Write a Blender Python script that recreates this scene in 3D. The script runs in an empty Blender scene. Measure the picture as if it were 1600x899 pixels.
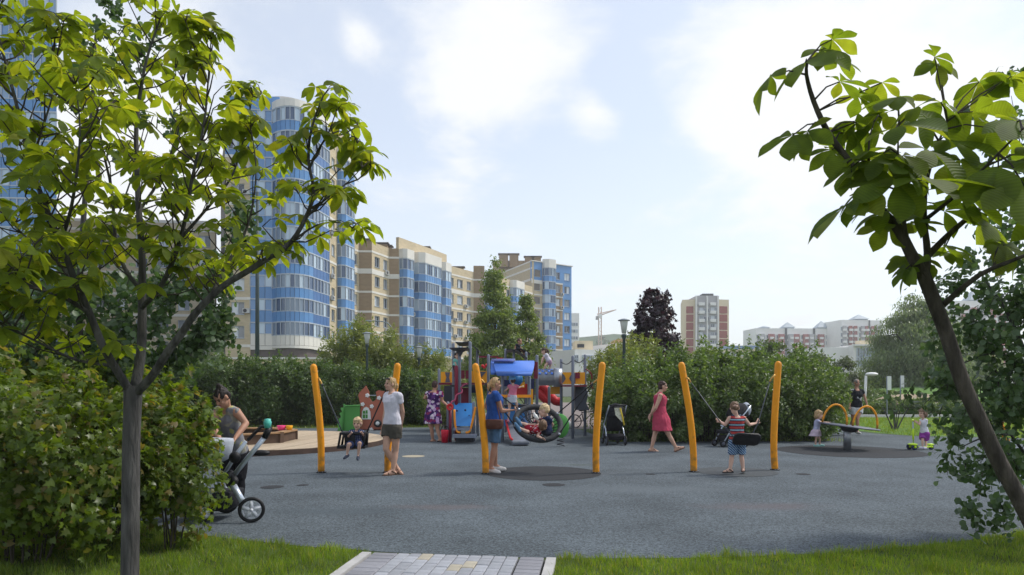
import bpy, math, random
import numpy as np
from mathutils import Vector, Matrix, Euler

S = bpy.context.scene
COL = S.collection
# ---------------------------------------------------------------- camera
F, H, YH = 1066.67, 1.45, 607.0        # focal length in photo pixels, eye height, horizon row
cam_d = bpy.data.cameras.new('camera'); cam = bpy.data.objects.new('camera', cam_d); COL.objects.link(cam)
cam.location = (0, 0, H); cam.rotation_euler = (math.radians(90), 0, 0)
cam_d.sensor_width = 36; cam_d.lens = 24; cam_d.shift_y = 157.5 / 1600
cam_d.clip_start = 0.05; cam_d.clip_end = 6000
S.camera = cam
# ---------------------------------------------------------------- sky and sun
SUN_AZ, SUN_EL = math.radians(72), math.radians(52)    # azimuth clockwise from +Y
S.view_settings.view_transform = 'Standard'; S.view_settings.look = 'None'
S.view_settings.exposure = 0.5; S.view_settings.gamma = 1
W = bpy.data.worlds.new('World'); S.world = W; W.use_nodes = True
def build_world():
    nt = W.node_tree; N = nt.nodes; L = nt.links; N.clear()
    def nd(t, **k):
        n = N.new(t)
        for a, b in k.items(): setattr(n, a, b)
        return n
    out = nd('ShaderNodeOutputWorld')
    sky = nd('ShaderNodeTexSky', sky_type='NISHITA', sun_disc=False, sun_elevation=SUN_EL, sun_rotation=SUN_AZ,
             air_density=1.0, dust_density=1.2, ozone_density=1.0)
    b1 = nd('ShaderNodeBackground'); b1.inputs[1].default_value = 0.15
    L.new(sky.outputs[0], b1.inputs[0])
    b2 = nd('ShaderNodeBackground'); b2.inputs[0].default_value = (0.97, 0.985, 1.0, 1); b2.inputs[1].default_value = 0.75
    tc = nd('ShaderNodeTexCoord')
    nrm = nd('ShaderNodeVectorMath', operation='NORMALIZE'); L.new(tc.outputs['Generated'], nrm.inputs[0])
    sep = nd('ShaderNodeSeparateXYZ'); L.new(nrm.outputs[0], sep.inputs[0])
    def math_(op, a, b=None, clamp=False):
        m = nd('ShaderNodeMath', operation=op, use_clamp=clamp)
        for i, v in enumerate((a, b)):
            if v is None: continue
            if isinstance(v, (int, float)): m.inputs[i].default_value = v
            else: L.new(v, m.inputs[i])
        return m.outputs[0]
    zz = math_('ADD', math_('MAXIMUM', sep.outputs[2], 0.0), 0.22)
    cx = math_('DIVIDE', sep.outputs[0], zz); cy = math_('DIVIDE', sep.outputs[1], zz)
    cmb = nd('ShaderNodeCombineXYZ'); L.new(cx, cmb.inputs[0]); L.new(cy, cmb.inputs[1])
    n1 = nd('ShaderNodeTexNoise', noise_dimensions='3D'); n1.inputs['Scale'].default_value = 2.1; n1.inputs['Detail'].default_value = 9
    n1.inputs['Roughness'].default_value = 0.62; n1.inputs['Distortion'].default_value = 0.25
    L.new(cmb.outputs[0], n1.inputs['Vector'])
    val = n1.outputs[0]
    # cumulus banks where the photograph has them (direction, half width, strength); elsewhere the noise alone decides
    for (px, py, r, s) in ((775, 70, 175, .30), (700, 150, 80, .16), (1170, 110, 170, .34), (1290, 190, 210, .25), (1480, 120, 200, .2), (930, 190, 62, .28),
                           (560, 60, 40, .2), (180, 250, 260, .3), (1020, 30, 60, -.1), (960, 110, 55, -.25), (900, 270, 120, -.12), (560, 180, 70, -.15), (720, 300, 70, .12), (1150, 400, 160, .06)):
        dv = Vector(((px - 800) / F, 1, (YH - py) / F)); k = dv.length; dv.normalize()
        dot = nd('ShaderNodeVectorMath', operation='DISTANCE'); L.new(nrm.outputs[0], dot.inputs[0]); dot.inputs[1].default_value = dv
        mr = nd('ShaderNodeMapRange', interpolation_type='SMOOTHSTEP'); mr.inputs[1].default_value = 0; mr.inputs[2].default_value = 1.25 * r / F / k
        mr.inputs[3].default_value = s; mr.inputs[4].default_value = 0; L.new(dot.outputs['Value'], mr.inputs[0])
        val = math_('ADD', val, mr.outputs[0])
    mp = nd('ShaderNodeMapRange', interpolation_type='SMOOTHSTEP'); L.new(val, mp.inputs[0])
    mp.inputs[1].default_value = 0.50; mp.inputs[2].default_value = 0.80; mp.inputs[3].default_value = 0.48; mp.inputs[4].default_value = 1.0
    # thin veil thickens towards the horizon
    hz = nd('ShaderNodeMapRange'); L.new(sep.outputs[2], hz.inputs[0]); hz.inputs[1].default_value = 0.0; hz.inputs[2].default_value = 0.35
    hz.inputs[3].default_value = 0.25; hz.inputs[4].default_value = 0.0
    fac = math_('MINIMUM', math_('ADD', mp.outputs[0], hz.outputs[0]), 0.98)
    mix = nd('ShaderNodeMixShader'); L.new(fac, mix.inputs[0]); L.new(b1.outputs[0], mix.inputs[1]); L.new(b2.outputs[0], mix.inputs[2])
    L.new(mix.outputs[0], out.inputs[0])
build_world()
sun_d = bpy.data.lights.new('sun', 'SUN'); sun = bpy.data.objects.new('sun', sun_d); COL.objects.link(sun)
sun_d.energy = 2.0; sun_d.angle = math.radians(9); sun_d.color = (1, .96, .88)
sun_dir = Vector((math.sin(SUN_AZ) * math.cos(SUN_EL), math.cos(SUN_AZ) * math.cos(SUN_EL), math.sin(SUN_EL)))
sun.rotation_euler = sun_dir.to_track_quat('Z', 'Y').to_euler(); sun.location = (60, -20, 80)
S.cycles.max_bounces = 6; S.cycles.diffuse_bounces = 3; S.cycles.transmission_bounces = 4; S.cycles.transparent_max_bounces = 6
S.cycles.volume_bounces = 1; S.cycles.use_denoising = True

# ---------------------------------------------------------------- helpers
def P(x, y, d): return Vector(((x - 800) * d / F, d, H - (y - YH) * d / F))
def G(x, y, z=0.0):
    d = F * (H - z) / (y - YH); return Vector(((x - 800) * d / F, d, z))
WL = {}                                            # world location of each object built
def tag(o, label=None, cat=None, group=None, kind=None):
    for k, v in (('label', label), ('category', cat), ('group', group), ('kind', kind)):
        if v: o[k] = v
    return o
def thing(name, loc, label, cat, group=None):
    o = bpy.data.objects.new(name, None); COL.objects.link(o); o.location = loc; o.empty_display_size = .2
    WL[o] = Vector(loc); return tag(o, label, cat, group)
def link(name, me, parent, loc, rot=(0, 0, 0), scale=(1, 1, 1)):
    o = bpy.data.objects.new(name, me); COL.objects.link(o)
    o.location = Vector(loc) - (WL[parent] if parent else Vector())
    o.rotation_euler = rot; o.scale = scale; o.parent = parent; WL[o] = Vector(loc); return o
class MB:
    def __init__(s): s.v = []; s.f = []; s.m = []; s.cur = 0; s.uv = None
    def add(s, vs, fs):
        n = len(s.v); s.v += [tuple(v) for v in vs]
        for f in fs: s.f.append(tuple(i + n for i in f)); s.m.append(s.cur)
    def box(s, c, sz, rz=0, M=None):
        hx, hy, hz = sz[0] / 2, sz[1] / 2, sz[2] / 2
        vs = [Vector((x, y, z)) for z in (-hz, hz) for (x, y) in ((-hx, -hy), (hx, -hy), (hx, hy), (-hx, hy))]
        if M is None: M = Matrix.Rotation(rz, 4, 'Z')
        vs = [M @ v + Vector(c) for v in vs]
        s.add(vs, [(3, 2, 1, 0), (4, 5, 6, 7), (0, 1, 5, 4), (1, 2, 6, 5), (2, 3, 7, 6), (3, 0, 4, 7)]); return s
    def prism(s, poly, z0, z1):
        n = len(poly); vs = [(p[0], p[1], z0) for p in poly] + [(p[0], p[1], z1) for p in poly]
        s.add(vs, [tuple(range(n - 1, -1, -1)), tuple(range(n, 2 * n))] + [(i, (i + 1) % n, n + (i + 1) % n, n + i) for i in range(n)]); return s
    def extrude(s, poly, vec):
        n = len(poly); poly = [Vector(p) for p in poly]; vec = Vector(vec); vs = poly + [p + vec for p in poly]
        s.add(vs, [tuple(range(n)), tuple(range(2 * n - 1, n - 1, -1))] + [((i + 1) % n, i, n + i, n + (i + 1) % n) for i in range(n)]); return s
    def rings(s, rs, caps=True, closed=False):
        n = len(rs[0]); vs = [v for r in rs for v in r]; fs = []
        m = len(rs)
        for j in range(m if closed else m - 1):
            a, b = j * n, ((j + 1) % m) * n
            for i in range(n): fs.append((a + i, a + (i + 1) % n, b + (i + 1) % n, b + i))
        if caps and not closed: fs += [tuple(range(n - 1, -1, -1)), tuple(range((m - 1) * n, m * n))]
        s.add(vs, fs); return s
    def tube(s, pts, rad, n=8, closed=False, round_end=False):
        pts = [Vector(p) for p in pts]; m = len(pts)
        if not hasattr(rad, '__len__'): rad = [rad] * m
        rad = list(rad)
        if round_end:
            d = (pts[-1] - pts[-2]).normalized(); r = rad[-1]; e = pts[-1]
            for k in (.5, .8, .97): pts.append(e + d * r * k); rad.append(r * math.sqrt(1 - k * k))
            m = len(pts)
        rs = []; up = None
        for i in range(m):
            if closed: t = pts[(i + 1) % m] - pts[i - 1]
            else: t = pts[min(i + 1, m - 1)] - pts[max(i - 1, 0)]
            t = t.normalized() if t.length > 1e-9 else Vector((0, 0, 1))
            if up is None:
                up = Vector((0, 0, 1)) if abs(t.z) < .9 else Vector((0, 1, 0))
            a = t.cross(up).normalized(); b = a.cross(t).normalized(); up = b
            rs.append([pts[i] + (a * math.cos(2 * math.pi * k / n) + b * math.sin(2 * math.pi * k / n)) * rad[i] for k in range(n)])
        return s.rings(rs, closed=closed)
    def lathe(s, c, prof, n=16, M=None):
        rs = []
        for (r, z) in prof:
            ring = [Vector((r * math.cos(2 * math.pi * k / n), r * math.sin(2 * math.pi * k / n), z)) for k in range(n)]
            if M is not None: ring = [M @ v for v in ring]
            rs.append([v + Vector(c) for v in ring])
        return s.rings(rs)
    def ell(s, c, r, M=None, nu=12, nv=8):
        prof = []
        rs = []
        for j in range(nv + 1):
            th = -math.pi / 2 + math.pi * j / nv; th = max(min(th, 1.5), -1.5)
            ring = [Vector((r[0] * math.cos(th) * math.cos(2 * math.pi * k / nu), r[1] * math.cos(th) * math.sin(2 * math.pi * k / nu), r[2] * math.sin(th))) for k in range(nu)]
            if M is not None: ring = [M @ v for v in ring]
            rs.append([v + Vector(c) for v in ring])
        return s.rings(rs)
    def cap(s, p0, r0, p1, r1, n=10):
        p0, p1 = Vector(p0), Vector(p1); d = (p1 - p0); d = d.normalized() if d.length > 1e-6 else Vector((0, 0, 1))
        pts, rad = [], []
        for k in (.95, .7, .35): pts.append(p0 - d * r0 * k); rad.append(r0 * math.sqrt(1 - k * k))
        pts += [p0, p1]; rad += [r0, r1]
        for k in (.35, .7, .95): pts.append(p1 + d * r1 * k); rad.append(r1 * math.sqrt(1 - k * k))
        return s.tube(pts, rad, n)
    def mesh(s, name, mats, smooth=False, off=Vector()):
        me = bpy.data.meshes.new(name); me.from_pydata([tuple(Vector(v) - off) for v in s.v], [], s.f)
        for m in (mats if isinstance(mats, (list, tuple)) else [mats]): me.materials.append(m)
        if s.cur or any(s.m): me.polygons.foreach_set('material_index', s.m)
        if smooth: me.polygons.foreach_set('use_smooth', [True] * len(s.f))
        me.update(); return me
    def build(s, name, mats, parent=None, smooth=False, loc=None):
        if loc is None:
            a = np.array(s.v); loc = Vector(((a[:, 0].min() + a[:, 0].max()) / 2, (a[:, 1].min() + a[:, 1].max()) / 2, a[:, 2].min()))
        me = s.mesh(name, mats, smooth, Vector(loc))
        if smooth == 'auto' or smooth == 1.5:
            pass
        return link(name, me, parent, loc)
def copy_tree(o, parent=None):
    c = o.copy(); COL.objects.link(c); c.parent = parent; WL[c] = WL[o].copy()
    for ch in o.children: copy_tree(ch, c)
    return c
def np_mesh(name, V, Fa, mats, smooth=False, uv=None):
    me = bpy.data.meshes.new(name); V = np.asarray(V, np.float32); Fa = np.asarray(Fa, np.int32); k = Fa.shape[1]; n = len(Fa)
    me.vertices.add(len(V)); me.vertices.foreach_set('co', V.ravel())
    me.loops.add(n * k); me.loops.foreach_set('vertex_index', Fa.ravel())
    me.polygons.add(n); me.polygons.foreach_set('loop_start', np.arange(0, n * k, k, dtype=np.int32))
    if smooth: me.polygons.foreach_set('use_smooth', np.ones(n, bool))
    if uv is not None:
        l = me.uv_layers.new(name='UVMap'); l.data.foreach_set('uv', np.asarray(uv, np.float32)[Fa.ravel()].ravel())
    for m in (mats if isinstance(mats, (list, tuple)) else [mats]): me.materials.append(m)
    me.update(calc_edges=True); me.validate(); return me

ORD = ['first', 'second', 'third', 'fourth', 'fifth', 'sixth', 'seventh', 'eighth', 'ninth', 'tenth', 'eleventh', 'twelfth', 'thirteenth', 'fourteenth', 'fifteenth', 'sixteenth', 'seventeenth', 'eighteenth', 'nineteenth', 'twentieth']
# ---------------------------------------------------------------- materials
MC = {}
def srgb(r, g, b): return tuple(((c / 255) / 12.92 if c / 255 <= .04045 else ((c / 255 + .055) / 1.055) ** 2.4) for c in (r, g, b))
def _base(name):
    m = bpy.data.materials.new(name); m.use_nodes = True; nt = m.node_tree
    return m, nt, nt.nodes, nt.links, nt.nodes['Principled BSDF']
def mat(name, col, rough=.6, var=.12, scale=6, bump=0, bscale=None, spec=.3, metal=0, island=0, detail=4, stretch=None):
    """principled surface: base colour varied by noise, optional bump and a per-piece tint"""
    if name in MC: return MC[name]
    m, nt, N, L, b = _base(name)
    tc = N.new('ShaderNodeTexCoord'); no = N.new('ShaderNodeTexNoise'); no.inputs['Scale'].default_value = scale; no.inputs['Detail'].default_value = detail
    src = tc.outputs['Object']
    if stretch:
        mp = N.new('ShaderNodeMapping'); mp.inputs['Scale'].default_value = stretch; L.new(src, mp.inputs[0]); src = mp.outputs[0]
    L.new(src, no.inputs['Vector'])
    mx = N.new('ShaderNodeMix'); mx.data_type = 'RGBA'
    mx.inputs[6].default_value = (*[c * (1 - var) for c in col], 1); mx.inputs[7].default_value = (*[min(1, c * (1 + var)) for c in col], 1)
    rp = N.new('ShaderNodeMapRange'); rp.inputs[1].default_value = .3; rp.inputs[2].default_value = .7; L.new(no.outputs[0], rp.inputs[0]); L.new(rp.outputs[0], mx.inputs[0])
    res = mx.outputs[2]
    if island:
        ge = N.new('ShaderNodeNewGeometry'); oi = N.new('ShaderNodeObjectInfo')
        ad = N.new('ShaderNodeMath'); ad.operation = 'ADD'; L.new(ge.outputs['Random Per Island'], ad.inputs[0]); L.new(oi.outputs['Random'], ad.inputs[1])
        fr = N.new('ShaderNodeMath'); fr.operation = 'FRACT'; L.new(ad.outputs[0], fr.inputs[0])
        mr = N.new('ShaderNodeMapRange'); mr.inputs[3].default_value = 1 - island; mr.inputs[4].default_value = 1 + island; L.new(fr.outputs[0], mr.inputs[0])
        hs = N.new('ShaderNodeHueSaturation'); L.new(mr.outputs[0], hs.inputs['Value']); L.new(res, hs.inputs['Color']); res = hs.outputs[0]
    L.new(res, b.inputs['Base Color'])
    b.inputs['Roughness'].default_value = rough; b.inputs['Specular IOR Level'].default_value = spec; b.inputs['Metallic'].default_value = metal
    if bump:
        n2 = N.new('ShaderNodeTexNoise'); n2.inputs['Scale'].default_value = bscale or scale * 4; n2.inputs['Detail'].default_value = 5; L.new(src, n2.inputs['Vector'])
        bp = N.new('ShaderNodeBump'); bp.inputs['Strength'].default_value = bump; bp.inputs['Distance'].default_value = .02; L.new(n2.outputs[0], bp.inputs['Height']); L.new(bp.outputs[0], b.inputs['Normal'])
    MC[name] = m; return m
def leafmat(name, c0, c1, c2=None, trans=.35, tcol=None, rough=.38, ribs=False):
    """leaf: per-leaf colour, part of the light passes through"""
    if name in MC: return MC[name]
    m, nt, N, L, b = _base(name)
    ge = N.new('ShaderNodeNewGeometry'); oi = N.new('ShaderNodeObjectInfo')
    ad = N.new('ShaderNodeMath'); ad.operation = 'ADD'; L.new(ge.outputs['Random Per Island'], ad.inputs[0]); L.new(oi.outputs['Random'], ad.inputs[1])
    fr = N.new('ShaderNodeMath'); fr.operation = 'FRACT'; L.new(ad.outputs[0], fr.inputs[0])
    cr = N.new('ShaderNodeValToRGB'); L.new(fr.outputs[0], cr.inputs[0]); e = cr.color_ramp.elements
    e[0].color = (*c0, 1); e[1].color = (*c1, 1); e[1].position = .8
    if c2: x = e.new(.97); x.color = (*c2, 1)
    tc = N.new('ShaderNodeTexCoord'); no = N.new('ShaderNodeTexNoise'); no.inputs['Scale'].default_value = 2.2; L.new(tc.outputs['Object'], no.inputs['Vector'])
    hs = N.new('ShaderNodeHueSaturation'); mr = N.new('ShaderNodeMapRange'); mr.inputs[1].default_value = .3; mr.inputs[2].default_value = .7; mr.inputs[3].default_value = .75; mr.inputs[4].default_value = 1.25
    L.new(no.outputs[0], mr.inputs[0]); L.new(mr.outputs[0], hs.inputs['Value']); L.new(cr.outputs[0], hs.inputs['Color'])
    col = hs.outputs[0]
    if ribs:
        uv = N.new('ShaderNodeUVMap'); sp = N.new('ShaderNodeSeparateXYZ'); L.new(uv.outputs[0], sp.inputs[0])
        ab = N.new('ShaderNodeMath'); ab.operation = 'ABSOLUTE'; L.new(sp.outputs[1], ab.inputs[0])
        m1 = N.new('ShaderNodeMath'); m1.operation = 'MULTIPLY'; m1.inputs[1].default_value = -18; L.new(ab.outputs[0], m1.inputs[0])
        m2 = N.new('ShaderNodeMath'); m2.operation = 'MULTIPLY_ADD'; m2.inputs[1].default_value = 95; L.new(sp.outputs[0], m2.inputs[0]); L.new(m1.outputs[0], m2.inputs[2])
        sn = N.new('ShaderNodeMath'); sn.operation = 'SINE'; L.new(m2.outputs[0], sn.inputs[0])
        bp = N.new('ShaderNodeBump'); bp.inputs['Strength'].default_value = .3; bp.inputs['Distance'].default_value = .004; L.new(sn.outputs[0], bp.inputs['Height']); L.new(bp.outputs[0], b.inputs['Normal'])
        mv = N.new('ShaderNodeMapRange'); mv.inputs[1].default_value = -1; mv.inputs[2].default_value = 1; mv.inputs[3].default_value = .90; mv.inputs[4].default_value = 1.06; L.new(sn.outputs[0], mv.inputs[0])
        h2 = N.new('ShaderNodeHueSaturation'); L.new(mv.outputs[0], h2.inputs['Value']); L.new(col, h2.inputs['Color']); col = h2.outputs[0]
    L.new(col, b.inputs['Base Color']); b.inputs['Roughness'].default_value = rough; b.inputs['Specular IOR Level'].default_value = .5 if not ribs else .25
    tr = N.new('ShaderNodeBsdfTranslucent'); g2 = N.new('ShaderNodeMix'); g2.data_type = 'RGBA'; g2.blend_type = 'MULTIPLY'; g2.inputs[0].default_value = 1
    L.new(col, g2.inputs[6]); t = tcol or (2.6, 2.5, .9); g2.inputs[7].default_value = (*t, 1); L.new(g2.outputs[2], tr.inputs[0])
    ms = N.new('ShaderNodeMixShader'); ms.inputs[0].default_value = trans; out = N['Material Output']
    L.new(b.outputs[0], ms.inputs[1]); L.new(tr.outputs[0], ms.inputs[2]); L.new(ms.outputs[0], out.inputs[0])
    MC[name] = m; return m
def glassmat(name, dark, light, k=.5, rough=.06):
    """window glass over a dark room or a pale curtain, told apart per pane"""
    if name in MC: return MC[name]
    m, nt, N, L, b = _base(name)
    ge = N.new('ShaderNodeNewGeometry'); oi = N.new('ShaderNodeObjectInfo')
    ad = N.new('ShaderNodeMath'); ad.operation = 'ADD'; L.new(ge.outputs['Random Per Island'], ad.inputs[0]); L.new(oi.outputs['Random'], ad.inputs[1])
    fr = N.new('ShaderNodeMath'); fr.operation = 'FRACT'; L.new(ad.outputs[0], fr.inputs[0])
    cr = N.new('ShaderNodeValToRGB'); L.new(fr.outputs[0], cr.inputs[0]); e = cr.color_ramp.elements; cr.color_ramp.interpolation = 'CONSTANT'
    e[0].color = (*dark, 1); e[1].color = (*light, 1); e[1].position = k
    x = e.new(k * .5); x.color = (*[(a + c * .5) / 1.6 for a, c in zip(dark, light)], 1)
    L.new(cr.outputs[0], b.inputs['Base Color']); b.inputs['Roughness'].default_value = rough; b.inputs['Specular IOR Level'].default_value = .8
    MC[name] = m; return m
# ================================================================ SETTING: ground, court, path, lawn
def arc_y(x): return 5.8 + .059 * (x - .9) ** 2
m_grassground = mat('grass_ground', (.060, .090, .018), .95, .45, 3, .4, 60)
m_rubber = mat('rubber_court', (.084, .101, .114), .92, .22, .9, .5, 190, detail=7)
def rubber_detail():
    """granules, worn patches, a dark smear by the toddler swing and two reddish stains on the poured rubber"""
    nt = m_rubber.node_tree; N = nt.nodes; L = nt.links; b = N['Principled BSDF']
    old = b.inputs['Base Color'].links[0].from_socket
    tc = N.new('ShaderNodeTexCoord')
    vo = N.new('ShaderNodeTexVoronoi'); vo.inputs['Scale'].default_value = 75; L.new(tc.outputs['Object'], vo.inputs['Vector'])
    mr = N.new('ShaderNodeMapRange'); mr.inputs[3].default_value = .5; mr.inputs[4].default_value = 1.6
    sp = N.new('ShaderNodeSeparateColor'); L.new(vo.outputs['Color'], sp.inputs[0]); L.new(sp.outputs[0], mr.inputs[0])
    no = N.new('ShaderNodeTexNoise'); no.inputs['Scale'].default_value = 26; no.inputs['Detail'].default_value = 4; L.new(tc.outputs['Object'], no.inputs['Vector'])
    m2 = N.new('ShaderNodeMapRange'); m2.inputs[1].default_value = .3; m2.inputs[2].default_value = .7; m2.inputs[3].default_value = .78; m2.inputs[4].default_value = 1.22; L.new(no.outputs[0], m2.inputs[0])
    mu = N.new('ShaderNodeMath'); mu.operation = 'MULTIPLY'; L.new(mr.outputs[0], mu.inputs[0]); L.new(m2.outputs[0], mu.inputs[1])
    hs = N.new('ShaderNodeHueSaturation'); L.new(old, hs.inputs['Color']); L.new(mu.outputs[0], hs.inputs['Value'])
    col = hs.outputs[0]
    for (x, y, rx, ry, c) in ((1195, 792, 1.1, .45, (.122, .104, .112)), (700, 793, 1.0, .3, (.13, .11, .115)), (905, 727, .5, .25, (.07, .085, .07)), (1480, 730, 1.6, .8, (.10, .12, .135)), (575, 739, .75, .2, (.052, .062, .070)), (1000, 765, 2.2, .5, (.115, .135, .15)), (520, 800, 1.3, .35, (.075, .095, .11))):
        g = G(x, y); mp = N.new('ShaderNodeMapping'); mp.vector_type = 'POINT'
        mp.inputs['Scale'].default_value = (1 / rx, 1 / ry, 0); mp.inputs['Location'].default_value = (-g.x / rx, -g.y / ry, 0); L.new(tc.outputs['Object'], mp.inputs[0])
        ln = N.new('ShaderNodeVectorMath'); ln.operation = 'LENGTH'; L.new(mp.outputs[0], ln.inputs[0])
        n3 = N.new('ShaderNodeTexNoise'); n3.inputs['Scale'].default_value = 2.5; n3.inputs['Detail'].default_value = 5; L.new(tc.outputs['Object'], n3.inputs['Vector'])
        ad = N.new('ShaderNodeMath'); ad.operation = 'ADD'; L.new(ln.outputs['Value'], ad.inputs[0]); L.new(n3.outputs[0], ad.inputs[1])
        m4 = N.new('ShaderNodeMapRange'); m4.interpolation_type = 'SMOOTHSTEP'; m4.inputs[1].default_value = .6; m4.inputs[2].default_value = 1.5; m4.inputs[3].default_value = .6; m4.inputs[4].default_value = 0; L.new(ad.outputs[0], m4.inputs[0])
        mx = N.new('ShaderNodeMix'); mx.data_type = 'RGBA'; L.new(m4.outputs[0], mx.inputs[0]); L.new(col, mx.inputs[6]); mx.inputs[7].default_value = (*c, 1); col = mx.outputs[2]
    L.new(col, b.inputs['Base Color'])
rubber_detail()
b = MB(); b.add([(-900, -60, 0), (900, -60, 0), (900, 900, 0), (-900, 900, 0)], [(0, 1, 2, 3)])
tag(b.build('ground', m_grassground, loc=(0, 0, 0)), kind='structure')
rp = [(x, arc_y(x)) for x in np.linspace(-3.2, 7, 42)]
rng = random.Random(3)
rp = [(x, y + rng.uniform(-.015, .015)) for x, y in rp]
rp += [(13, 13), (16, 17), (16.5, 19.3), (12.2, 20.6), (11.6, 21.8), (11.6, 25), (9.6, 25), (9.3, 21), (8.6, 18.7), (2.7, 18.4), (2.4, 24), (1.6, 26.2), (-1.5, 26.6), (-3.2, 25.2), (-10, 24.4), (-14, 21), (-12, 13), (-6, 8.8)]
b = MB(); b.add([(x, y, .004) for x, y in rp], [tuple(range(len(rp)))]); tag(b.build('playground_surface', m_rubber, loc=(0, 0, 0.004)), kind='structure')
m_farpath = mat('far_paving', (.22, .18, .165), .9, .15, 2)
b = MB(); b.add([(-3.2, 26.3, .003), (2.3, 24.5, .003), (3.4, 24, .003), (9, 70, .003), (2, 70, .003)], [(0, 1, 2, 3, 4)]); tag(b.build('far_path', m_farpath, loc=(0, 0, .003)), kind='structure')
# round mats and marks set in the rubber
m_mat = mat('black_rubber', (.030, .032, .036), .9, .25, 25, .3, 160)
m_mat2 = mat('worn_rubber', (.066, .074, .080), .9, .2, 12, .3, 160)
m_cream = mat('cream_rubber', (.34, .30, .22), .9, .15, 20)
def disc(name, x, y, r, m, z=.008):
    g = G(x, y, z); b = MB(); n = 40
    b.add([(g.x + r * math.cos(2 * math.pi * k / n), g.y + r * math.sin(2 * math.pi * k / n), z) for k in range(n)], [tuple(range(n))])
    tag(b.build(name, m), kind='structure')
disc('ground_mat', 849, 739, .98, m_mat); disc('ground_mat', 1150, 737, .69, m_mat2); disc('ground_mat', 1327, 705, 1.57, m_mat)
for (x, y, r) in ((425, 761, .165), (473, 758, .09), (865, 757.5, .17), (1016, 741, .08), (1255, 741, .12)): disc('ground_mark', x, y, r, m_mat)
disc('ground_mark', 646, 713, .24, m_cream)
# ---- paved path with kerbs
m_pave = mat('paving_grey', (.30, .31, .34), .85, .12, 14, .25, 90, island=.13)
m_pave2 = mat('paving_violet', (.245, .245, .27), .85, .12, 14, .25, 90, island=.10)
m_pave3 = mat('paving_sand', (.38, .345, .275), .85, .12, 14, .25, 90, island=.08)
m_kerb = mat('kerb_concrete', (.42, .41, .40), .9, .12, 9, .2, 70)
m_joint = mat('joint_sand', (.06, .06, .055), .95, .3, 30)
PA = math.atan(130 / 1067); pd = Vector((math.sin(PA), math.cos(PA), 0)); pl = Vector((math.cos(PA), -math.sin(PA), 0))
P0 = Vector((-.458, 5.81, 0))                      # middle of the path where it meets the court
b = MB(); c = [P0 + pl * s * .8 + pd * t for s, t in ((-1, -3.2), (1, -3.2), (1, .03), (-1, .03))]
b.add([(p.x, p.y, .004) for p in c], [(0, 1, 2, 3)]); path = tag(b.build('path', m_joint, loc=(0, 0, .004)), kind='structure')
me_cache = {}
def paver(w, l, h, m):
    k = (round(w, 3), round(l, 3), m.name)
    if k not in me_cache:
        e = .006; b = MB(); hw, hl = w / 2, l / 2
        lo = [(-hw, -hl, 0), (hw, -hl, 0), (hw, hl, 0), (-hw, hl, 0)]; md = [(x, y, h - e) for x, y, _ in lo]; tp = [(x * (1 - e / hw), y * (1 - e / hl), h) for x, y, _ in lo]
        b.rings([lo, md, tp]); me_cache[k] = b.mesh('paving_block', m)
    return me_cache[k]
rng = random.Random(11); ycut = .0
def lay(u, t, w, l, m):
    c = P0 + pl * u + pd * t
    if t + l / 2 > .02: return
    link('paving_block', paver(w - .006, l - .006, .03, m), path, (c.x, c.y, .005 + rng.uniform(-.0025, .0025)), (rng.uniform(-.006, .006), rng.uniform(-.006, .006), -PA + rng.uniform(-.008, .008)))
for col in range(10):
    u = -.47 + col * .104
    for r in range(-1, 13):
        t = -.105 - r * .2 - (.1 if col % 2 else 0)
        mm = m_pave3 if (col, r) in ((2, 0), (5, 1), (6, 1), (8, 6), (3, 7)) else m_pave
        lay(u, t, .104, .2, mm)
    if col % 2: lay(u, -.05, .104, .1, m_pave)
for r in range(26):
    t = -.055 - r * .1
    lay(-.632, t, .215, .1, m_pave2); lay(.632, t, .205, .1, m_pave2)
for s in (-1, 1):
    for r in range(3):
        c = P0 + pl * s * .795 + pd * (-.52 - r); b = MB(); b.box((c.x, c.y, .002), (.08, .985, .08), -PA); tag(b.build('kerb_stone', m_kerb, path))
# ---- grass
m_blade = leafmat('grass_blades', (.092, .150, .014), (.150, .225, .024), (.25, .24, .07), .48, (2.2, 2.1, .7))
def blades(name, n, xr, yr, keep, h0, h1, w, seed):
    r = np.random.default_rng(seed); x = r.uniform(*xr, n); y = r.uniform(*yr, n); k = keep(x, y); x, y = x[k], y[k]; n = len(x)
    pat = .75 + .35 * np.sin(x * 5.1 + y * 2.3) * np.sin(y * 6.7 - x * 1.9) + .25 * np.sin(x * 17 + y * 13)
    h = r.uniform(h0, h1, n) * np.clip(pat, .45, 1.4); a = r.uniform(0, 2 * np.pi, n); ln = r.uniform(.1, .8, n) * h
    wx, wy = np.cos(a) * w / 2 * r.uniform(.6, 1.4, n), np.sin(a) * w / 2; a2 = r.uniform(0, 2 * np.pi, n); z0 = np.full(n, -.003)
    V = np.stack([np.stack([x - wx, y - wy, z0], 1), np.stack([x + wx, y + wy, z0], 1),
                  np.stack([x + ln * .45 * np.cos(a2) + wx * .6, y + ln * .45 * np.sin(a2) + wy * .6, h * .6], 1), np.stack([x + ln * np.cos(a2), y + ln * np.sin(a2), h], 1),
                  np.stack([x + ln * .45 * np.cos(a2) - wx * .6, y + ln * .45 * np.sin(a2) - wy * .6, h * .6], 1)], 1).reshape(-1, 3)
    i = np.arange(n)[:, None] * 5
    Fa = np.concatenate([i + np.array([[0, 1, 2]]), i + np.array([[0, 2, 4]]), i + np.array([[4, 2, 3]])], 0)
    tag(link(name, np_mesh(name, V, Fa, m_blade), None, (0, 0, 0)), kind='stuff')
def edge_wave(x): return .035 * np.sin(x * 4.3) + .03 * np.sin(x * 11.1 + 1) + .02 * np.sin(x * 23.7 + 2)
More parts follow.
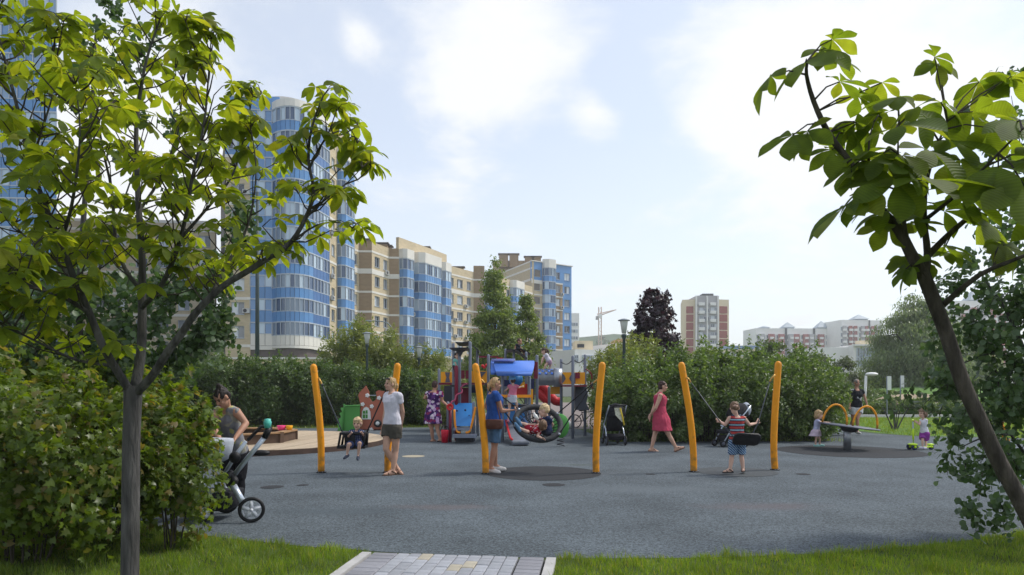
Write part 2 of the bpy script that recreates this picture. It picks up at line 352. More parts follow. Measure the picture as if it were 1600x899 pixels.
def keep_near(x, y):
    u = (x - P0.x) * pl.x + (y - P0.y) * pl.y
    return (y < 5.8 + .059 * (x - .9) ** 2 + edge_wave(x)) & (np.abs(u) > .83)
blades('lawn_grass', 190000, (-5.2, 7.5), (4.0, 8.2), keep_near, .03, .095, .0055, 1)
blades('edge_grass', 26000, (-5.2, 7.5), (5.4, 8.2), lambda x, y: keep_near(x, y) & (y > 5.68 + .059 * (x - .9) ** 2), .04, .12, .006, 7)
blades('meadow_grass', 70000, (9.2, 30), (19, 33.5), lambda x, y: (y > 20.8 + .06 * (x - 12.2)) & ((x > 12.0) | (y > 25.2)) | ((x > 14) & (y > 19.6)), .04, .11, .016, 2)
blades('verge_grass', 40000, (-17, 9.3), (18.0, 30), lambda x, y: ((y > 24.45 + .13 * (x + 10)) & (x < -3.1)) | ((x > 2.8) & (y > 18.5) & (y < 20) & (x < 9.2)), .05, .13, .016, 3)
# far lawn, kerb, low mound and hills
m_lawn = mat('lawn_green', (.085, .17, .030), .95, .25, 1.5, .3, 30)
b = MB(); b.add([(9.2, 25.1, .005), (11.7, 25.1, .005), (11.9, 21.9, .005), (12.3, 20.8, .005), (16.6, 19.5, .005), (40, 19.5, .005), (40, 33.8, .005), (9.2, 33.8, .005)], [tuple(range(8))])
tag(b.build('meadow', m_lawn, loc=(0, 0, .005)), kind='structure')
m_white = mat('white_stone', (.62, .61, .58), .8, .08, 5)
kb = MB(); kb.box((24, 34.3, .06), (36, .3, .12)); tag(kb.build('path_kerb', m_white), kind='structure')
m_earth = mat('dry_earth', (.34, .27, .19), .95, .25, 1.2, .4, 12)
def mound(name, c, r, h, m, n=40, seed=1, kind='structure'):
    rg = random.Random(seed); ph = [rg.uniform(0, 6) for _ in range(4)]; b = MB(); rs = []
    for j, (k, z) in enumerate(((1, -.05), (.93, .3), (.8, .62), (.6, .86), (.33, .97), (.03, 1))):
        rs.append([(c[0] + r[0] * k * math.cos(a) * (1 + .08 * math.sin(3 * a + ph[0])), c[1] + r[1] * k * math.sin(a) * (1 + .08 * math.sin(4 * a + ph[1])), h * z * (1 + .1 * math.sin(2 * a + ph[2]) * (j > 0))) for a in [2 * math.pi * i / n for i in range(n)]])
    b.rings(rs); tag(b.build(name, m, smooth=True, loc=(c[0], c[1], 0)), kind=kind)
mound('earth_mound', (25.5, 43, 0), (3.2, 2.5), 1.0, m_earth, seed=4)
mound('grass_bank', (34, 58, 0), (16, 10), 1.5, m_lawn, seed=5)
m_hill = mat('hill_green', (.07, .10, .05), .95, .5, .05, 0)
def ridge(name, pts, d, dz, m):
    """a long ridge: profile of (px, py) at distance d, falling away behind and in front"""
    b = MB(); tops = [P(x, y, d) for x, y in pts]; rs = []
    for t in tops: rs.append([(t.x * .8, d * .8, -1), (t.x * .93, d * .93, t.z * .6), (t.x, d, t.z), (t.x * 1.1, d * 1.1, t.z * .9), (t.x * 1.25, d * 1.25, -1)])
    n = 5; vs = [v for r in rs for v in r]; fs = [(i * n + j, (i + 1) * n + j, (i + 1) * n + j + 1, i * n + j + 1) for i in range(len(rs) - 1) for j in range(n - 1)]
    b.add(vs, fs); tag(b.build(name, m, smooth=True), kind='structure')
ridge('hills', [(-400, 550), (-200, 545), (300, 540), (700, 535), (860, 532), (910, 527), (960, 522), (1010, 526), (1060, 532), (1120, 540), (1250, 545), (1400, 540), (1600, 545), (2000, 560), (2200, 570)], 520, 0, m_hill)
# ================================================================ BUILDINGS
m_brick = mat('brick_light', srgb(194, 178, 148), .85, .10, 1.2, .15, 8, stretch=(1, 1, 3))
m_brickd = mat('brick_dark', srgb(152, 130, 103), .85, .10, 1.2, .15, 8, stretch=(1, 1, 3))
m_band = mat('band_white', srgb(222, 218, 210), .7, .06, .6)
m_blue = mat('panel_blue', srgb(80, 134, 190), .35, .10, .35, spec=.6, island=.10)
m_blue2 = mat('panel_deep_blue', srgb(58, 104, 162), .3, .10, .35, spec=.6, island=.10)
m_frame = mat('window_frame', srgb(176, 186, 198), .5, .05, 3)
m_stone = mat('base_stone', srgb(98, 88, 86), .8, .15, .8)
m_roof = mat('roof_grey', srgb(120, 112, 104), .9, .15, .5)
m_acbox = mat('ac_white', srgb(190, 190, 188), .6, .08, 3)
m_dark = mat('dark_metal', srgb(46, 48, 54), .5, .1, 4)
g_win = glassmat('glass_window', srgb(46, 54, 68), srgb(205, 210, 214), .70)
g_blue = glassmat('glass_blue', srgb(58, 82, 116), srgb(182, 200, 216), .72)
g_sky = glassmat('glass_sky', srgb(92, 136, 186), srgb(184, 204, 222), .78, .04)
def V2(px, d): return Vector(((px - 800) * d / F, d))
def frame_of(A, B):
    t = (B - A); ln = t.length; t = t / ln; return t, Vector((t.y, -t.x)), ln, math.atan2(t.y, t.x)
def wall_holes(mb, A, B, z0, z1, holes, depth=.28):
    t, n, ln, _ = frame_of(A, B)
    def pt(u, z, k=0): q = A + t * u - n * k; return (q.x, q.y, z)
    us = sorted({0, ln, *[h[0] for h in holes], *[h[1] for h in holes]}); zs = sorted({z0, z1, *[h[2] for h in holes], *[h[3] for h in holes]})
    for i in range(len(us) - 1):
        for j in range(len(zs) - 1):
            uc, zc = (us[i] + us[i + 1]) / 2, (zs[j] + zs[j + 1]) / 2
            if any(h[0] < uc < h[1] and h[2] < zc < h[3] for h in holes): continue
            mb.add([pt(us[i], zs[j]), pt(us[i + 1], zs[j]), pt(us[i + 1], zs[j + 1]), pt(us[i], zs[j + 1])], [(0, 1, 2, 3)])
    for (a, b_, c, d) in holes:
        mb.add([pt(a, c), pt(b_, c), pt(b_, d), pt(a, d), pt(a, c, depth), pt(b_, c, depth), pt(b_, d, depth), pt(a, d, depth)], [(0, 4, 5, 1), (1, 5, 6, 2), (2, 6, 7, 3), (3, 7, 4, 0)])
    for sgn in ((0,), (ln,)):
        mb.add([pt(sgn[0], z0), pt(sgn[0], z1), pt(sgn[0], z1, .5), pt(sgn[0], z0, .5)], [(0, 1, 2, 3)])
    mb.add([pt(0, z1), pt(ln, z1), pt(ln, z1, .5), pt(0, z1, .5)], [(0, 1, 2, 3)])
win_cache = {}
def win_meshes(w, h, n, g, fr=.075):
    k = (round(w, 2), round(h, 2), n, g.name)
    if k not in win_cache:
        b = MB()
        b.box((0, 0, fr / 2), (w, .1, fr)); b.box((0, 0, h - fr / 2), (w, .1, fr))
        xs = [-w / 2 + fr / 2] + [-w / 2 + w * i / n for i in range(1, n)] + [w / 2 - fr / 2]
        for x in xs: b.box((x, .002, h / 2), (fr, .096, h - 2 * fr))
        b.box((0, -.14, -.03), (w + .1, .3, .05))
        p = MB(); xs2 = [-w / 2 + .02] + [-w / 2 + w * i / n for i in range(1, n)] + [w / 2 - .02]
        for a, c in zip(xs2, xs2[1:]): p.add([(a + .005, .03, .02), (c - .005, .03, .02), (c - .005, .03, h - .02), (a + .005, .03, h - .02)], [(0, 1, 2, 3)])
        win_cache[k] = (b.mesh('window', m_frame), p.mesh('pane', g))
    return win_cache[k]
ac_mesh = None
def ac_unit(parent, A, B, u, z):
    global ac_mesh
    t, n, ln, an = frame_of(A, B); q = A + t * u
    if ac_mesh is None:
        b = MB(); b.box((0, -.24, .3), (.85, .32, .6)); b.cur = 1; b.lathe((-.12, -.4, .3), [(.24, 0), (.24, .012), (.05, .014)], 14, Matrix.Rotation(math.radians(90), 4, 'X'))
        b.box((-.3, -.2, -.02), (.05, .4, .04)); b.box((.3, -.2, -.02), (.05, .4, .04)); ac_mesh = b.mesh('air_conditioner', [m_acbox, m_dark])
    link('air_conditioner', ac_mesh, parent, (q.x, q.y, z), (0, 0, an))
def facade(parent, A, B, z0, z1, m, cols=(), rows=(), g=None, bands=(), acs=(), wall_name='wall'):
    """brick wall with real window openings; cols = (u, width, panes), rows = (sill height, height)"""
    t, n, ln, an = frame_of(A, B); g = g or g_win
    holes = [(u - w / 2, u + w / 2, z, z + h) for (u, w, k) in cols for (z, h) in rows]
    b = MB(); wall_holes(b, A, B, z0, z1, holes); b.build(wall_name, m, parent)
    for (u, w, k) in cols:
        for (z, h) in rows:
            q = A + t * u - n * .2; f, p = win_meshes(w, h, k, g)
            o = link('window', f, parent, (q.x, q.y, z), (0, 0, an)); link('pane', p, o, (q.x, q.y, z)); o.children[0].location = (0, 0, 0)
    for (z, h, mm) in bands:
        q = A + t * ln / 2 + n * .0; b = MB(); b.box((q.x, q.y, z + h / 2), (ln + .06, .1, h), an); b.build('band', mm, parent)
    for (u, z) in acs: ac_unit(parent, A, B, u, z)
def ribbon(mb, pts, z0, z1, th):
    pts = [Vector(p) for p in pts]; rs = []
    for i, p in enumerate(pts):
        a = (pts[min(i + 1, len(pts) - 1)] - pts[max(i - 1, 0)]).normalized(); n = Vector((a.y, -a.x)); q = p - n * th
        rs.append([(p.x, p.y, z0), (p.x, p.y, z1), (q.x, q.y, z1), (q.x, q.y, z0)])
    mb.rings(rs)
def off(pts, k):
    pts = [Vector(p) for p in pts]; o = []
    for i, p in enumerate(pts):
        a = (pts[min(i + 1, len(pts) - 1)] - pts[max(i - 1, 0)]).normalized(); o.append(p + Vector((a.y, -a.x)) * k)
    return o
def bowed(A, B, bulge, n):
    t, nn, ln, _ = frame_of(A, B)
    return [A + t * ln * i / n + nn * bulge * math.sin(math.pi * i / n) ** .7 for i in range(n + 1)]
def boxed(A, B, depth, n, ch=.5):
    """projecting bay with chamfered ends"""
    t, nn, ln, _ = frame_of(A, B); r = [A, A + nn * depth * .55, A + t * ch + nn * depth]
    for i in range(1, n): r.append(A + t * (ch + (ln - 2 * ch) * i / n) + nn * depth)
    return r + [B - t * ch + nn * depth, B + nn * depth * .55, B]
def glazed(parent, pts, z0, nf, fh, sill=1.15, blue=None, g=None, cap=None, foot=None, capm=None, first=None):
    """stack of glazed balconies along a plan polyline: spandrel panels, frames and panes floor by floor"""
    blue = blue or m_blue; g = g or g_blue
    for k in range(nf):
        z = z0 + k * fh; b = MB(); P2 = [Vector(p) for p in pts]
        for i in range(len(P2) - 1):
            d = (P2[i + 1] - P2[i]); e = d.normalized() * min(.03, d.length * .2); ribbon(b, [P2[i] + e, P2[i + 1] - e], z + .04, z + sill, .12)
        b.build('balcony_panel', first if first and k == 0 else blue, parent)
        b = MB(); ribbon(b, off(pts, .03), z + sill, z + sill + .09, .16); ribbon(b, off(pts, .03), z + fh - .12, z + fh + .03, .16)
        for q in off(pts, .02): b.box((q.x, q.y, z + (sill + fh) / 2), (.075, .075, fh - sill - .2))
        w = b.build('window', m_frame, parent)
        b = MB(); pp = off(pts, -.06)
        for i in range(len(pp) - 1):
            d = (pp[i + 1] - pp[i]) * .03; a, c = pp[i] + d, pp[i + 1] - d
            b.add([(a.x, a.y, z + sill + .06), (c.x, c.y, z + sill + .06), (c.x, c.y, z + fh - .08), (a.x, a.y, z + fh - .08)], [(0, 1, 2, 3)])
        b.build('pane', g, w)
    z = z0 + nf * fh
    if cap: b = MB(); ribbon(b, off(pts, .06), z + .03, z + cap, .25); b.prism([(p.x, p.y) for p in off(pts, -.05)], z + cap - .3, z + cap - .05); b.build('parapet', capm or m_band, parent)
    if foot: b = MB(); ribbon(b, off(pts, .04), z0 - foot, z0, .25); b.prism([(p.x, p.y) for p in off(pts, -.05)], z0 - foot + .05, z0 - foot + .2); b.build('base_band', m_band, parent)
def core(parent, poly, z0, z1, m=None, name='core'):
    b = MB(); b.prism([(p[0], p[1]) for p in poly], z0, z1); b.build(name, m or m_roof, parent)
def chimney(parent, x, y, d, w=1.6, h=1.6):
    p = P(x, y, d); b = MB(); b.box((p.x, p.y, p.z - h / 2 - .3), (w, w * .8, h)); c = b.build('chimney', m_brickd, parent)
    b = MB(); b.box((p.x, p.y, p.z - .12), (w + .5, w * .8 + .5, .16)); b.box((p.x, p.y, p.z - .25), (w * .8, w * .6, .12)); b.build('cap', m_roof, c)
# ---- the blue and beige apartment tower
T = thing('apartment_tower', (-28, 92, 0), 'tall apartment tower with rounded blue glass bay and beige brick flanks behind the large tree', 'building')
z0, fh = 6.85, 3.0
A0, A1, A2 = V2(352, 86.2), V2(391, 86.5), V2(437, 87)
tt, nn, ln, an = frame_of(A0, A1)
facade(T, A0, A1, 0, z0 + 8 * fh, m_brick, [(ln * .5, 1.6, 2)], [(z0 + k * fh + .95, 1.55) for k in range(8)],
       bands=[(z0 + k * fh - .2, .35, m_band) for k in range(0, 9, 2)], acs=[(ln * .86, z0 + k * fh + 1.1) for k in (1, 4, 6, 7)])
facade(T, A0, A1, z0 + 8 * fh, z0 + 10 * fh + 1.5, m_blue, [(ln * .3, 1.2, 2), (ln * .7, 1.2, 2)], [(z0 + 8 * fh + .9, 1.6)], bands=[(z0 + 10 * fh + 1.5, .25, m_band)])
glazed(T, [A1.lerp(A2, i / 4) for i in range(5)], z0, 10, fh, 1.5, m_blue, g_sky, cap=1.7, foot=.5, capm=m_blue, first=m_band)
cyl = [A2] + [Vector((A2.x + .15, A2.y - 1.1))]
Bc = V2(490, 88.3)
cyl = bowed(V2(425, 86.9), Bc, 2.1, 9)
glazed(T, cyl, z0, 10, fh, 1.25, m_blue, g_blue, cap=.95, foot=.35, first=m_band)
C1, C2, C3, C4 = V2(515, 93.2), V2(526, 96), V2(545.5, 100), V2(553, 102)
glazed(T, [Bc.lerp(C1, i / 5) for i in range(6)], z0, 10, fh, 1.2, m_blue2, g_blue, cap=1.3, foot=.4, first=m_band)
t_, n_, l_, a_ = frame_of(C1, C2)
facade(T, C1, C2, 0, z0 + 10 * fh + .9, m_brick, [(l_ * .5, 1.3, 2)], [(z0 + k * fh + .95, 1.55) for k in range(10)], bands=[(z0 + k * fh - .2, .3, m_band) for k in range(0, 10, 2)], acs=[(l_ * .12 + .3, z0 + k * fh + .7) for k in (0, 2, 3, 5, 7)])
facade(T, C2, C3, 0, z0 + 10 * fh + .9, m_brick)
glazed(T, boxed(C2.lerp(C3, .04), C2.lerp(C3, .97), 1.1, 3, .4), z0, 9, fh, 1.15, m_blue, g_blue, cap=1.6, foot=1.0)
facade(T, C3, C4, 0, z0 + 10 * fh + .5, m_brick, bands=[(z0 + k * fh - .2, .3, m_band) for k in range(0, 10, 2)])
core(T, [A0 + Vector((.1, .5)), A2 + Vector((0, .5)), Bc + Vector((-.5, .4)), C1 + Vector((-.5, .3)), C4 + Vector((-.6, 0)), V2(548, 112), V2(345, 112)], 0, z0 + 10 * fh + .3)
b = MB(); b.prism([(p.x, p.y) for p in off(cyl, -.3)] + [(A0.x, A0.y + .2)], 0, z0 - .4); b.build('ground_floor', m_stone, T)
b = MB(); ribbon(b, [Bc + Vector((-.3, .1)), C1 + Vector((-.3, 0))], 0, z0 - .45, .3); b.build('ground_floor', m_stone, T)
rc = V2(447, 96); zt = z0 + 10 * fh + .3         # rooftop ring on columns
b = MB(); rs = []
b.lathe((rc.x, rc.y, zt), [(2.7, 3.4), (3.0, 3.4), (3.0, 4.1), (2.7, 4.1), (2.7, 3.4)], 28); b.build('roof_ring', m_band, T)
for k in range(5):
    a = math.radians(-160 + k * 35); b = MB(); b.box((rc.x + 2.8 * math.cos(a), rc.y + 2.8 * math.sin(a), zt + 1.7), (.5, .35, 3.4), a); b.build('roof_column', m_band, T)
b = MB(); b.lathe((rc.x + .3, rc.y + .8, zt), [(1.7, 0), (1.7, 3.0), (.02, 3.1)], 20); b.build('roof_drum', m_brickd, T)
b = MB(); b.box((V2(395, 90).x, 91, zt + .9), (2.2, 1.5, 1.2)); b.build('roof_hatch', m_roof, T)
# ---- stepped brick block
Bk = thing('apartment_block', (-12, 118, 0), 'seven storey beige brick block with stacked blue glazed balconies running back from the tower', 'building')
z0 = 7.07; zr = 23.6
rows = [(z0 + k * fh + .9, 1.55) for k in range(5)]
bd = [(z0 - .2 + k * fh, .3, m_band) for k in (0, 1, 2, 3)] + [(z0 + 4 * fh - .3, .75, m_band), (z0 + 5 * fh - .1, .3, m_band)]
Q = [V2(545, 100.2), V2(561, 103), V2(581, 103.05), V2(608, 108), V2(623, 108.1), V2(640, 111), V2(684, 119.3), V2(698, 122.5), V2(740, 130), V2(757, 130.2), V2(832, 149)]
zt2 = 25.4
tops = [zr + .6, zr, zr, zr, zt2, zt2, zt2, zr, zr + 1.2, zr]
for i in range(len(Q) - 1):
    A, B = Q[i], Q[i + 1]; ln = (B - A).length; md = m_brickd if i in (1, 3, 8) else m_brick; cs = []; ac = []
    if i == 0: cs = [(ln * .62, 1.2, 2)]; ac = [(ln * .62, z0 + fh * k + .2) for k in (0,)]
    if i == 2: cs = [(ln * .3, 1.5, 2), (ln * .78, 1.3, 2)]; ac = [(ln * .8, z0 + fh * k + .15) for k in (1, 4)]
    if i == 5: cs = [(ln * .08, .9, 1)]; ac = [(ln * .08, z0 + .3), (ln * .08, z0 + 2 * fh + .2)]
    if i == 7: cs = [(ln * .16, 1.5, 2), (ln * .48, 1.8, 3), (ln * .82, 1.4, 2)]; ac = [(ln * .3, z0 + k * fh + .6) for k in (0, 1, 2)] + [(ln * .68, z0 + k * fh + .4) for k in (1, 2, 3)]
    if i == 9: cs = [(ln * f, 1.5, 2) for f in (.12, .3, .46, .62, .78, .93)]
    facade(Bk, A, B, z0 - .4, tops[i], md, cs, rows, bands=bd, acs=ac)
    facade(Bk, A, B, 0, z0 - .4, m_stone, wall_name='ground_floor')
glazed(Bk, boxed(Q[4].lerp(Q[5], .06), Q[4].lerp(Q[5], .94), 1.2, 2, .4), z0, 5, fh, 1.25, m_blue, g_blue, cap=1.5, foot=1.2)
A, B = Q[5].lerp(Q[6], .14), Q[5].lerp(Q[6], .90)
glazed(Bk, boxed(A, B, 1.7, 7, .8), z0, 5, fh, 1.1, m_blue, g_blue, cap=1.7, foot=1.4)
glazed(Bk, boxed(Q[6].lerp(Q[7], .1), Q[6].lerp(Q[7], .95), 1.2, 2, .4), z0, 5, fh, 1.25, m_blue, g_blue, cap=1.5, foot=1.2)
glazed(Bk, boxed(Q[9].lerp(Q[10], .0), Q[9].lerp(Q[10], .22), 1.2, 4, .5), z0, 5, fh, 1.2, m_blue, g_blue, cap=1.5, foot=1.2)
glazed(Bk, boxed(Q[9].lerp(Q[10], .5), Q[9].lerp(Q[10], .72), 1.2, 4, .5), z0, 5, fh, 1.2, m_blue, g_blue, cap=1.5, foot=1.2)
core(Bk, [q + Vector((-.4, .35)) for q in Q] + [V2(800, 170), V2(540, 125)], 0, zr - .6)
for (x, y, d) in ((571, 374, 106), (598, 380, 110), (604, 384, 112), (664, 386, 122), (662, 388, 118), (704, 417, 128), (718, 417, 130), (748, 419, 140)): chimney(Bk, x, y, d)
# ---- end building
E = thing('apartment_building', (8, 153, 0), 'blue faced corner building with rounded white capped balcony stack, beyond the poplars', 'building')
z0 = 7.2; A, B = V2(831, 150), V2(893, 157); t_, n_, ln, a_ = frame_of(A, B)
rows = [(z0 + k * fh + .9, 1.6) for k in range(6)]
facade(E, A, A.lerp(B, .25), 0, z0 + 6 * fh, m_brick, [(ln * .13, 1.8, 2)], rows, bands=[(z0 + k * fh - .2, .3, m_band) for k in range(6)] + [(z0 + 6 * fh - .6, .8, m_band)])
facade(E, A, A.lerp(B, .25), z0 + 6 * fh, z0 + 7 * fh + 1.2, m_blue, [(ln * .14, 1.8, 2)], [(z0 + 6 * fh + .9, 1.6)])
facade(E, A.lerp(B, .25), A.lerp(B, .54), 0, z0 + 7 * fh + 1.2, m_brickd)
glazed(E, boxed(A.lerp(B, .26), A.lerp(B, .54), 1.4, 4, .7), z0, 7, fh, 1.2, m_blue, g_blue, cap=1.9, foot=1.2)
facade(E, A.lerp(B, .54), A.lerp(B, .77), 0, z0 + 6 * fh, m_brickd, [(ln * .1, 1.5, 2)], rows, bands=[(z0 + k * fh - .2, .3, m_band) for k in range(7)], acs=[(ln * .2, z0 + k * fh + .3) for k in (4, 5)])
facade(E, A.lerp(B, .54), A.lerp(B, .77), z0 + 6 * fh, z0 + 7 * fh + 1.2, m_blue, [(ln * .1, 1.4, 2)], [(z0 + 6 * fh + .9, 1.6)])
facade(E, A.lerp(B, .77), B, 0, z0 + 7 * fh + 1.2, m_blue, [(ln * .115, 1.7, 2)], [(z0 + k * fh + .9, 1.6) for k in range(7)])
b = MB(); q = B; b.box((A.lerp(B, .5).x, A.lerp(B, .5).y, z0 + 7 * fh + 1.3), (ln + .5, .5, .2), a_); b.build('cornice', m_band, E)
L0 = V2(786, 165); facade(E, L0, A, 0, z0 + 7 * fh + 1.4, m_brick, bands=[(z0 + 6 * fh, .5, m_band), (z0 + 7 * fh - .5, .4, m_band), (z0 + 7 * fh + 1.1, .3, m_band)])
core(E, [A + Vector((.2, .3)), B + Vector((-.2, .3)), V2(885, 172), L0 + Vector((.3, .5))], 0, z0 + 7 * fh + .6)
b = MB(); p0, p1 = P(770, 408, 168), P(842, 408, 168); b.box(((p0.x + p1.x) / 2, 170, p0.z - 3.2), (p1.x - p0.x, 5, 6.4)); b.build('penthouse', m_brick, E)
for x in (787, 803, 827, 838): chimney(E, x, 397 if x < 805 else 401, 166.5, 2.2, 3)
# ---- blue glass tower at the left edge
Tl = thing('glass_tower', (-60, 70, 0), 'blue glass tower cut off by the left edge, rising past the large tree crown', 'building')
A, B = V2(-110, 70), V2(88, 71)
glazed(Tl, [A.lerp(B, i / 16) for i in range(17)], 6.2, 14, 3.0, 1.2, m_blue, g_sky, cap=1.0)
glazed(Tl, [B.lerp(V2(86, 84), i / 6) for i in range(7)], 6.2, 14, 3.0, 1.2, m_blue2, g_sky)
core(Tl, [A + Vector((.2, .5)), B + Vector((-.4, .5)), V2(84, 86), V2(-110, 86)], 0, 48.5)
b = MB(); A2_, B2_ = A + Vector((0, -.1)), B + Vector((.2, -.1)); b.box(((A.x + B.x) / 2, 69.9, 3.0), ((B - A).length, .3, 6.0)); b.build('ground_floor', m_stone, Tl)
for k in range(8):
    b = MB(); q = A.lerp(B, (k + .5) / 8)
    for j in range(7): b.box((q.x, 69.6, 3.1 + j * .35), (1.3, .12, .2))
    b.build('louvre', m_roof, Tl)
b = MB(); b.box((V2(8, 69).x, 69.3, 47), (1.8, .5, 5)); b.build('brick_pier', m_brick, Tl)
# ---- beige building between the towers
Bm = thing('brick_building', (-50, 96, 0), 'beige brick building with white bands seen through the crown of the large left tree', 'building')
A, B = V2(70, 95), V2(336, 97); ln = (B - A).length
facade(Bm, A, B, 0, 25, m_brick, [(ln * (i + .5) / 8, 1.6, 2) for i in range(8)], [(6.5 + 3 * k, 1.6) for k in range(6)], bands=[(5.6 + 3 * k, .35, m_band) for k in range(7)] + [(24.8, .4, m_band)])
core(Bm, [A + Vector((0, .5)), B + Vector((0, .5)), V2(330, 112), V2(80, 112)], 0, 24)
# ---- retaining wall in front
m_wallb = mat('wall_beige', srgb(205, 188, 150), .9, .08, .8)
Rw = thing('retaining_wall', (-15, 74, 0), 'long low beige wall with a pale coping in front of the apartment tower', 'wall')
b = MB(); b.box((V2(470, 74).x, 74, 2.3), (34, .4, 4.6)); b.build('wall', m_wallb, Rw)
b = MB(); b.box((V2(470, 74).x, 73.95, 4.7), (34.2, .7, .2)); b.build('coping', m_band, Rw)
# ---- far buildings
m_w1 = mat('render_white', srgb(232, 230, 226), .8, .05, .2); m_w2 = mat('render_cream', srgb(225, 208, 176), .8, .06, .2)
m_red = mat('brick_red', srgb(150, 72, 62), .85, .12, .4); m_gry = mat('panel_grey', srgb(165, 163, 165), .8, .08, .3); m_glb = mat('roof_pale', srgb(158, 170, 180), .4, .08, .3)
m_rust = mat('roof_orange', srgb(200, 160, 120), .8, .1, .3)
fw = {}
def far_windows(parent, A, B, us, zs, w, h, g=None, nm='window'):
    t, n, ln, an = frame_of(A, B); k = (w, h, (g or g_win).name)
    if k not in fw:
        b = MB(); e = .12
        for (x, z, sx, sz) in ((0, e / 2, w, e), (0, h - e / 2, w, e), (-w / 2 + e / 2, h / 2, e, h - 2 * e), (w / 2 - e / 2, h / 2, e, h - 2 * e), (0, h / 2, e, h - 2 * e)): b.box((x, -.05, z), (sx, .3, sz))
        b.cur = 1; b.box((0, .02, h / 2), (w - .05, .2, h - .05)); fw[k] = b.mesh(nm, [m_frame, g or g_win])
    for u in us:
        for z in zs:
            q = A + t * ln * u; link(nm, fw[k], parent, (q.x, q.y, z), (0, 0, an))
def far_block(parent, x0, x1, d0, d1, zb, zt, dep, m, nm='wall'):
    A, B = V2(x0, d0), V2(x1, d1); t, n, ln, an = frame_of(A, B); b = MB()
    b.prism([(A.x, A.y), (B.x, B.y), (B.x - n.x * dep, B.y - n.y * dep), (A.x - n.x * dep, A.y - n.y * dep)], zb, zt); b.build(nm, m, parent); return A, B
def zat(y, d): return H + (YH - y) * d / F
o = thing('slab_block', (31, 300, 0), 'narrow pale slab tower far away, peeping out right of the blue corner building', 'building')
A, B = far_block(o, 885, 905, 300, 302, 0, zat(489, 300), 12, m_w1); far_windows(o, A, B, [.2, .4, .6, .8], [8 + 3 * k for k in range(8)], 1, 1.4)
o = thing('office_building', (16, 118, 0), 'low white building with small square windows beyond the play area', 'building')
A, B = far_block(o, 898, 968, 118, 122, 0, zat(546, 118), 12, m_w1); far_windows(o, A, B, [.03, .2, .29, .37, .57], [zat(561, 118), zat(567, 118)], .75, .7); far_windows(o, A, B, [.29, .37], [zat(577, 118), zat(585, 118)], .75, .7); far_windows(o, A, B, [.74, .86], [zat(563, 118)], 1.9, .8)
b = MB(); q = V2(913, 121); b.box((q.x, 124, zat(546, 118) + .85), (3.2, 5, 1.7)); b.build('roof_room', m_w2, o)
b = MB(); b.box((q.x - .6, 121.3, zat(546, 118) + .8), (1.2, .3, .6)); b.build('roof_window', m_dark, o)
A, B = far_block(o, 968, 1004, 124, 126, 0, zat(536, 124), 14, m_w1); far_windows(o, A, B, [.5], [zat(550, 124)], 2.0, 1.3); far_windows(o, A, B, [.2, .8], [zat(566, 124)], 1.2, 1.2)
b = MB(); q = V2(985, 124); b.box((q.x, 129, zat(536, 124) + .4), (4.4, 9, .8)); b.build('roof_band', m_rust, o)
o = thing('residential_tower', (72, 250, 0), 'tower block of grey panels with red brick stripes far behind the right hedge', 'building')
d = 250; zt = zat(468, d)
A, B = far_block(o, 1066, 1088, d + 1, d, 0, zt, 14, m_w2)
far_block(o, 1088, 1122, d - 1.5, d - 1.5, 0, zat(463, d), 16, m_gry); A2, B2 = V2(1088, d - 1.5), V2(1122, d - 1.5); far_block(o, 1122, 1139, d, d + 1, 0, zt, 14, m_w2); A3, B3 = V2(1122, d), V2(1139, d + 1)
for (a, c) in ((A.lerp(B, .28), A.lerp(B, .78)), (A3.lerp(B3, .12), A3.lerp(B3, .82))):
    t, n, ln, an = frame_of(a, c); q = (a + c) / 2
    for k in range(9):
        b = MB(); b.box((q.x, q.y - .05, 6.2 + 3 * k + .0), (ln, .3, 2.6), an); b.build('brick_panel', m_red, o)
for f in (.12, .64):
    for k in range(10):
        q = A2.lerp(B2, f + .1); z = 4.5 + 3 * k
        b = MB(); b.box((q.x, q.y - .6, z + .55), (2.0, 1.3, 1.1)); b.build('balcony', m_w1, o)
far_windows(o, A2, B2, [.4, .52], [5 + 3 * k for k in range(9)], 1.1, 1.5); far_windows(o, A2, B2, [.22, .74, .93], [5.6 + 3 * k for k in range(9)], 1.2, 1.3)
for x in (1088, 1105, 1122): b = MB(); q = V2(x, d - 1.9); b.box((q.x, q.y, zt / 2 + .5), (.5, .5, zt + 1)); b.build('pilaster', m_w1, o)
b = MB(); q = V2(1104, d + 6); b.box((q.x, q.y, zat(463, d) + .7), (4, 4, 1.6)); b.build('roof_room', m_dark, o)
o = thing('long_building', (85, 200, 0), 'long low cream building with a blue roof right of the red striped tower', 'building')
A, B = far_block(o, 1110, 1182, 200, 200, 0, zat(546, 200), 14, m_w2); far_windows(o, A, B, [.1 + .1 * k for k in range(9)], [zat(557, 200)], 1.2, 1.2)
b = MB(); b.box(((A.x + B.x) / 2 + 3, 207, zat(546, 200) + .6), ((B - A).length - 4, 13, 1.0)); b.build('roof', mat('roof_blue', srgb(120, 145, 185), .5), o)
g_dk = glassmat('glass_far', srgb(70, 78, 95), srgb(150, 155, 165), .7)
_b = MB(); _b.box((0, 0, .55), (1.7, 1.0, 1.1)); bal_me = _b.mesh('balcony', m_w1)
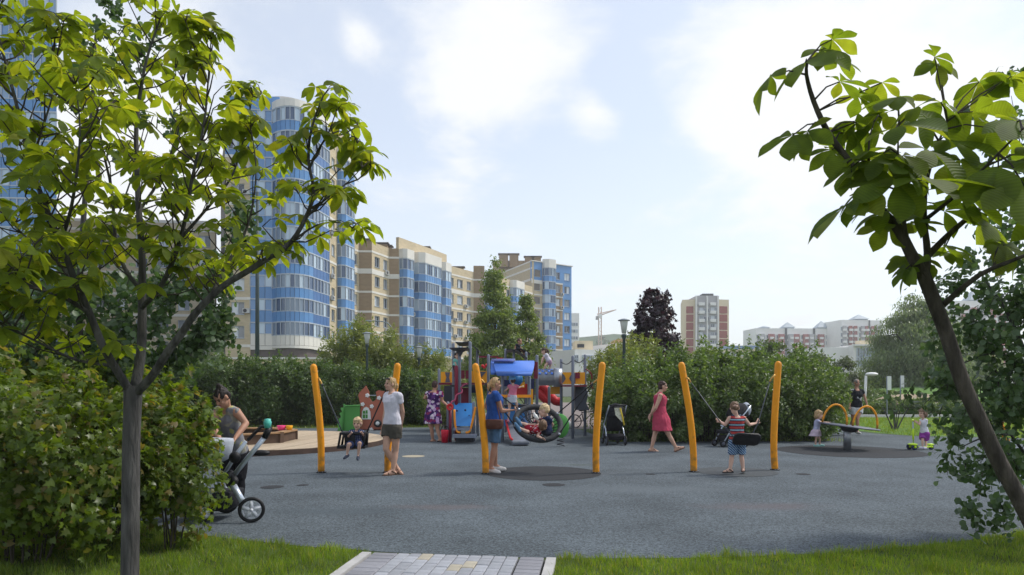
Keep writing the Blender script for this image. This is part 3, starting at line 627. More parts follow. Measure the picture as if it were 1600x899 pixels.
def gabled(px0, px1, ytop, d, label, tips, cols):
    o = thing('apartment_house', (V2((px0 + px1) / 2, d).x, d, 0), label, 'building', 'apartment houses with pyramid roofs on the skyline'); zt = zat(ytop, d)
    A, B = far_block(o, px0, px1, d, d + 3, 0, zt, 16, m_w1); t, n, ln, an = frame_of(A, B)
    for i, f in enumerate(cols):
        q = A + t * ln * f; b = MB(); b.box((q.x, q.y - .5, (zt - 3) / 2), (ln * .072, 1.4, zt - 3), an); b.build('brick_panel', m_red if i % 3 else m_gry, o)
        for k in range(6): link('balcony', bal_me, o, (q.x, q.y - 1.5, zt - 5.6 - 3 * k), (0, 0, an))
    far_windows(o, A, B, [f + .035 for f in cols], [zt - 5.4 - 3 * k for k in range(8)], 1.5, 1.7, g_dk); far_windows(o, A, B, [f - .035 for f in cols], [zt - 5.4 - 3 * k for k in range(8)], 1.5, 1.9, g_dk)
    for f in ((.36, .70) if len(tips) > 1 else (.68,)):
        q = A + t * ln * f; b = MB(); b.box((q.x, q.y - .1, zt / 2), (ln * .022, .9, zt + .02), an); b.build('recess_shade_strip', m_dark, o)  # dark strip proud of the wall, coloured as the shade of a recess
    for k in range(6):
        q = A + t * ln * .5; b = MB(); b.box((q.x, q.y - .15, zt - 3.2 - 3 * k), (ln * .985, .4, .5), an); b.build('band', m_w1, o)
    for (x, y, w) in tips:
        q = V2(x, d + 5); zz = zat(y, d); w = w * d / F; b = MB(); b.box((q.x, q.y, zt + .3), (w, w, .6)); b.add([(q.x - w * .6, q.y - w * .6, zt + .6), (q.x + w * .6, q.y - w * .6, zt + .6), (q.x + w * .6, q.y + w * .6, zt + .6), (q.x - w * .6, q.y + w * .6, zt + .6), (q.x, q.y, zz)], [(0, 1, 4), (1, 2, 4), (2, 3, 4), (3, 0, 4), (3, 2, 1, 0)]); b.build('roof', m_glb, o)
gabled(1181, 1310, 513, 350, 'pale far apartment house with red and grey stripes and three pyramid roofs', [(1193, 508, 14), (1230, 502, 16), (1283, 500, 16)], [.06, .18, .3, .42, .48, .6, .66, .78, .9, .96])
gabled(1315, 1378, 500, 340, 'smaller pale far apartment house with one big pyramid roof, left of the willow', [(1341, 490, 20)], [.05, .2, .32, .5, .6, .75, .9])
gabled(1480, 1580, 470, 300, 'far pale pink striped apartment house hidden behind the right hand trees', [(1520, 450, 20)], [.1, .25, .4, .55, .7, .85])
o = thing('pavilion', (68, 130, 0), 'white building with tall windows between pilasters, left of the willow', 'building')
A, B = far_block(o, 1274, 1334, 131, 131, 0, zat(543, 131), 8, m_w1); far_block(o, 1334, 1376, 129, 129, 0, zat(539, 129), 10, m_w1, 'hall'); A, B = V2(1334, 129), V2(1376, 129)
far_windows(o, A, B, [.2, .52, .84], [zat(558, 129), zat(573, 129)], .0 + 1.0, 1.7)
far_windows(o, A, B, [.32, .64, .96], [zat(558, 129), zat(573, 129)], 1.0, 1.7)
b = MB(); q = V2(1355, 128.6); b.box((q.x, q.y, zat(539, 129) - .1), (5.4, 1, .3)); b.build('cornice', m_w1, o)
b = MB(); q = V2(1362, 132); b.box((q.x, q.y + 3, zat(536, 129) + .3), (2.4, 2, 1)); b.build('roof_room', m_w2, o)
# ---- crane
m_crane = mat('crane_paint', srgb(205, 175, 160), .6)
def crane(mx, ybase, ytop, jx0, jy0, jx1, jy1, d, label):
    o = thing('tower_crane', (P(mx, 607, d).x, d, 0), label, 'crane')
    b = MB(); p0, p1 = P(mx, ybase, d), P(mx, ytop, d); p0.z = 0; w = .8
    for sx in (-1, 1):
        for sy in (-1, 1): b.tube([(p0.x + sx * w, d + sy * w, p0.z), (p1.x + sx * w, d + sy * w, p1.z)], .2, 4)
    nseg = 26
    for k in range(nseg):
        z0_, z1_ = p0.z + (p1.z - p0.z) * k / nseg, p0.z + (p1.z - p0.z) * (k + 1) / nseg; s_ = 1 if k % 2 else -1
        b.tube([(p0.x - s_ * w, d - w, z0_), (p0.x + s_ * w, d - w, z1_)], .12, 4)
    b.build('mast', m_crane, o)
    b = MB(); j0, j1 = P(jx0, jy0, d), P(jx1, jy1, d); up = Vector((0, 0, 1.6))
    b.tube([j0, j1], .25, 4); b.tube([j0 + up, j1], .2, 4)
    for k in range(14): a = j0.lerp(j1, k / 14); c = (j0 + up).lerp(j1, (k + .5) / 14); b.tube([a, c], .1, 4); b.tube([c, j0.lerp(j1, (k + 1) / 14)], .1, 4)
    b.build('jib', m_crane, o); b = MB(); c = P(mx, ytop + 14, d); b.box((c.x, d - 1.2, c.z), (2, 1.6, 2)); b.build('cab', m_w1, o)
    b = MB(); b.box((j0.x, d, j0.z - .8), (1.6, 1.4, 2)); b.build('counterweight', m_gry, o)
crane(937.5, 560, 480, 933, 495, 963, 484, 400, 'pale lattice tower crane with rising jib far beyond the white building')
crane(1002.5, 560, 476, 1004, 492, 993, 482, 430, 'second far crane half hidden behind the purple maple')
# ================================================================ PLANTS
m_bark = mat('bark_grey', (.070, .067, .064), .95, .55, 22, 1.0, 60, stretch=(1, 1, .16), detail=8)
m_bark2 = mat('bark_brown', (.064, .054, .046), .95, .55, 24, 1.0, 60, stretch=(1, 1, .2), detail=8)
m_twig = mat('twig_dark', (.05, .042, .034), .9, .3, 10)
L_ches = leafmat('leaf_chestnut', (.100, .150, .016), (.155, .205, .024), (.21, .23, .03), .60, (2.7, 2.4, .7), .5, ribs=True)
L_ches2 = leafmat('leaf_chestnut_big', (.080, .130, .018), (.115, .165, .022), (.15, .19, .03), .58, (2.7, 2.4, .7), .6, ribs=True)
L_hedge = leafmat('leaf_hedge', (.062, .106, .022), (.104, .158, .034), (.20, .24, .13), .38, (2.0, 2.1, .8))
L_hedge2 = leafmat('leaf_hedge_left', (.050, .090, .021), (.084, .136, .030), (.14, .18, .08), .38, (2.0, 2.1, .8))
L_willow = leafmat('leaf_pale', (.110, .140, .030), (.175, .205, .050), (.22, .24, .08), .40, (2.0, 2.0, .8))
L_near = leafmat('leaf_near_bush', (.072, .116, .014), (.124, .176, .022), (.18, .14, .05), .48, (2.3, 2.2, .6))
L_aspen = leafmat('leaf_aspen', (.045, .085, .034), (.075, .125, .045), (.14, .19, .12), .38, (2.0, 2.1, 1.0))
L_poplar = leafmat('leaf_poplar', (.105, .150, .032), (.165, .220, .055), (.23, .27, .12), .42, (2.0, 2.0, .8))
L_purple = leafmat('leaf_purple', (.018, .008, .014), (.034, .013, .020), (.05, .02, .03), .2, (2.0, .9, 1.0))
L_grey = leafmat('leaf_willow', (.125, .170, .075), (.180, .225, .110), (.23, .26, .15), .40, (1.8, 1.9, 1.0))
L_dark = leafmat('leaf_far', (.060, .085, .032), (.095, .120, .048), (.13, .15, .07), .34, (1.8, 1.9, .9))

SH = {  # leaf outlines: (along, across, lift) points and faces
 'diamond': ([(0, 0, 0), (.5, -.3, .05), (1, 0, -.05), (.5, .3, .05)], [(0, 1, 2), (0, 2, 3)]),
 'oval': ([(0, 0, 0), (.33, -.25, .06), (.72, -.2, .04), (1, 0, -.08), (.72, .2, .04), (.33, .25, .06)], [(0, 1, 2), (0, 2, 3), (0, 3, 4), (0, 4, 5)]),
 'round': ([(0, 0, 0), (.2, -.38, .05), (.62, -.4, .04), (1, 0, -.06), (.62, .4, .04), (.2, .38, .05)], [(0, 1, 2), (0, 2, 3), (0, 3, 4), (0, 4, 5)]),
 'lobed': ([(0, 0, 0), (.12, -.48, -.05), (.42, -.2, .05), (.62, -.42, -.03), (.66, -.13, .04), (1, 0, -.1), (.66, .13, .04), (.62, .42, -.03), (.42, .2, .05), (.12, .48, -.05)], [(0, 1, 2), (0, 2, 8), (2, 3, 4), (2, 4, 6), (2, 6, 8), (4, 5, 6), (6, 7, 8), (0, 8, 9)]),
 'needle': ([(0, 0, 0), (.5, -.15, 0), (1, 0, 0), (.5, .15, 0)], [(0, 1, 2), (0, 2, 3)]),
}
def leaf_cloud(name, pts, nrm, size, shape, m, r, spread=.7, hang=0.0, lengthdir=None):
    """one mesh of many leaves: each leaf lies roughly across nrm, turned at random"""
    n = len(pts); V0, F0 = SH[shape]; V0 = np.array(V0); F0 = np.array(F0)
    N = nrm / np.maximum(np.linalg.norm(nrm, axis=1, keepdims=True), 1e-6) + r.normal(0, spread, (n, 3)); N /= np.linalg.norm(N, axis=1, keepdims=True)
    A = r.normal(0, 1, (n, 3)) if lengthdir is None else lengthdir + r.normal(0, .35, (n, 3))
    A[:, 2] -= hang; A -= N * (A * N).sum(1, keepdims=True); A /= np.maximum(np.linalg.norm(A, axis=1, keepdims=True), 1e-6); B = np.cross(N, A)
    s = size[:, None, None]
    V = pts[:, None, :] + s * (V0[None, :, 0:1] * A[:, None, :] + V0[None, :, 1:2] * B[:, None, :] + V0[None, :, 2:3] * N[:, None, :])
    k = len(V0); Fa = (np.arange(n)[:, None, None] * k + F0[None]).reshape(-1, 3)
    return np_mesh(name, V.reshape(-1, 3), Fa, m)
def clump_pts(r, n, R3, cz, ncl, sig, low=.0, power=.45):
    """points in clumps through an ellipsoid, denser towards its outside"""
    d = r.normal(0, 1, (ncl, 3)); d /= np.linalg.norm(d, axis=1, keepdims=True); rad = r.uniform(0.15, 1, ncl) ** power
    c = d * rad[:, None]; c = c[c[:, 2] > low - .95] if low > -1 else c
    k = r.integers(0, len(c), n); w = r.uniform(.6, 1.3, len(c))
    o = r.normal(0, 1, (n, 3)); o /= np.linalg.norm(o, axis=1, keepdims=True); o *= (r.uniform(0, 1, n) ** .5)[:, None] * sig * w[k][:, None]
    p = c[k] + o; nr = o * 1.5 + c[k] * .8; nr[:, 2] += .45
    # leafy shoots that break the outline
    ns = max(6, n // 260); d2 = r.normal(0, 1, (ns, 3)); d2[:, 2] = np.abs(d2[:, 2]) * .9 + .15; d2 /= np.linalg.norm(d2, axis=1, keepdims=True); m_ = n // 7 // ns + 6
    t = r.uniform(0, 1, (ns, m_, 1)); L_ = r.uniform(.16, .42, (ns, 1, 1)); bend = r.normal(0, .25, (ns, 1, 3)); bend[..., 2] += .35
    sp = d2[:, None, :] * .82 + d2[:, None, :] * t * L_ + bend * t * t * L_ + r.normal(0, .022, (ns, m_, 3)); sn = r.normal(0, .6, (ns, m_, 3)) + np.array([0, 0, .8])
    p = np.concatenate([p, sp.reshape(-1, 3)]); nr = np.concatenate([nr, sn.reshape(-1, 3)])
    P_ = p * np.array(R3) + np.array([0, 0, cz]); return P_, nr
def stems_mb(r, n, R3, h, r0=.018):
    b = MB()
    for i in range(n):
        a = r.uniform(0, 6.28); k = r.uniform(.1, .75); x, y = R3[0] * k * math.cos(a), R3[1] * k * math.sin(a); z = h * r.uniform(.55, .95)
        b.tube([(x * .3, y * .3, -.03), (x * .42 + r.normal() * .03, y * .3, z * .3), (x * .65, y * .65 + r.normal() * .05, z * .65), (x, y, z)], [r0, r0 * .8, r0 * .55, r0 * .25], 5)
    return b
protos = {}
def shrub(name, loc, size, proto, label, cat, group=None, rot=0.0):
    """proto = (key, R3, n, leaf size, shape, material, clumps, sigma)"""
    key, R3, n, ls, shape, m, ncl, sig = proto
    if key not in protos:
        r = np.random.default_rng(len(protos) * 7 + 5)
        p, nr = clump_pts(r, n, R3, R3[2] * .92, ncl, sig); k = p[:, 2] > .04; p, nr = p[k], nr[k]
        me = leaf_cloud(key, p, nr, r.uniform(.7, 1.25, len(p)) * ls, shape, m, r, .75, .15)
        protos[key] = (me, stems_mb(r, 9, R3, R3[2] * 1.7).mesh('stem', m_twig))
    o = thing(name, loc, label, cat, group); o.rotation_euler.z = rot; o.scale = size if hasattr(size, '__len__') else (size,) * 3
    for nm, me in zip(('foliage', 'stem'), protos[key]):
        c = bpy.data.objects.new(nm, me); COL.objects.link(c); c.parent = o
    return o
rs = random.Random(21)
PH = [('hedge_a', (1.15, 1.0, 1.05), 9500, .085, 'oval', L_hedge, 52, .25), ('hedge_b', (1.0, 1.0, 1.15), 9000, .085, 'oval', L_hedge, 46, .27)]
PL = [('hedgel_a', (1.3, 1.2, 1.14), 9000, .105, 'oval', L_hedge2, 52, .25), ('hedgel_b', (1.2, 1.2, 1.24), 8500, .105, 'oval', L_hedge2, 46, .27)]
PW = ('pale_a', (1.0, 1.0, 1.4), 9000, .12, 'needle', L_willow, 60, .34)
# right hedge: from the buggy to behind the spinner
hedge = [(976, 19.0, .95), (990, 20.2, 1.0), (1006, 18.9, 1.0), (1030, 20.0, 1.14), (1054, 18.8, 1.04), (1080, 20.2, 1.22), (1104, 18.8, 1.07), (1128, 20.3, 1.22), (1150, 18.9, 1.1), (1180, 20.3, 1.2), (1200, 19.0, 1.12), (1228, 20.4, 1.14), (1246, 19.2, 1.08), (1258, 20.6, 1.1), (1266, 19.6, .95), (1272, 21.6, .98)]
for i, (x, d, s) in enumerate(hedge):
    c = P(x, 607, d); c.z = 0
    shrub('hedge_shrub', c, (s * rs.uniform(.92, 1.08), s, s * rs.uniform(.93, 1.07)), PH[i % 2], 'green shrub in the %s row of the right hedge, %s from the left' % (('front', 'back')[i % 2], ORD[i // 2]), 'shrub', 'shrubs of the hedge on the right of the court', rs.uniform(0, 6.28))
# left hedge: behind the deck and the playhouse
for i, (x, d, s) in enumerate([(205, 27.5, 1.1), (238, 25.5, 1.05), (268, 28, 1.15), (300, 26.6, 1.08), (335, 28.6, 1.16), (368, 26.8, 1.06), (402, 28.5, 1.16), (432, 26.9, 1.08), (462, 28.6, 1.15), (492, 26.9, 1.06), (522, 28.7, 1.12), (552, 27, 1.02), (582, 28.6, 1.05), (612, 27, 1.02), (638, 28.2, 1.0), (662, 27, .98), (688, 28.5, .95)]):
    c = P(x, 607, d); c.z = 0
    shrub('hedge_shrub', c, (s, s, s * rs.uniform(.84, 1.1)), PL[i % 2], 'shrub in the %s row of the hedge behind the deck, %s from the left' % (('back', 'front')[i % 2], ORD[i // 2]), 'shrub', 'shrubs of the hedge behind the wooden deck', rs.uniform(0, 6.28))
for i, (x, d, s, lb) in enumerate([(552, 30, 1.50, 'pale green feathery shrub rising over the hedge left of the lantern lamp'), (578, 30, 1.62, 'pale green feathery shrub rising over the hedge right behind the lantern lamp'), (612, 30, 1.05, 'low pale feathery shrub over the hedge above the second yellow swing post'), (652, 29.5, 1.2, 'pale yellowish shrub over the hedge near the purple dress woman'), (676, 30, 1.12, 'last pale shrub of the hedge beside the climbing frame'), (510, 30, 1.0, 'pale shrub over the hedge right of the first yellow post'), (698, 23.5, .78, 'light green shrub behind the striped barrier of the climbing frame')]):
    c = P(x, 607, d); c.z = 0; shrub('pale_shrub', c, (s, s, s), PW, lb, 'shrub', 'pale shrubs over the left hedge', rs.uniform(0, 6.28))
for (x, d, s, lb) in [(962, 22.5, 1.05, 'pale yellow green shrub around the foot of the right lamp post'), (985, 24, 1.2, 'taller yellow green shrub just right of the right lamp post')]:
    c = P(x, 607, d); c.z = 0; shrub('pale_shrub', c, (s, s, s), PW, lb, 'shrub', None, rs.uniform(0, 6.28))
# ---- far trees: one builder for crowns with trunk
def tree(name, px, d, prof, n, ls, shape, m, label, group=None, trunk_r=.12, seed=1, ncl=90, droop=0, bark=None, sparse=1.0, h0=1.0, sq=1.0, base=0.0):
    """prof = [(z, radius)...] crown outline; leaves gather in clumps along side branches"""
    r = np.random.default_rng(seed); c = P(px, 607, d); o = thing(name, (c.x, d, base), label, 'tree', group)
    zs = np.array([p[0] for p in prof]); rr = np.array([p[1] for p in prof]); top = zs[-1]
    z = r.uniform(zs[0], zs[-1], ncl * 3); wgt = np.interp(z, zs, rr); k = r.uniform(0, wgt.max(), ncl * 3) < wgt; z = z[k][:ncl]; R = np.interp(z, zs, rr)
    a = r.uniform(0, 2 * np.pi, len(z)); q = R * r.uniform(.2, 1, len(z)) ** .55; cc = np.stack([q * np.cos(a), q * np.sin(a), z], 1)
    ci = r.integers(0, len(cc), n); sg = np.maximum(.22 * rr.max(), .3 * np.interp(z, zs, rr)) * sparse
    off_ = r.normal(0, .5, (n, 3)) * sg[ci][:, None]; off_[:, 2] *= .7 if not droop else 1.0
    if droop: off_[:, 2] = -np.abs(off_[:, 2]) * droop + .3 * sg[ci]
    p = cc[ci] + off_; p[:, 2] = np.minimum(p[:, 2], top * 1.02 + off_[:, 2] * .05); p[:, 2] = np.maximum(p[:, 2], .1)
    nr = off_ + cc[ci] * np.array([.5, .5, 0]); nr[:, 2] += .5 * sg.mean()
    ld = None
    if droop: ld = np.tile(np.array([0, 0, -1.0]), (n, 1))
    me = leaf_cloud('crown', p, nr, r.uniform(.7, 1.3, n) * ls, shape, m, r, .7, .2, ld)
    link('crown', me, o, (c.x, d, base))
    b = MB(); t = [(0, 0, -.05)] + [(r.normal(0, .03 * top * .15), r.normal(0, .03 * top * .15), top * f) for f in (.25, .5, .72, .9)]
    b.tube(t, [trunk_r, trunk_r * .8, trunk_r * .55, trunk_r * .3, trunk_r * .06], 7)
    for i in range(min(len(cc), 46)):
        e = cc[i]; f = max(.08, e[2] / top - .12 - .15 * np.hypot(e[0], e[1]) / top); s = np.array([0, 0, top * f]); mid = s + (e - s) * .5 + np.array([0, 0, .05 * top * (1 if not droop else 2)])
        b.tube([s, mid, e], [trunk_r * .32 * (1 - .6 * f), trunk_r * .2 * (1 - .6 * f), trunk_r * .06], 4)
    b2 = b.mesh('trunk', bark or m_bark, True); link('trunk', b2, o, (c.x, d, base)); return o
tree('poplar_tree', 775, 34, [(1.3, 1.2), (2.4, 1.55), (3.6, 1.35), (5.2, .85), (6.6, .5), (7.9, .08)], 21000, .125, 'oval', L_poplar, 'tall pointed young poplar behind the blue roofed climbing frame', 'young poplars behind the climbing frame', .09, 3, 150, sparse=.9)
tree('poplar_tree', 821, 35, [(1.0, 1.0), (2.2, 1.3), (3.4, 1.1), (4.8, .6), (6.2, .10)], 15000, .125, 'oval', L_poplar, 'shorter pointed poplar right of the tall one, above the silver tube', 'young poplars behind the climbing frame', .08, 4, 120, sparse=.9)
tree('poplar_tree', 745, 36, [(1.0, .6), (2.2, .8), (3.2, .5), (3.9, .1)], 5000, .11, 'oval', L_poplar, 'smallest poplar, low at the left foot of the tall one', 'young poplars behind the climbing frame', .06, 5, 60)
tree('purple_maple', 1024, 26, [(1.7, .7), (2.4, 1.0), (3.0, 1.0), (3.5, .88), (4.1, .72), (4.6, .56), (5.0, .4), (5.25, .25)], 7500, .15, 'lobed', L_purple, 'dark purple leaved maple rising over the hedge right of the lamp post', None, .06, 8, 170, sparse=.8)
tree('willow_tree', 1428, 58, [(.8, 3.2), (2.5, 3.7), (4.5, 3.6), (6.4, 3.0), (8.0, 1.9), (9.4, .5)], 46000, .30, 'needle', L_grey, 'large rounded grey green willow beyond the meadow on the right', None, .25, 9, 170, droop=1.5)
tree('willow_tree', 1490, 66, [(.8, 3.2), (2.5, 3.8), (4.5, 3.6), (6.2, 2.6), (8.0, .6)], 28000, .34, 'needle', L_grey, 'second grey green willow behind the leaning chestnut trunk', None, .25, 10, 140, droop=1.5)
tg = 'green trees over the right hedge'
for i, (x, d, h, w, lb) in enumerate([(1105, 34, 3.4, 1.5, 'mid green tree over the hedge in front of the red striped tower'), (1140, 30, 2.9, 1.2, 'round green tree over the hedge right of the red striped tower'), (1206, 32, 3.6, 1.4, 'bright green tree over the hedge above the third swing'), (1240, 40, 3.4, 1.6, 'bushy tree over the hedge right of the last yellow post'), (1275, 44, 3.6, 1.7, 'dark tree over the hedge in front of the white pavilion'), (1318, 52, 3.8, 2.0, 'tree behind the woman in the black shirt'), (1372, 58, 4.0, 2.2, 'dark green tree at the left foot of the willow'), (1052, 36, 2.9, 1.4, 'low green tree at the foot of the purple maple'), (1005, 40, 3.0, 1.3, 'small green tree between the lamp post and the purple maple')]):
    tree('broadleaf_tree', x, d, [(.4, w * .6), (h * .35, w), (h * .65, w * .85), (h * .88, w * .5), (h, .15)], 6500, .15 if d < 40 else .2, 'oval', L_dark if i % 3 else L_poplar, lb, tg, .09, 30 + i, 60)
tree('conifer', 975, 44, [(.5, 1.3), (1.5, 1.1), (2.8, .7), (3.7, .35), (4.4, .05)], 6000, .22, 'needle', L_dark, 'small dark conifer just behind the right lamp post', None, .09, 60, 70)
for i, (x, d, h, w) in enumerate([(120, 60, 5, 3), (180, 64, 6, 3), (60, 58, 5, 3), (270, 62, 5.2, 3), (330, 66, 5, 2.6), (10, 60, 5.5, 3)]):
    tree('broadleaf_tree', x, d, [(.4, w * .6), (h * .35, w), (h * .65, w * .85), (h * .88, w * .5), (h, .15)], 8000, .25, 'oval', L_dark, 'dark green tree rising behind the left hedge, %s of six' % ORD[i], 'trees behind the left hedge', .12, 70 + i, 70)
hr = np.random.default_rng(5)
for i in range(26):
    x = 890 + i * 18 + hr.uniform(-6, 6) if i < 14 else 1130 + (i - 14) * 40; d = hr.uniform(380, 470); h = hr.uniform(7, 12) ; w = h * .5; zb = 6 + hr.uniform(0, 24) * (1 if i < 14 else .5)
    tree('distant_tree', x, d, [(.2, w * .7), (h * .4, w), (h * .7, w * .8), (h, .3)], 700, 1.2, 'oval', L_dark, 'tiny far tree on the hazy hillside, %s from its left end' % (ORD[i] if i < 20 else 'twenty ' + ORD[i - 20]), 'trees on the far hillside', .3, 100 + i, 25, base=zb)
# low planting in front of the mound, bare stems, near right
PB = ('low_bush', (1.0, .8, .5), 2600, .11, 'oval', L_hedge, 34, .34)
for i, (x, d, s) in enumerate([(1352, 36, 1.0), (1374, 37, .85), (1402, 36.5, 1.0), (1424, 37, .9), (1446, 36, 1.0), (1470, 36.5, 1.2), (1500, 37, 1.3), (1390, 50, 1.3), (1370, 52, 1.4), (1345, 50, 1.5), (1440, 52, 1.1)]):
    c = P(x, 607, d); c.z = 0; shrub('low_bush', c, (s, s, s), PB, 'low dark bush %s, %s from the left' % (('along the white kerb', 'on the bank behind the earth mound')[i > 6], ORD[i if i < 7 else i - 7]), 'bush', 'low bushes beyond the meadow', rs.uniform(0, 6))
c = P(1398, 607, 24); c.z = 0
o = thing('bare_shrub', c, 'small shrub of thin bare upright stems standing in the bright meadow', 'shrub'); r = np.random.default_rng(3)
for k in range(8):
    a = r.uniform(-.6, .6); b = MB(); b.tube([(c.x + a * .15, 24 + r.normal() * .05, -.02), (c.x + a * .5, 24, .4), (c.x + a, 24 + r.normal() * .1, .95)], [.022, .017, .006], 5); b.build('stem', m_bark, o)

# ---- palmate chestnut leaves
def palm_mesh(seed, nl=5, droop=.35, L=1.0, wide=1.0, fine=False):
    r = random.Random(seed); V = []; Fa = []; UV = []
    angs = {5: (-112, -55, 0, 55, 112), 7: (-135, -92, -46, 0, 46, 92, 135)}[nl]; lens = {5: (.62, .9, 1, .9, .62), 7: (.5, .75, .95, 1, .95, .75, .5)}[nl]
    for a, l in zip(angs, lens):
        a = math.radians(a + r.uniform(-9, 9)); l = l * r.uniform(.88, 1.1) * L; dr = droop * r.uniform(.5, 1.5); fold = r.uniform(.12, .3); tw = r.uniform(-.25, .25)
        ca, sa = math.cos(a), math.sin(a); n0 = len(V); st = ((0.04, .02), (.3, .13), (.62, .225), (.82, .18), (1.0, .0)) if not fine else ((.03, .015), (.2, .07), (.4, .155), (.58, .215), (.72, .232), (.83, .19), (.91, .11), (.955, .05), (1.0, .0))
        for (t, w) in st:
            zc = -dr * t * t * l
            for s in (-1, 0, 1):
                y = s * w * wide * l; x = t * l; z = zc + abs(s) * fold * w * l + s * w * l * tw
                V.append((x * ca - y * sa, x * sa + y * ca, z)); UV.append((t, s * w / .235 * .5))
        for j in range(len(st) - 1):
            for s in (0, 1):
                i0 = n0 + j * 3 + s; Fa.append((i0, i0 + 3, i0 + 4)); Fa.append((i0, i0 + 4, i0 + 1))
    return np.array(V), np.array(Fa), np.array(UV)
PALM2 = [palm_mesh(s + 20, 7 if s % 2 else 5, .3 + .1 * (s % 3), 1.0, 1.12, True) for s in range(6)]
PALM = [palm_mesh(s, 7 if s % 2 else 5, .25 + .1 * (s % 3)) for s in range(6)]
def leaf_matrix(pos, out, size, r, tilt=.5, lean=(0, 0)):
    n = Vector((out.x * tilt + lean[0] + r.gauss(0, .3), out.y * tilt + lean[1] + r.gauss(0, .3), 1)).normalized(); x = Vector((out.x, out.y, -.15)); x = (x - n * x.dot(n))
    x = x.normalized() if x.length > .05 else n.orthogonal().normalized(); y = n.cross(x); M = Matrix((x, y, n)).transposed().to_4x4() @ Matrix.Diagonal((size, size, size, 1)); M.translation = pos; return M
def put_leaves(o, leaves, m, nobj, key, PALM=PALM):
    """the nearest and largest leaves as parts, the rest joined as one foliage part"""
    mes = [np_mesh('leaf_' + key, v, f, m, True, uv=u) for v, f, u in PALM]
    leaves.sort(key=lambda t: -t[2])
    for (M, v, _) in leaves[:nobj]:
        c = bpy.data.objects.new('leaf', mes[v]); COL.objects.link(c); c.parent = o; W_ = M.copy(); W_.translation -= WL[o]; c.matrix_local = W_
    rest = leaves[nobj:]
    if rest:
        Vs, Fs, Us, n = [], [], [], 0
        for (M, v, _) in rest:
            V, Fa, U = PALM[v]; A = np.array(M); Vs.append(V @ A[:3, :3].T + A[:3, 3]); Fs.append(Fa + n); Us.append(U); n += len(V)
        f = link('foliage', np_mesh('foliage', np.concatenate(Vs) - np.array(WL[o]), np.concatenate(Fs), m, uv=np.concatenate(Us)), o, WL[o]); f['kind'] = 'stuff'
def smooth_path(pts, k=3):
    out = []
    for i in range(len(pts) - 1):
        p0, p1, p2, p3 = pts[max(i - 1, 0)], pts[i], pts[i + 1], pts[min(i + 2, len(pts) - 1)]
        for j in range(k):
            t = j / k; out.append(.5 * ((2 * p1) + (p2 - p0) * t + (2 * p0 - 5 * p1 + 4 * p2 - p3) * t * t + (3 * p1 - p0 - 3 * p2 + p3) * t ** 3))
    return out + [pts[-1]]
def limb_pts(d, lst): return smooth_path([P(x, y, d + (r[0] if r else 0)) for x, y, *r in lst])
DL = 4.5; r = random.Random(5)
Tr = thing('chestnut_tree', (P(203, 950, DL).x, DL, 0), 'large chestnut tree with forked grey trunk and palm shaped leaves filling the left side', 'tree')
limbs = [
 ([(207, 618), (180, 575, -.1), (160, 540, -.2), (140, 490, -.2), (118, 440, -.3), (95, 380, -.3), (70, 320, -.4), (48, 255, -.4), (30, 180, -.5), (8, 95, -.5), (-10, 30, -.5)], .034),
 ([(140, 490, -.2), (100, 465, -.4), (60, 452, -.6), (20, 435, -.7), (-40, 425, -.8)], .018),
 ([(122, 450, -.3), (100, 420, 0), (60, 390, .2), (20, 350, .3), (-30, 300, .3)], .016),
 ([(178, 572, -.1), (120, 563, -.1), (70, 540, -.3), (20, 515, -.4), (-20, 490, -.5)], .014),
 ([(210, 612), (220, 555, .1), (222, 500, .15), (222, 450, .2), (222, 400, .2), (217, 330, .2), (214, 260, .25), (213, 200, .25), (220, 140, .3), (230, 90, .3), (250, 30, .3)], .040),
 ([(222, 455, .2), (195, 420, .3), (180, 370, .4), (175, 300, .5), (160, 230, .5), (150, 160, .5), (140, 90, .5)], .020),
 ([(222, 480, .15), (250, 450), (275, 395, -.1), (290, 340, -.15), (300, 280, -.2), (318, 200, -.2), (325, 130, -.2), (330, 60, -.2)], .022),
 ([(283, 372, -.1), (320, 330, .1), (360, 280, .2), (380, 220, .2), (395, 150, .2)], .014),
 ([(212, 616), (240, 585, -.1), (262, 550, -.2), (285, 520, -.25), (305, 490, -.3), (345, 450, -.35), (385, 425, -.4), (425, 400, -.4), (455, 378, -.4), (478, 340, -.45), (490, 300, -.45), (482, 250, -.45), (487, 200, -.5), (505, 150, -.5)], .034),
 ([(300, 500, -.3), (330, 460, -.1), (350, 420), (380, 370, .05), (395, 320, .1), (400, 260, .1), (392, 200, .1)], .018),
 ([(478, 340, -.45), (508, 312, -.45), (540, 288, -.4), (566, 262, -.4)], .010),
 ([(455, 378, -.4), (495, 352, -.3), (528, 348, -.2), (545, 352, -.2)], .009),
 ([(484, 262, -.45), (505, 222, -.45), (530, 205, -.4), (555, 215, -.4)], .009),
 ([(95, 380, -.3), (110, 330, -.6), (120, 270, -.8), (125, 200, -.9), (118, 130, -.9)], .014),
 ([(217, 330, .2), (250, 280, .6), (275, 220, .8), (285, 150, .9), (290, 80, .9)], .014),
 ([(48, 255, -.4), (70, 190, -.3), (85, 130, -.2), (80, 60, -.2)], .010),
]
b = MB(); b.tube(smooth_path([P(x, y, DL) for x, y in ((203, 952), (203, 899), (204, 800), (205, 700), (207, 640), (208, 603))]), [.066, .060, .057, .0555, .055, .0545, .0545, .054, .0535, .053, .053, .053, .054, .055, .056, .052], 14)
b.build('trunk', m_bark, Tr, True)
leaves = []
CAMP = Vector((0, 0, H))
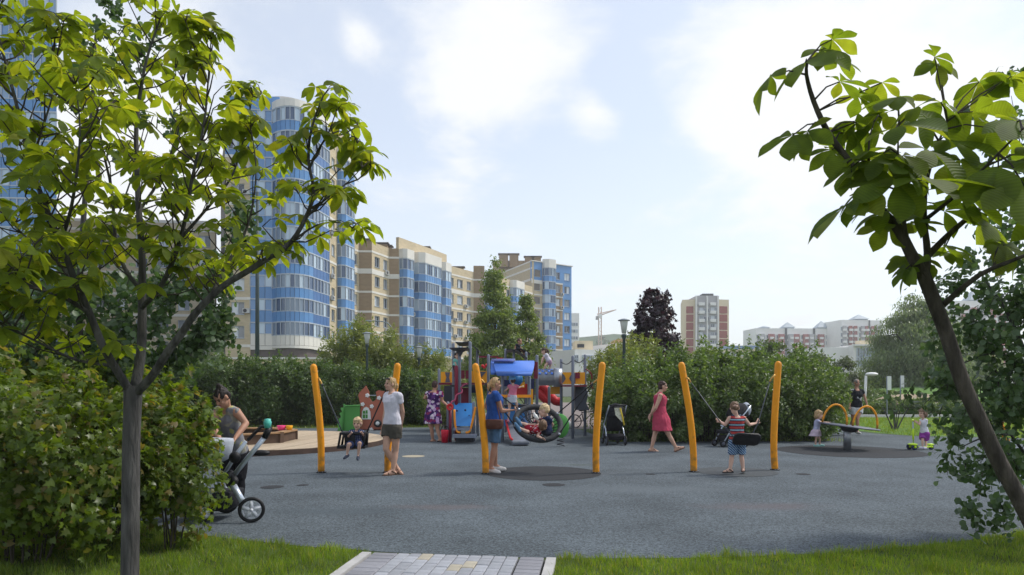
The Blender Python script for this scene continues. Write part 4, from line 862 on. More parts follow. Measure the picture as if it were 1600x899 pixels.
def twig_leaves(p, d, n, ls, rr):
    for k in range(n):
        a = rr.uniform(0, 6.28); o = Vector((math.cos(a), math.sin(a), rr.uniform(-.1, .5))); o = (o + d * .6).normalized(); q = p + o * rr.uniform(.07, .16) * (ls / .16)
        s = ls * rr.uniform(.7, 1.2); leaves.append((leaf_matrix(q, o, s, rr), rr.randrange(6), s / (q - CAMP).length)); tb.tube([p, p.lerp(q, .5) + Vector((0, 0, .02)), q], [.0035, .0025, .002], 4)
tb = MB()
for pts, r0 in limbs:
    pp = limb_pts(DL, pts); n = len(pp); rad = [r0 * .84 * (1 - .82 * i / (n - 1)) for i in range(n)]
    b = MB(); b.tube(pp, rad, 9); b.build('branch', m_bark, Tr, True)
    i0 = int(n * (.38 if r0 > .03 else .12))
    for i in range(i0, n):
        if pp[i].x > -1.75 and r.random() < .42: continue
        tl = (pp[min(i + 1, n - 1)] - pp[max(i - 1, 0)]).normalized()
        for k in range(2 if r.random() < (.3 if pp[i].x > -1.9 else .75) else 1):
            a = r.uniform(0, 6.28); d = Vector((math.cos(a), math.sin(a) * 1.1, r.uniform(.0, .9))).normalized(); d = (d + tl * .5).normalized(); ln = r.uniform(.08, .34) * (.62 if pp[i].x > -1.9 else 1.15) * (1.0 if i < n - 2 else .5)
            e = pp[i] + d * ln; tb.tube([pp[i], pp[i].lerp(e, .5) + Vector((0, 0, -.02)), e], [.006, .0045, .003], 5)
            twig_leaves(e, d, r.choice((1, 2, 2, 2)) if pp[i].x > -1.9 else r.choice((1, 2, 2, 3, 3)), .125, r)
    tl = (pp[-1] - pp[-2]).normalized(); twig_leaves(pp[-1], tl, 4, .13, r)
t_ = tb.build('twig', m_twig, Tr); t_['kind'] = 'stuff'
leaves = [l for l in leaves if True]
put_leaves(Tr, leaves, L_ches, 300, 'left')
NLEFT = len(leaves)
# ---- leaning chestnut on the right
DR = 3.0; r = random.Random(9)
Tq = thing('chestnut_tree', (P(1745, 1122, DR).x, DR, 0), 'leaning chestnut tree with bent brown trunk and big ribbed leaves at the right', 'tree')
b = MB(); tp = smooth_path([P(x, y, DR) for x, y in ((1752, 1124), (1690, 980), (1625, 845), (1590, 775), (1560, 720), (1530, 655), (1503, 595), (1480, 525), (1457, 465), (1441, 425))])
b.tube(tp, [.036 - .008 * i / (len(tp) - 1) for i in range(len(tp))], 14); b.build('trunk', m_bark2, Tq, True)
limbs2 = [
 ([(1443, 432), (1422, 395, .0), (1403, 358), (1371, 322, .05), (1326, 253, .1), (1294, 208, .1), (1271, 158, .1), (1260, 117, .1), (1262, 95, .1)], .027),
 ([(1446, 436), (1449, 395, .05), (1444, 344, .1), (1447, 290, .15), (1460, 240, .2), (1480, 190, .25)], .018),
 ([(1418, 388), (1413, 349, -.05), (1408, 299, -.1), (1403, 240, -.1), (1405, 195, -.1)], .010),
 ([(1365, 312, .05), (1359, 270, .0), (1358, 221, -.05), (1366, 190, -.05)], .008),
 ([(1450, 400, .05), (1490, 360, .1), (1540, 320, .2), (1600, 280, .3), (1660, 230, .4)], .016),
 ([(1470, 480, .02), (1530, 430, -.2), (1600, 400, -.4), (1680, 360, -.6)], .014),
 ([(1445, 344, .1), (1500, 300, -.1), (1560, 240, -.3), (1610, 190, -.4)], .010),
]
for pts, r0 in limbs2:
    pp = limb_pts(DR, pts); n = len(pp); b = MB(); b.tube(pp, [r0 * (1 - .8 * i / (n - 1)) for i in range(n)], 9); b.build('branch', m_bark2, Tq, True)
leaves = []; tb = MB()
spots = [  # hub px, hub py, depth offset, leaflet length (m), lean (x to the right, y away)
 (1258, 98, .1, .155, -.6, -.5), (1285, 78, .15, .12, .1, -.2), (1205, 118, .1, .12, -1, .1), (1300, 88, .2, .13, .7, .3), (1312, 128, 0, .11, .6, -.5), (1262, 205, .1, .12, -.8, -.5), (1300, 235, .1, .13, .4, -.6),
 (1238, 212, .1, .14, -1, -.2), (1318, 208, .2, .13, .6, .2), (1350, 245, 0, .12, .2, -.6), (1322, 322, -.05, .16, -.9, -.4), (1352, 295, -.1, .14, -.6, -.2), (1400, 285, -.15, .17, -.5, -.3), (1440, 282, -.2, .20, .5, -.5), (1378, 185, .1, .14, -.3, .2),
 (1402, 152, -.1, .12, -.2, .1), (1430, 172, .1, .17, .3, -.1), (1470, 160, .2, .16, .2, .1), (1400, 200, -.15, .16, .2, -.6), (1482, 220, .2, .17, .4, -.2), (1520, 175, .2, .16, .6, .2), (1545, 200, .1, .18, .6, -.3), (1590, 190, -.3, .2, .5, -.4),
 (1560, 262, -.3, .21, .2, -.5), (1600, 290, -.4, .22, .2, -.4), (1500, 300, -.1, .18, .3, -.5), (1475, 330, .1, .16, .1, -.5), (1540, 345, .1, .18, .4, -.3), (1420, 332, .1, .13, -.3, -.4), (1440, 405, .05, .11, -.6, -.5), (1425, 418, 0, .10, -.8, -.3), (1475, 385, .2, .10, .4, -.4),
 (1560, 385, -.2, .12, .5, -.4), (1530, 128, .35, .13, .1, .2), (1580, 120, .3, .14, .4, .2), (1620, 240, -.2, .2, .6, -.2), (1640, 330, -.4, .2, .4, -.2), (1388, 350, .05, .11, -.5, -.5), (1340, 150, .15, .12, .9, .2), (1450, 235, 0, .17, .4, -.6), (1500, 250, .1, .16, -.2, -.3), (1465, 100, .3, .1, 0, 0),
 (1330, 262, 0, .11, -.8, -.5), (1300, 62, .2, .10, .5, 0), (1380, 240, -.1, .13, .1, -.6), (1410, 260, -.15, .13, .3, -.7), (1335, 190, .15, .13, .6, .2), (1385, 330, 0, .12, -.7, -.5)]
allp = [q for pts, _ in limbs2 for q in limb_pts(DR, pts)]
for (x, y, dd, s, lx, ly) in spots:
    q = P(x, y, DR + dd); s *= 1.3; a = min(allp, key=lambda t: (t - q).length + .15 * max(0, t.z - q.z)); o = Vector((lx, ly, 0)).normalized() if (lx or ly) else Vector((0, -1, 0))
    tb.tube([a, a.lerp(q, .5) + Vector((0, 0, .02)), q], [.005, .0035, .003], 5)
    for k in range(1 if s > .17 or x < 1330 else 2):
        q2 = q + (Vector((r.gauss(0, .05), r.gauss(0, .05), r.gauss(0, .03))) if k else Vector()); o2 = o if not k else Vector((r.gauss(lx, .6), r.gauss(ly, .6), 0)).normalized()
        s2 = s * (1 if not k else r.uniform(.65, .95)); leaves.append((leaf_matrix(q2, o2, s2, r, .55, (-.1, r.choice((-.6, -.15, .3, .1)))), r.randrange(6), s2 / (q2 - CAMP).length))
        if k: tb.tube([a, q2], [.004, .003], 4)
t_ = tb.build('twig', m_twig, Tq); t_['kind'] = 'stuff'
put_leaves(Tq, leaves, L_ches2, 300, 'right', PALM2)
# ---- small leaved trees behind both chestnuts
def aspen(name, loc, label, crown, n, ls, seed, limbs, trunk_r=.07, sig=.32):
    """crown = list of (centre, radius) leafy clouds; hanging sprays of small round leaves"""
    r = np.random.default_rng(seed); o = thing(name, loc, label, 'tree'); Pn, Nn = [], []; b = MB(); tot = sum(c[1] ** 2 * c[2] for c in crown)
    for (c, R, w) in crown:
        k = int(n * R * R * w / tot); ns = max(4, int(k / 45)); c = np.array(c)
        for i in range(ns):
            u = r.normal(0, 1, 3); u /= np.linalg.norm(u); s0 = c + u * R * r.uniform(.1, 1) ** .5; L = r.uniform(.3, .7) * R; dv = u * .5 + np.array([0, 0, -.75]) + r.normal(0, .25, 3); e = s0 + dv * L; mid = (s0 + e) / 2 + np.array([0, 0, .12 * L])
            b.tube([tuple(s0), tuple(mid), tuple(e)], [.006, .004, .002], 4); t = r.uniform(0, 1, 45)[:, None]; q = (1 - t) ** 2 * s0 + 2 * t * (1 - t) * mid + t * t * e
            q = q + r.normal(0, .035 + .05 * R, (45, 3)); Pn.append(q); Nn.append(np.tile(u, (45, 1)) + np.array([0, 0, .4]))
    p, nn_ = np.concatenate(Pn), np.concatenate(Nn); me = leaf_cloud('foliage', p - np.array(loc), nn_, r.uniform(.7, 1.25, len(p)) * ls, 'round', L_aspen, r, .8, .8)
    f = link('foliage', me, o, loc); f['kind'] = 'stuff'; t = b.build('twig', m_twig, o); t['kind'] = 'stuff'
    for pts, r0 in limbs:
        b = MB(); pp = smooth_path([Vector(p) for p in pts]); b.tube(pp, [r0 * (1 - .8 * i / (len(pp) - 1)) for i in range(len(pp))], 8); b.build('trunk' if r0 == trunk_r else 'branch', m_bark, o, True)
def C(x, y, d, rp, w=1): p = P(x, y, d); return (tuple(p), rp * d / F, w)
d = 6.6; bx = P(1640, 607, d).x
aspen('aspen_tree', (bx, d, 0), 'tree with small round bluish leaves standing behind the leaning chestnut trunk', [C(1560, 480, d, 85), C(1500, 560, d, 75), C(1590, 590, d, 80), C(1505, 640, d - .2, 40, .7), C(1520, 690, d - .3, 60), C(1590, 720, d - .3, 60), C(1545, 770, d - .5, 40, .7), C(1640, 500, d, 110), C(1660, 640, d, 100), C(1600, 340, d + .4, 60, .45), C(1560, 250, d + .4, 50, .3), C(1590, 140, d + .4, 60, .2), C(1660, 300, d + .4, 90, .4), C(1480, 590, d + .3, 36, .5), C(1530, 400, d, 60, .7), C(1700, 420, d, 110, .6), C(1690, 240, d, 110, .5)], 9000, .062, 41,
      [([(bx, d, -.05), (bx + .05, d, 1), (bx + .1, d, 2.4), (bx + .2, d, 3.2)], .07), ([(bx, d, .7), tuple(P(1580, 560, d)), tuple(P(1500, 570, d))], .025), ([(bx, d, 1.2), tuple(P(1580, 500, d)), tuple(P(1540, 440, d))], .025), ([(bx, d, .3), tuple(P(1580, 680, d - .2)), tuple(P(1500, 700, d - .3))], .02), ([(bx + .1, d, 2.4), tuple(P(1610, 300, d + .2)), tuple(P(1580, 150, d + .4))], .012)])
d = 7.6; bx = P(130, 607, d).x
aspen('aspen_tree', (bx, d, 0), 'slender tree with small round leaves growing behind the large left chestnut', [C(60, 500, d, 70), C(140, 520, d, 60), C(230, 500, d, 60), C(310, 470, d, 60, .9), C(350, 400, d, 50, .7), C(380, 330, d, 40, .5), C(20, 440, d, 60, .8), C(100, 440, d, 70, .9), C(190, 430, d, 60, .7), C(270, 420, d, 50, .7), C(120, 60, d, 50, .35), C(180, 30, d, 40, .3), C(220, 90, d, 45, .35), C(130, 130, d, 45, .3), C(40, 540, d, 60, .8), C(200, 560, d, 50, .8), C(330, 520, d, 45, .8), C(280, 540, d, 45, .8), C(170, 280, d, 60, .25), C(250, 200, d, 60, .25)], 9500, .066, 43,
      [([(bx, d, -.05), (bx + .03, d, 1), (bx - .05, d, 2.4), (bx + .1, d, 4.6), (bx + .15, d, 5.6)], .055), ([(bx, d, 1.2), tuple(P(220, 520, d)), tuple(P(330, 430, d)), tuple(P(370, 350, d))], .022), ([(bx, d, 1.2), tuple(P(70, 520, d)), tuple(P(20, 430, d))], .02), ([(bx, d, 2.3), tuple(P(170, 380, d)), tuple(P(240, 180, d))], .02)], .055)
# ---- bushes in the left foreground
def near_bush(loc, R3, n, ls, seed, label, ncl=90):
    r = np.random.default_rng(seed); o = thing('foreground_bush', loc, label, 'bush', 'lobed leaf bushes in the left foreground')
    p, nr = clump_pts(r, n, R3, R3[2] * .95, ncl, .24); k = (p[:, 2] > .05) & ((p[:, 2] > .42 * R3[2]) | (r.uniform(0, 1, len(p)) < .3)); p, nr = p[k], nr[k]
    f = link('foliage', leaf_cloud('foliage', p, nr, r.uniform(.6, 1.3, len(p)) * ls, 'lobed', L_near, r, .6, .35), o, loc); f['kind'] = 'stuff'
    st = stems_mb(r, int(19 * R3[0]), R3, R3[2] * 1.8, .009).mesh('stem', m_twig); s = link('stem', st, o, loc); s['kind'] = 'stuff'
def gl(x, d): c = P(x, 607, d); return (c.x, d, 0)
near_bush(gl(30, 5.7), (1.15, .8, .84), 11500, .07, 51, 'near bush with reddish young tips filling the lower left corner')
near_bush(gl(190, 6.6), (.78, .70, .82), 8500, .07, 52, 'near bush directly behind the forked chestnut trunk')
near_bush(gl(268, 6.2), (.44, .45, .72), 3600, .07, 53, 'near bush half hiding the silver stroller')
near_bush(gl(-140, 6.2), (1.2, .9, .93), 7500, .07, 54, 'near bush mostly cut off by the left edge')
near_bush(gl(100, 7.6), (1.2, .8, .96), 8000, .07, 55, 'taller bush at the back of the left foreground bushes')
# ================================================================ PLAY EQUIPMENT
m_yel = mat('post_yellow', srgb(228, 148, 10), .5, .12, 3.5, .06, 40, spec=.35, detail=8)
m_gold = mat('bracket_gold', srgb(190, 150, 80), .4, .1, 20, metal=.6)
m_chain = mat('chain_steel', srgb(70, 75, 80), .45, .2, 60, metal=.6)
m_steel = mat('galvanised', srgb(165, 170, 178), .38, .12, 8, metal=.75)
m_black = mat('black_plastic', (.012, .012, .014), .5, .2, 12, .1, 80)
m_tyre = mat('swing_tyre', (.030, .032, .036), .7, .25, 14, .3, 60)
m_rope = mat('rope_black', (.02, .02, .023), .85, .2, 40)
m_grey = mat('post_grey', srgb(120, 126, 140), .5, .08, 4)
m_pblue = mat('hpl_blue', srgb(40, 122, 190), .35, .05, 2, spec=.5); m_rblue = mat('roof_blue_plastic', srgb(62, 112, 200), .55, .04, 2, spec=.5)
m_pyel = mat('hpl_yellow', srgb(235, 165, 25), .4, .05, 2); m_pgr = mat('hpl_grey', srgb(88, 92, 104), .45, .06, 2); m_maroon = mat('hpl_maroon', srgb(120, 22, 48), .4, .08, 3)
m_predm = mat('play_red', srgb(195, 40, 45), .4, .06, 3); m_pdark = mat('play_dark', srgb(50, 52, 60), .5, .1, 3)
m_green = mat('hpl_green', srgb(72, 140, 62), .4, .06, 2); m_brown = mat('hpl_brown', srgb(168, 96, 74), .5, .07, 2); m_pwhite = mat('hpl_white', srgb(225, 225, 222), .4, .03, 2)
m_pink = mat('toy_pink', srgb(235, 70, 130), .4); m_lime = mat('scooter_lime', srgb(190, 225, 40), .35); m_navy = mat('scooter_navy', srgb(30, 40, 80), .45); m_teal = mat('teal_plastic', srgb(90, 190, 175), .4)
m_orange = mat('play_orange', srgb(240, 150, 30), .4)
def post_wear():
    """scuffed, grimy foot and chipped paint on the swing posts (height from the post's own foot)"""
    nt = m_yel.node_tree; N = nt.nodes; L = nt.links; b = N['Principled BSDF']; old = b.inputs['Base Color'].links[0].from_socket
    tc = N.new('ShaderNodeTexCoord'); sx = N.new('ShaderNodeSeparateXYZ'); L.new(tc.outputs['Object'], sx.inputs[0])
    no = N.new('ShaderNodeTexNoise'); no.inputs['Scale'].default_value = 9; no.inputs['Detail'].default_value = 8; L.new(tc.outputs['Object'], no.inputs['Vector'])
    m1 = N.new('ShaderNodeMapRange'); m1.inputs[1].default_value = 0; m1.inputs[2].default_value = .55; m1.inputs[3].default_value = .34; m1.inputs[4].default_value = 0; L.new(sx.outputs[2], m1.inputs[0])
    ad = N.new('ShaderNodeMath'); ad.operation = 'ADD'; L.new(no.outputs[0], ad.inputs[0]); L.new(m1.outputs[0], ad.inputs[1])
    m2 = N.new('ShaderNodeMapRange'); m2.interpolation_type = 'SMOOTHSTEP'; m2.inputs[1].default_value = .62; m2.inputs[2].default_value = .82; m2.inputs[4].default_value = .6; L.new(ad.outputs[0], m2.inputs[0])
    mx = N.new('ShaderNodeMix'); mx.data_type = 'RGBA'; L.new(m2.outputs[0], mx.inputs[0]); L.new(old, mx.inputs[6]); mx.inputs[7].default_value = (.20, .12, .035, 1); L.new(mx.outputs[2], b.inputs['Base Color'])
post_wear()
# ---- swing posts
def post(pts, label, d=11.75):
    """bowed yellow post given by its outline in the photograph (top to foot)"""
    g = G(*pts[-1]); d = g.y; pp = [P(x, y, d) for x, y in pts]; pp[-1].z = -.02; pp = smooth_path(pp[::-1], 4)
    o = thing('swing_post', (g.x, d, 0), label, 'post', 'bowed yellow swing posts'); b = MB(); b.tube(pp, .058, 16, round_end=True); b.build('shaft', m_yel, o, True)
    b = MB(); b.lathe((g.x, d, .006), [(.058, 0), (.085, 0), (.085, .012), (.062, .022), (.058, .022)], 18); b.build('collar', m_black, o, True)
    for a in (200, 250, 300, 340): b = MB(); a = math.radians(a); b.lathe((g.x + .073 * math.cos(a), d + .073 * math.sin(a), .018), [(.009, 0), (.009, .007), (.004, .009)], 6); b.build('bolt', m_steel, o)
    return o, pp
def bracket(o, p, q):
    b = MB(); b.tube([p, p.lerp(q, .6) + Vector((0, 0, .012)), q], [.020, .017, .013], 8, round_end=True); b.build('bracket', m_gold, o, True)
def rope(mb, p, q, r=.011, sag=.0, n=6): mb.tube([p.lerp(q, i / n) + Vector((0, 0, -sag * math.sin(math.pi * i / n))) for i in range(n + 1)], r, 6)
A1, a1 = post([(490, 574), (493, 600), (498, 643), (501.5, 690), (502, 739)], 'yellow post at the left of the toddler swing, first of the six')
A2, a2 = post([(621, 572.5), (618, 600), (611, 650), (606.5, 700), (605.5, 739)], 'yellow post behind the woman in the white shirt')
B1, b1 = post([(743, 573), (748, 605), (754, 660), (758, 705), (759, 741)], 'yellow post in front of the woman in the blue shirt')
B2, b2 = post([(941, 571), (937.5, 605), (933, 660), (931, 705), (931.5, 740)], 'yellow post at the right of the basket swing')
C1, c1 = post([(1065, 571), (1070, 600), (1078, 650), (1083, 700), (1084, 738)], 'yellow post just right of the woman in the pink dress')
C2, c2 = post([(1216, 569.5), (1214, 600), (1210.5, 650), (1209, 700), (1211, 735)], 'last yellow post on the right, left of the spinner')
DS = G(502, 739).y
# ---- toddler swing
D = DS
o = thing('toddler_swing', (P(557, 700, D).x, D, P(557, 700, D).z), 'black bucket swing seat on two ropes carrying the blond toddler', 'swing')
b = MB(); w = .205; c0 = P(553, 677, D - .05); c1_ = P(551.5, 698.5, D)
fr = [(-w, -.16, c0.z), (w, -.16, c0.z), (w, .12, c0.z), (-w, .12, c0.z)]
b.tube([Vector((c0.x + x, D + y, z)) for x, y, z in fr], .024, 8, closed=True); b.build('top_frame', m_black, o, True)
for sx in (-1, 1):
    for sy in (-.14, .10):
        b = MB(); b.tube([(c0.x + sx * w, D + sy, c0.z), (c1_.x + sx * (w + .01), D + sy, c1_.z + .02)], .020, 7); b.build('side_bar', m_black, o, True)
b = MB(); b.box((c1_.x, D - .02, c1_.z + .005), (.47, .30, .045)); b.build('seat', m_black, o)
b = MB(); b.box((c0.x, D + .12, (c0.z + c1_.z) / 2), (.40, .03, .19)); b.build('seat_back', m_black, o)
b = MB(); b.box((c0.x, D - .165, (c0.z + c1_.z) / 2 - .005), (.085, .03, .19)); b.build('crotch_strap', m_black, o)
t0, t1 = P(497.5, 591, D), P(503.5, 602, D); bracket(A1, t0, t1); t2, t3 = P(617.5, 588, D), P(607, 601, D); bracket(A2, t2, t3)
for tt, e in ((t1, Vector((c0.x - w, D, c0.z))), (t3, Vector((c0.x + w, D, c0.z)))):
    b = MB(); rope(b, tt, e, .012); b.ell(tt, (.022, .016, .03)); b.build('rope', m_rope if e.x > c0.x else m_chain, o, True)
# ---- basket swing
NC = P(840.5, 661.5, D + .05); NX = Vector((1, 0, -.17)).normalized(); NN = Vector((-.10, -.66, .75)); NN = (NN - NX * NN.dot(NX)).normalized(); NY = NN.cross(NX)
def nest(a, r, h=0): return NC + NX * (r * math.cos(a)) + NY * (r * math.sin(a)) + NN * h
o = thing('basket_swing', NC, 'round black basket swing hung on four ropes with two children in it', 'swing')
b = MB(); b.tube([nest(2 * math.pi * k / 40, .395) for k in range(40)], .050, 10, closed=True); b.build('ring', m_tyre, o, True)
b = MB()
for k in range(28):
    a = 2 * math.pi * k / 28; b.tube([nest(a, .35), nest(a, .2, -.10), nest(a + .1, .05, -.14)], .0075, 5)
for rr_, hh in ((.06, -.14), (.14, -.125), (.22, -.10), (.29, -.055)): b.tube([nest(2 * math.pi * k / 28, rr_, hh) for k in range(28)], .0075, 5, closed=True)
b.build('net', m_rope, o, True)
t0, t1 = P(748.5, 592, D), P(757, 598.5, D); bracket(B1, t0, t1); t2, t3 = P(937.5, 592, D), P(927.5, 598.5, D); bracket(B2, t2, t3)
for tt, angs in ((t1, (math.radians(148), math.radians(205))), (t3, (math.radians(42), math.radians(-28)))):
    for a in angs:
        e = nest(a, .43, .03); b = MB(); rope(b, tt, e, .011); b.build('rope', m_rope, o, True)
        b = MB(); b.cap(e, .026, nest(a, .385, .0), .03); b.build('clamp', m_steel, o, True)
# ---- flat swing held by the boy
o = thing('flat_swing', P(1166, 685, D), 'flat black rubber swing seat tipped up behind the boy', 'swing')
b = MB(); sc = P(1166.5, 686.5, D - .46); Mx = Matrix.Rotation(math.radians(3), 4, 'Y') @ Matrix.Rotation(math.radians(-52), 4, 'X')
out = [(-.215, -.09), (-.16, -.125), (.16, -.125), (.215, -.09), (.225, 0), (.215, .09), (.16, .125), (-.16, .125), (-.215, .09), (-.225, 0)]
lay3 = [[sc + Mx @ Vector((x * k, y * k, h)) for x, y in out] for h, k in ((-.022, .93), (-.014, 1), (.014, 1), (.022, .93))]
b.rings(lay3); b.build('seat', m_black, o, True)
t0, t1 = P(1072.5, 590, D), P(1079, 597, D); bracket(C1, t0, t1); t2, t3 = P(1211, 586, D), P(1203, 596, D); bracket(C2, t2, t3)
HB_L, HB_R = P(1124.5, 658, D - .02), P(1183.5, 660.5, D - .02)
b = MB(); e = sc + Mx @ Vector((-.2, 0, .02)); b.tube([t1, HB_L, e], .010, 6); b.build('rope', m_chain, o, True)
b = MB(); e = sc + Mx @ Vector((.06, .1, .02)); b.tube([t3, HB_R + Vector((.012, 0, 0)), e], .011, 6); b.build('rope', m_chain, o, True)
# ---- spinner
sp = G(1324, 703); o = thing('spinner', sp, 'tilted grey spinning disc on a post with two yellow hoops', 'spinner')
b = MB(); b.lathe(sp, [(.088, 0), (.088, .42), (.075, .44)], 20); b.build('post', m_steel, o, True)
tl = Matrix.Rotation(math.radians(6.5), 4, 'Y') @ Matrix.Rotation(math.radians(2), 4, 'X'); hub = Vector((sp.x + .05, sp.y, .54))
b = MB(); b.lathe(hub, [(.05, -.13), (.15, -.11), (.20, -.05), (.205, .0), (.05, .01)], 24, tl); b.build('hub', m_pdark, o, True)
b = MB(); b.lathe(hub, [(.02, .008), (.64, .0), (.655, .012), (.64, .03), (.02, .035)], 40, tl); b.build('disc', m_pgr, o, True)
for s in (-1, 1):
    b = MB(); cpt = [hub + tl @ Vector((s * .335 + .29 * math.cos(a), -.05 * s, .03 + (.46 if s < 0 else .5) * math.sin(a))) for a in [math.pi * k / 16 for k in range(17)]]
    b.tube(cpt, .024, 10); b.build('hoop', m_yel, o, True)
# ---- orange climber hidden on the right
o = thing('slalom_post', G(1570, 712), 'orange notched play post glimpsed through the leaves at the right', 'post'); g = G(1570, 712)
b = MB(); b.box((g.x, g.y, .09), (.5, .4, .18)); b.build('base', m_grey, o)
b = MB()
for k in range(4): b.box((g.x - .03 * k, g.y, .3 + k * .25), (.13, .06, .16), M=Matrix.Rotation(.5, 4, 'Y'))
b.tube([(g.x, g.y, .15), (g.x - .12, g.y, 1.2)], .03, 8); b.build('shaft', m_orange, o)
# ---- wooden deck with sandbox
m_plank = mat('deck_wood', srgb(176, 158, 134), .8, .16, 3, .3, 30, island=.12, stretch=(6, .6, 6)); m_rim = mat('deck_rim', srgb(78, 62, 54), .85, .25, 4, .2, 25)
DC = Vector((-6.9, 17.75)); DRd = 3.55; HD = .13
o = thing('wooden_deck', (DC.x, DC.y, 0), 'large round deck of pale grey planks with a dark rim', 'deck')
b = MB(); b.lathe((DC.x, DC.y, 0), [(DRd - .06, 0), (DRd + .02, 0), (DRd + .02, HD - .012), (DRd - .06, HD - .012), (DRd - .06, 0)], 72); b.build('rim', m_rim, o)
dv = Vector((math.sin(.16), math.cos(.16))); dp = Vector((dv.y, -dv.x)); wpl = .142; npl = int(2 * DRd / wpl)
for i in range(npl):
    u0 = -DRd + i * wpl + .004; u1 = u0 + wpl - .009; h0, h1 = (math.sqrt(max(0, DRd ** 2 - u * u)) for u in (u0, u1))
    if max(h0, h1) < .15: continue
    poly = [DC + dp * u0 - dv * h0, DC + dp * u1 - dv * h1, DC + dp * u1 + dv * h1, DC + dp * u0 + dv * h0]; z = HD + rs.uniform(-.003, .003)
    b = MB(); b.prism([(p.x, p.y) for p in poly], z - .03, z); b.build('plank', m_plank, o)
SC = Vector((-7.0, 17.1)); sr = 1.5; m_sbw = mat('sandbox_wood', srgb(150, 118, 84), .8, .18, 3, .2, 20); m_sbd = mat('sandbox_dark', srgb(84, 66, 54), .8, .2, 3)
sb = thing('sandbox', (SC.x, SC.y, HD), 'octagonal wooden sandbox with plank seats on the round deck', 'sandbox')
for k in range(8):
    a0, a1_ = math.radians(22.5 + 45 * k), math.radians(67.5 + 45 * k); p, q = SC + Vector((math.cos(a0), math.sin(a0))) * sr, SC + Vector((math.cos(a1_), math.sin(a1_))) * sr
    mid = (p + q) / 2; an = math.atan2((q - p).y, (q - p).x); ln = (q - p).length; b = MB(); b.box((mid.x, mid.y, HD + .115), (ln - .07, .06, .22), an); b.build('side_board', m_sbd, sb)
    md2 = SC + (mid - SC) * .97; b = MB(); b.box((md2.x, md2.y, HD + .245), (ln * .93, .24, .035), an); b.build('seat_board', m_sbw, sb)
    b = MB(); b.box((p.x, p.y, HD + .115), (.12, .12, .225), a0); b.build('corner_post', m_sbd, sb)
m_sand = mat('sand', (.48, .37, .22), .95, .12, 6, .4, 60); b = MB(); b.lathe((SC.x, SC.y, HD), [(sr * .9, .0), (sr * .9, .1), (.6, .13), (.02, .15)], 24); s_ = b.build('sand', m_sand, sb, True); s_['kind'] = 'stuff'
for (x, y, mm, nm, lb, sz) in ((440, 680, m_pink, 'sand_mould', 'pink sand mould on the sandbox seat', .12), (452, 679, m_pyel, 'sand_bucket', 'small yellow sand bucket on the sandbox corner', .09)):
    q = P(x, y, 17.3); q.z = HD + .263; b = MB(); b.lathe(q, [(sz * .7, 0), (sz, .11), (sz * .9, .115), (sz * .6, .02)], 14); tag(b.build(nm, mm, None, True), lb, 'toy')
# ---- playhouse panels
hp = 23.5
o = thing('playhouse', (P(582, 672, hp).x, hp, 0), 'brown castle shaped playhouse panel with white arched window and flowers', 'playhouse')
def shape(mb, pts, d, th=.04):
    pp = [P(x, y, d) for x, y in pts]; mb.extrude([(p.x, p.y, p.z) for p in pp], (0, th, 0))
def q5(l): return [(520 + x / 5.617, 590 + y / 5.617) for x, y in l]
b = MB(); shape(b, q5([(235, 455), (240, 330), (245, 250), (222, 155), (235, 130), (290, 72), (318, 125), (322, 180), (345, 215), (370, 205), (385, 180), (378, 125), (400, 112), (440, 120), (470, 118), (470, 300), (455, 455)]), hp); b.build('front_panel', m_brown, o)
b = MB(); shape(b, q5([(252, 368), (256, 300), (272, 268), (292, 258), (312, 268), (328, 300), (334, 368)]), hp - .03, .028); b.build('window', m_pwhite, o); wp = o.children[-1]
for (x0, y0, x1, y1) in ((264, 292, 283, 318), (288, 288, 305, 318), (264, 325, 283, 358), (288, 325, 305, 358)):
    b = MB(); shape(b, q5([(x0, y0), (x1, y0), (x1, y1), (x0, y1)]), hp - .045, .014); b.build('pane', m_green, wp)
wd = MB(); c = P(520 + 395 / 5.617, 590 + 403 / 5.617, hp - .06); wd.lathe(c, [(.05, -.02), (.13, -.02), (.13, .04), (.05, .04)], 20, Matrix.Rotation(math.radians(90), 4, 'X')); wd.build('wheel', m_black, o, True)
b = MB(); b.lathe(c + Vector((0, -.03, 0)), [(.01, -.012), (.07, -.01), (.07, .01), (.01, .012)], 12, Matrix.Rotation(math.radians(90), 4, 'X')); b.build('hub_cap', m_pwhite, o, True)
for (x, y) in ((303, 158), (406, 180), (262, 236), (342, 254), (337, 458)):
    c = P(520 + x / 5.617, 590 + y / 5.617, hp - .02); b = MB()
    for k in range(5): a = k * 2 * math.pi / 5; b.ell(c + Vector((.045 * math.cos(a), 0, .045 * math.sin(a))), (.032, .012, .032), None, 8, 5)
    b.ell(c + Vector((0, -.008, 0)), (.025, .012, .025), None, 8, 5); b.build('flower', m_pwhite, o, True)
b = MB(); b.tube([P(520 + 325 / 5.617, 590 + 158 / 5.617, hp), P(520 + 380 / 5.617, 590 + 158 / 5.617, hp)], .018, 6); b.build('rail', m_steel, o)
b = MB(); shape(b, q5([(240, 455), (470, 455), (470, 470), (240, 470)]), hp + .4, .04); b.box((P(583, 672, hp).x, hp + .25, .25), (.9, .45, .4)); b.build('bench', m_brown, o)
g_ = thing('dinosaur_panel', (P(550, 672, hp - .3).x, hp - .3, 0), 'green play panel with a jagged dinosaur back left of the brown playhouse', 'play panel')
b = MB(); shape(b, q5([(78, 468), (85, 300), (100, 262), (120, 250), (235, 250), (232, 468)]), hp - .3); b.build('panel', m_green, g_)
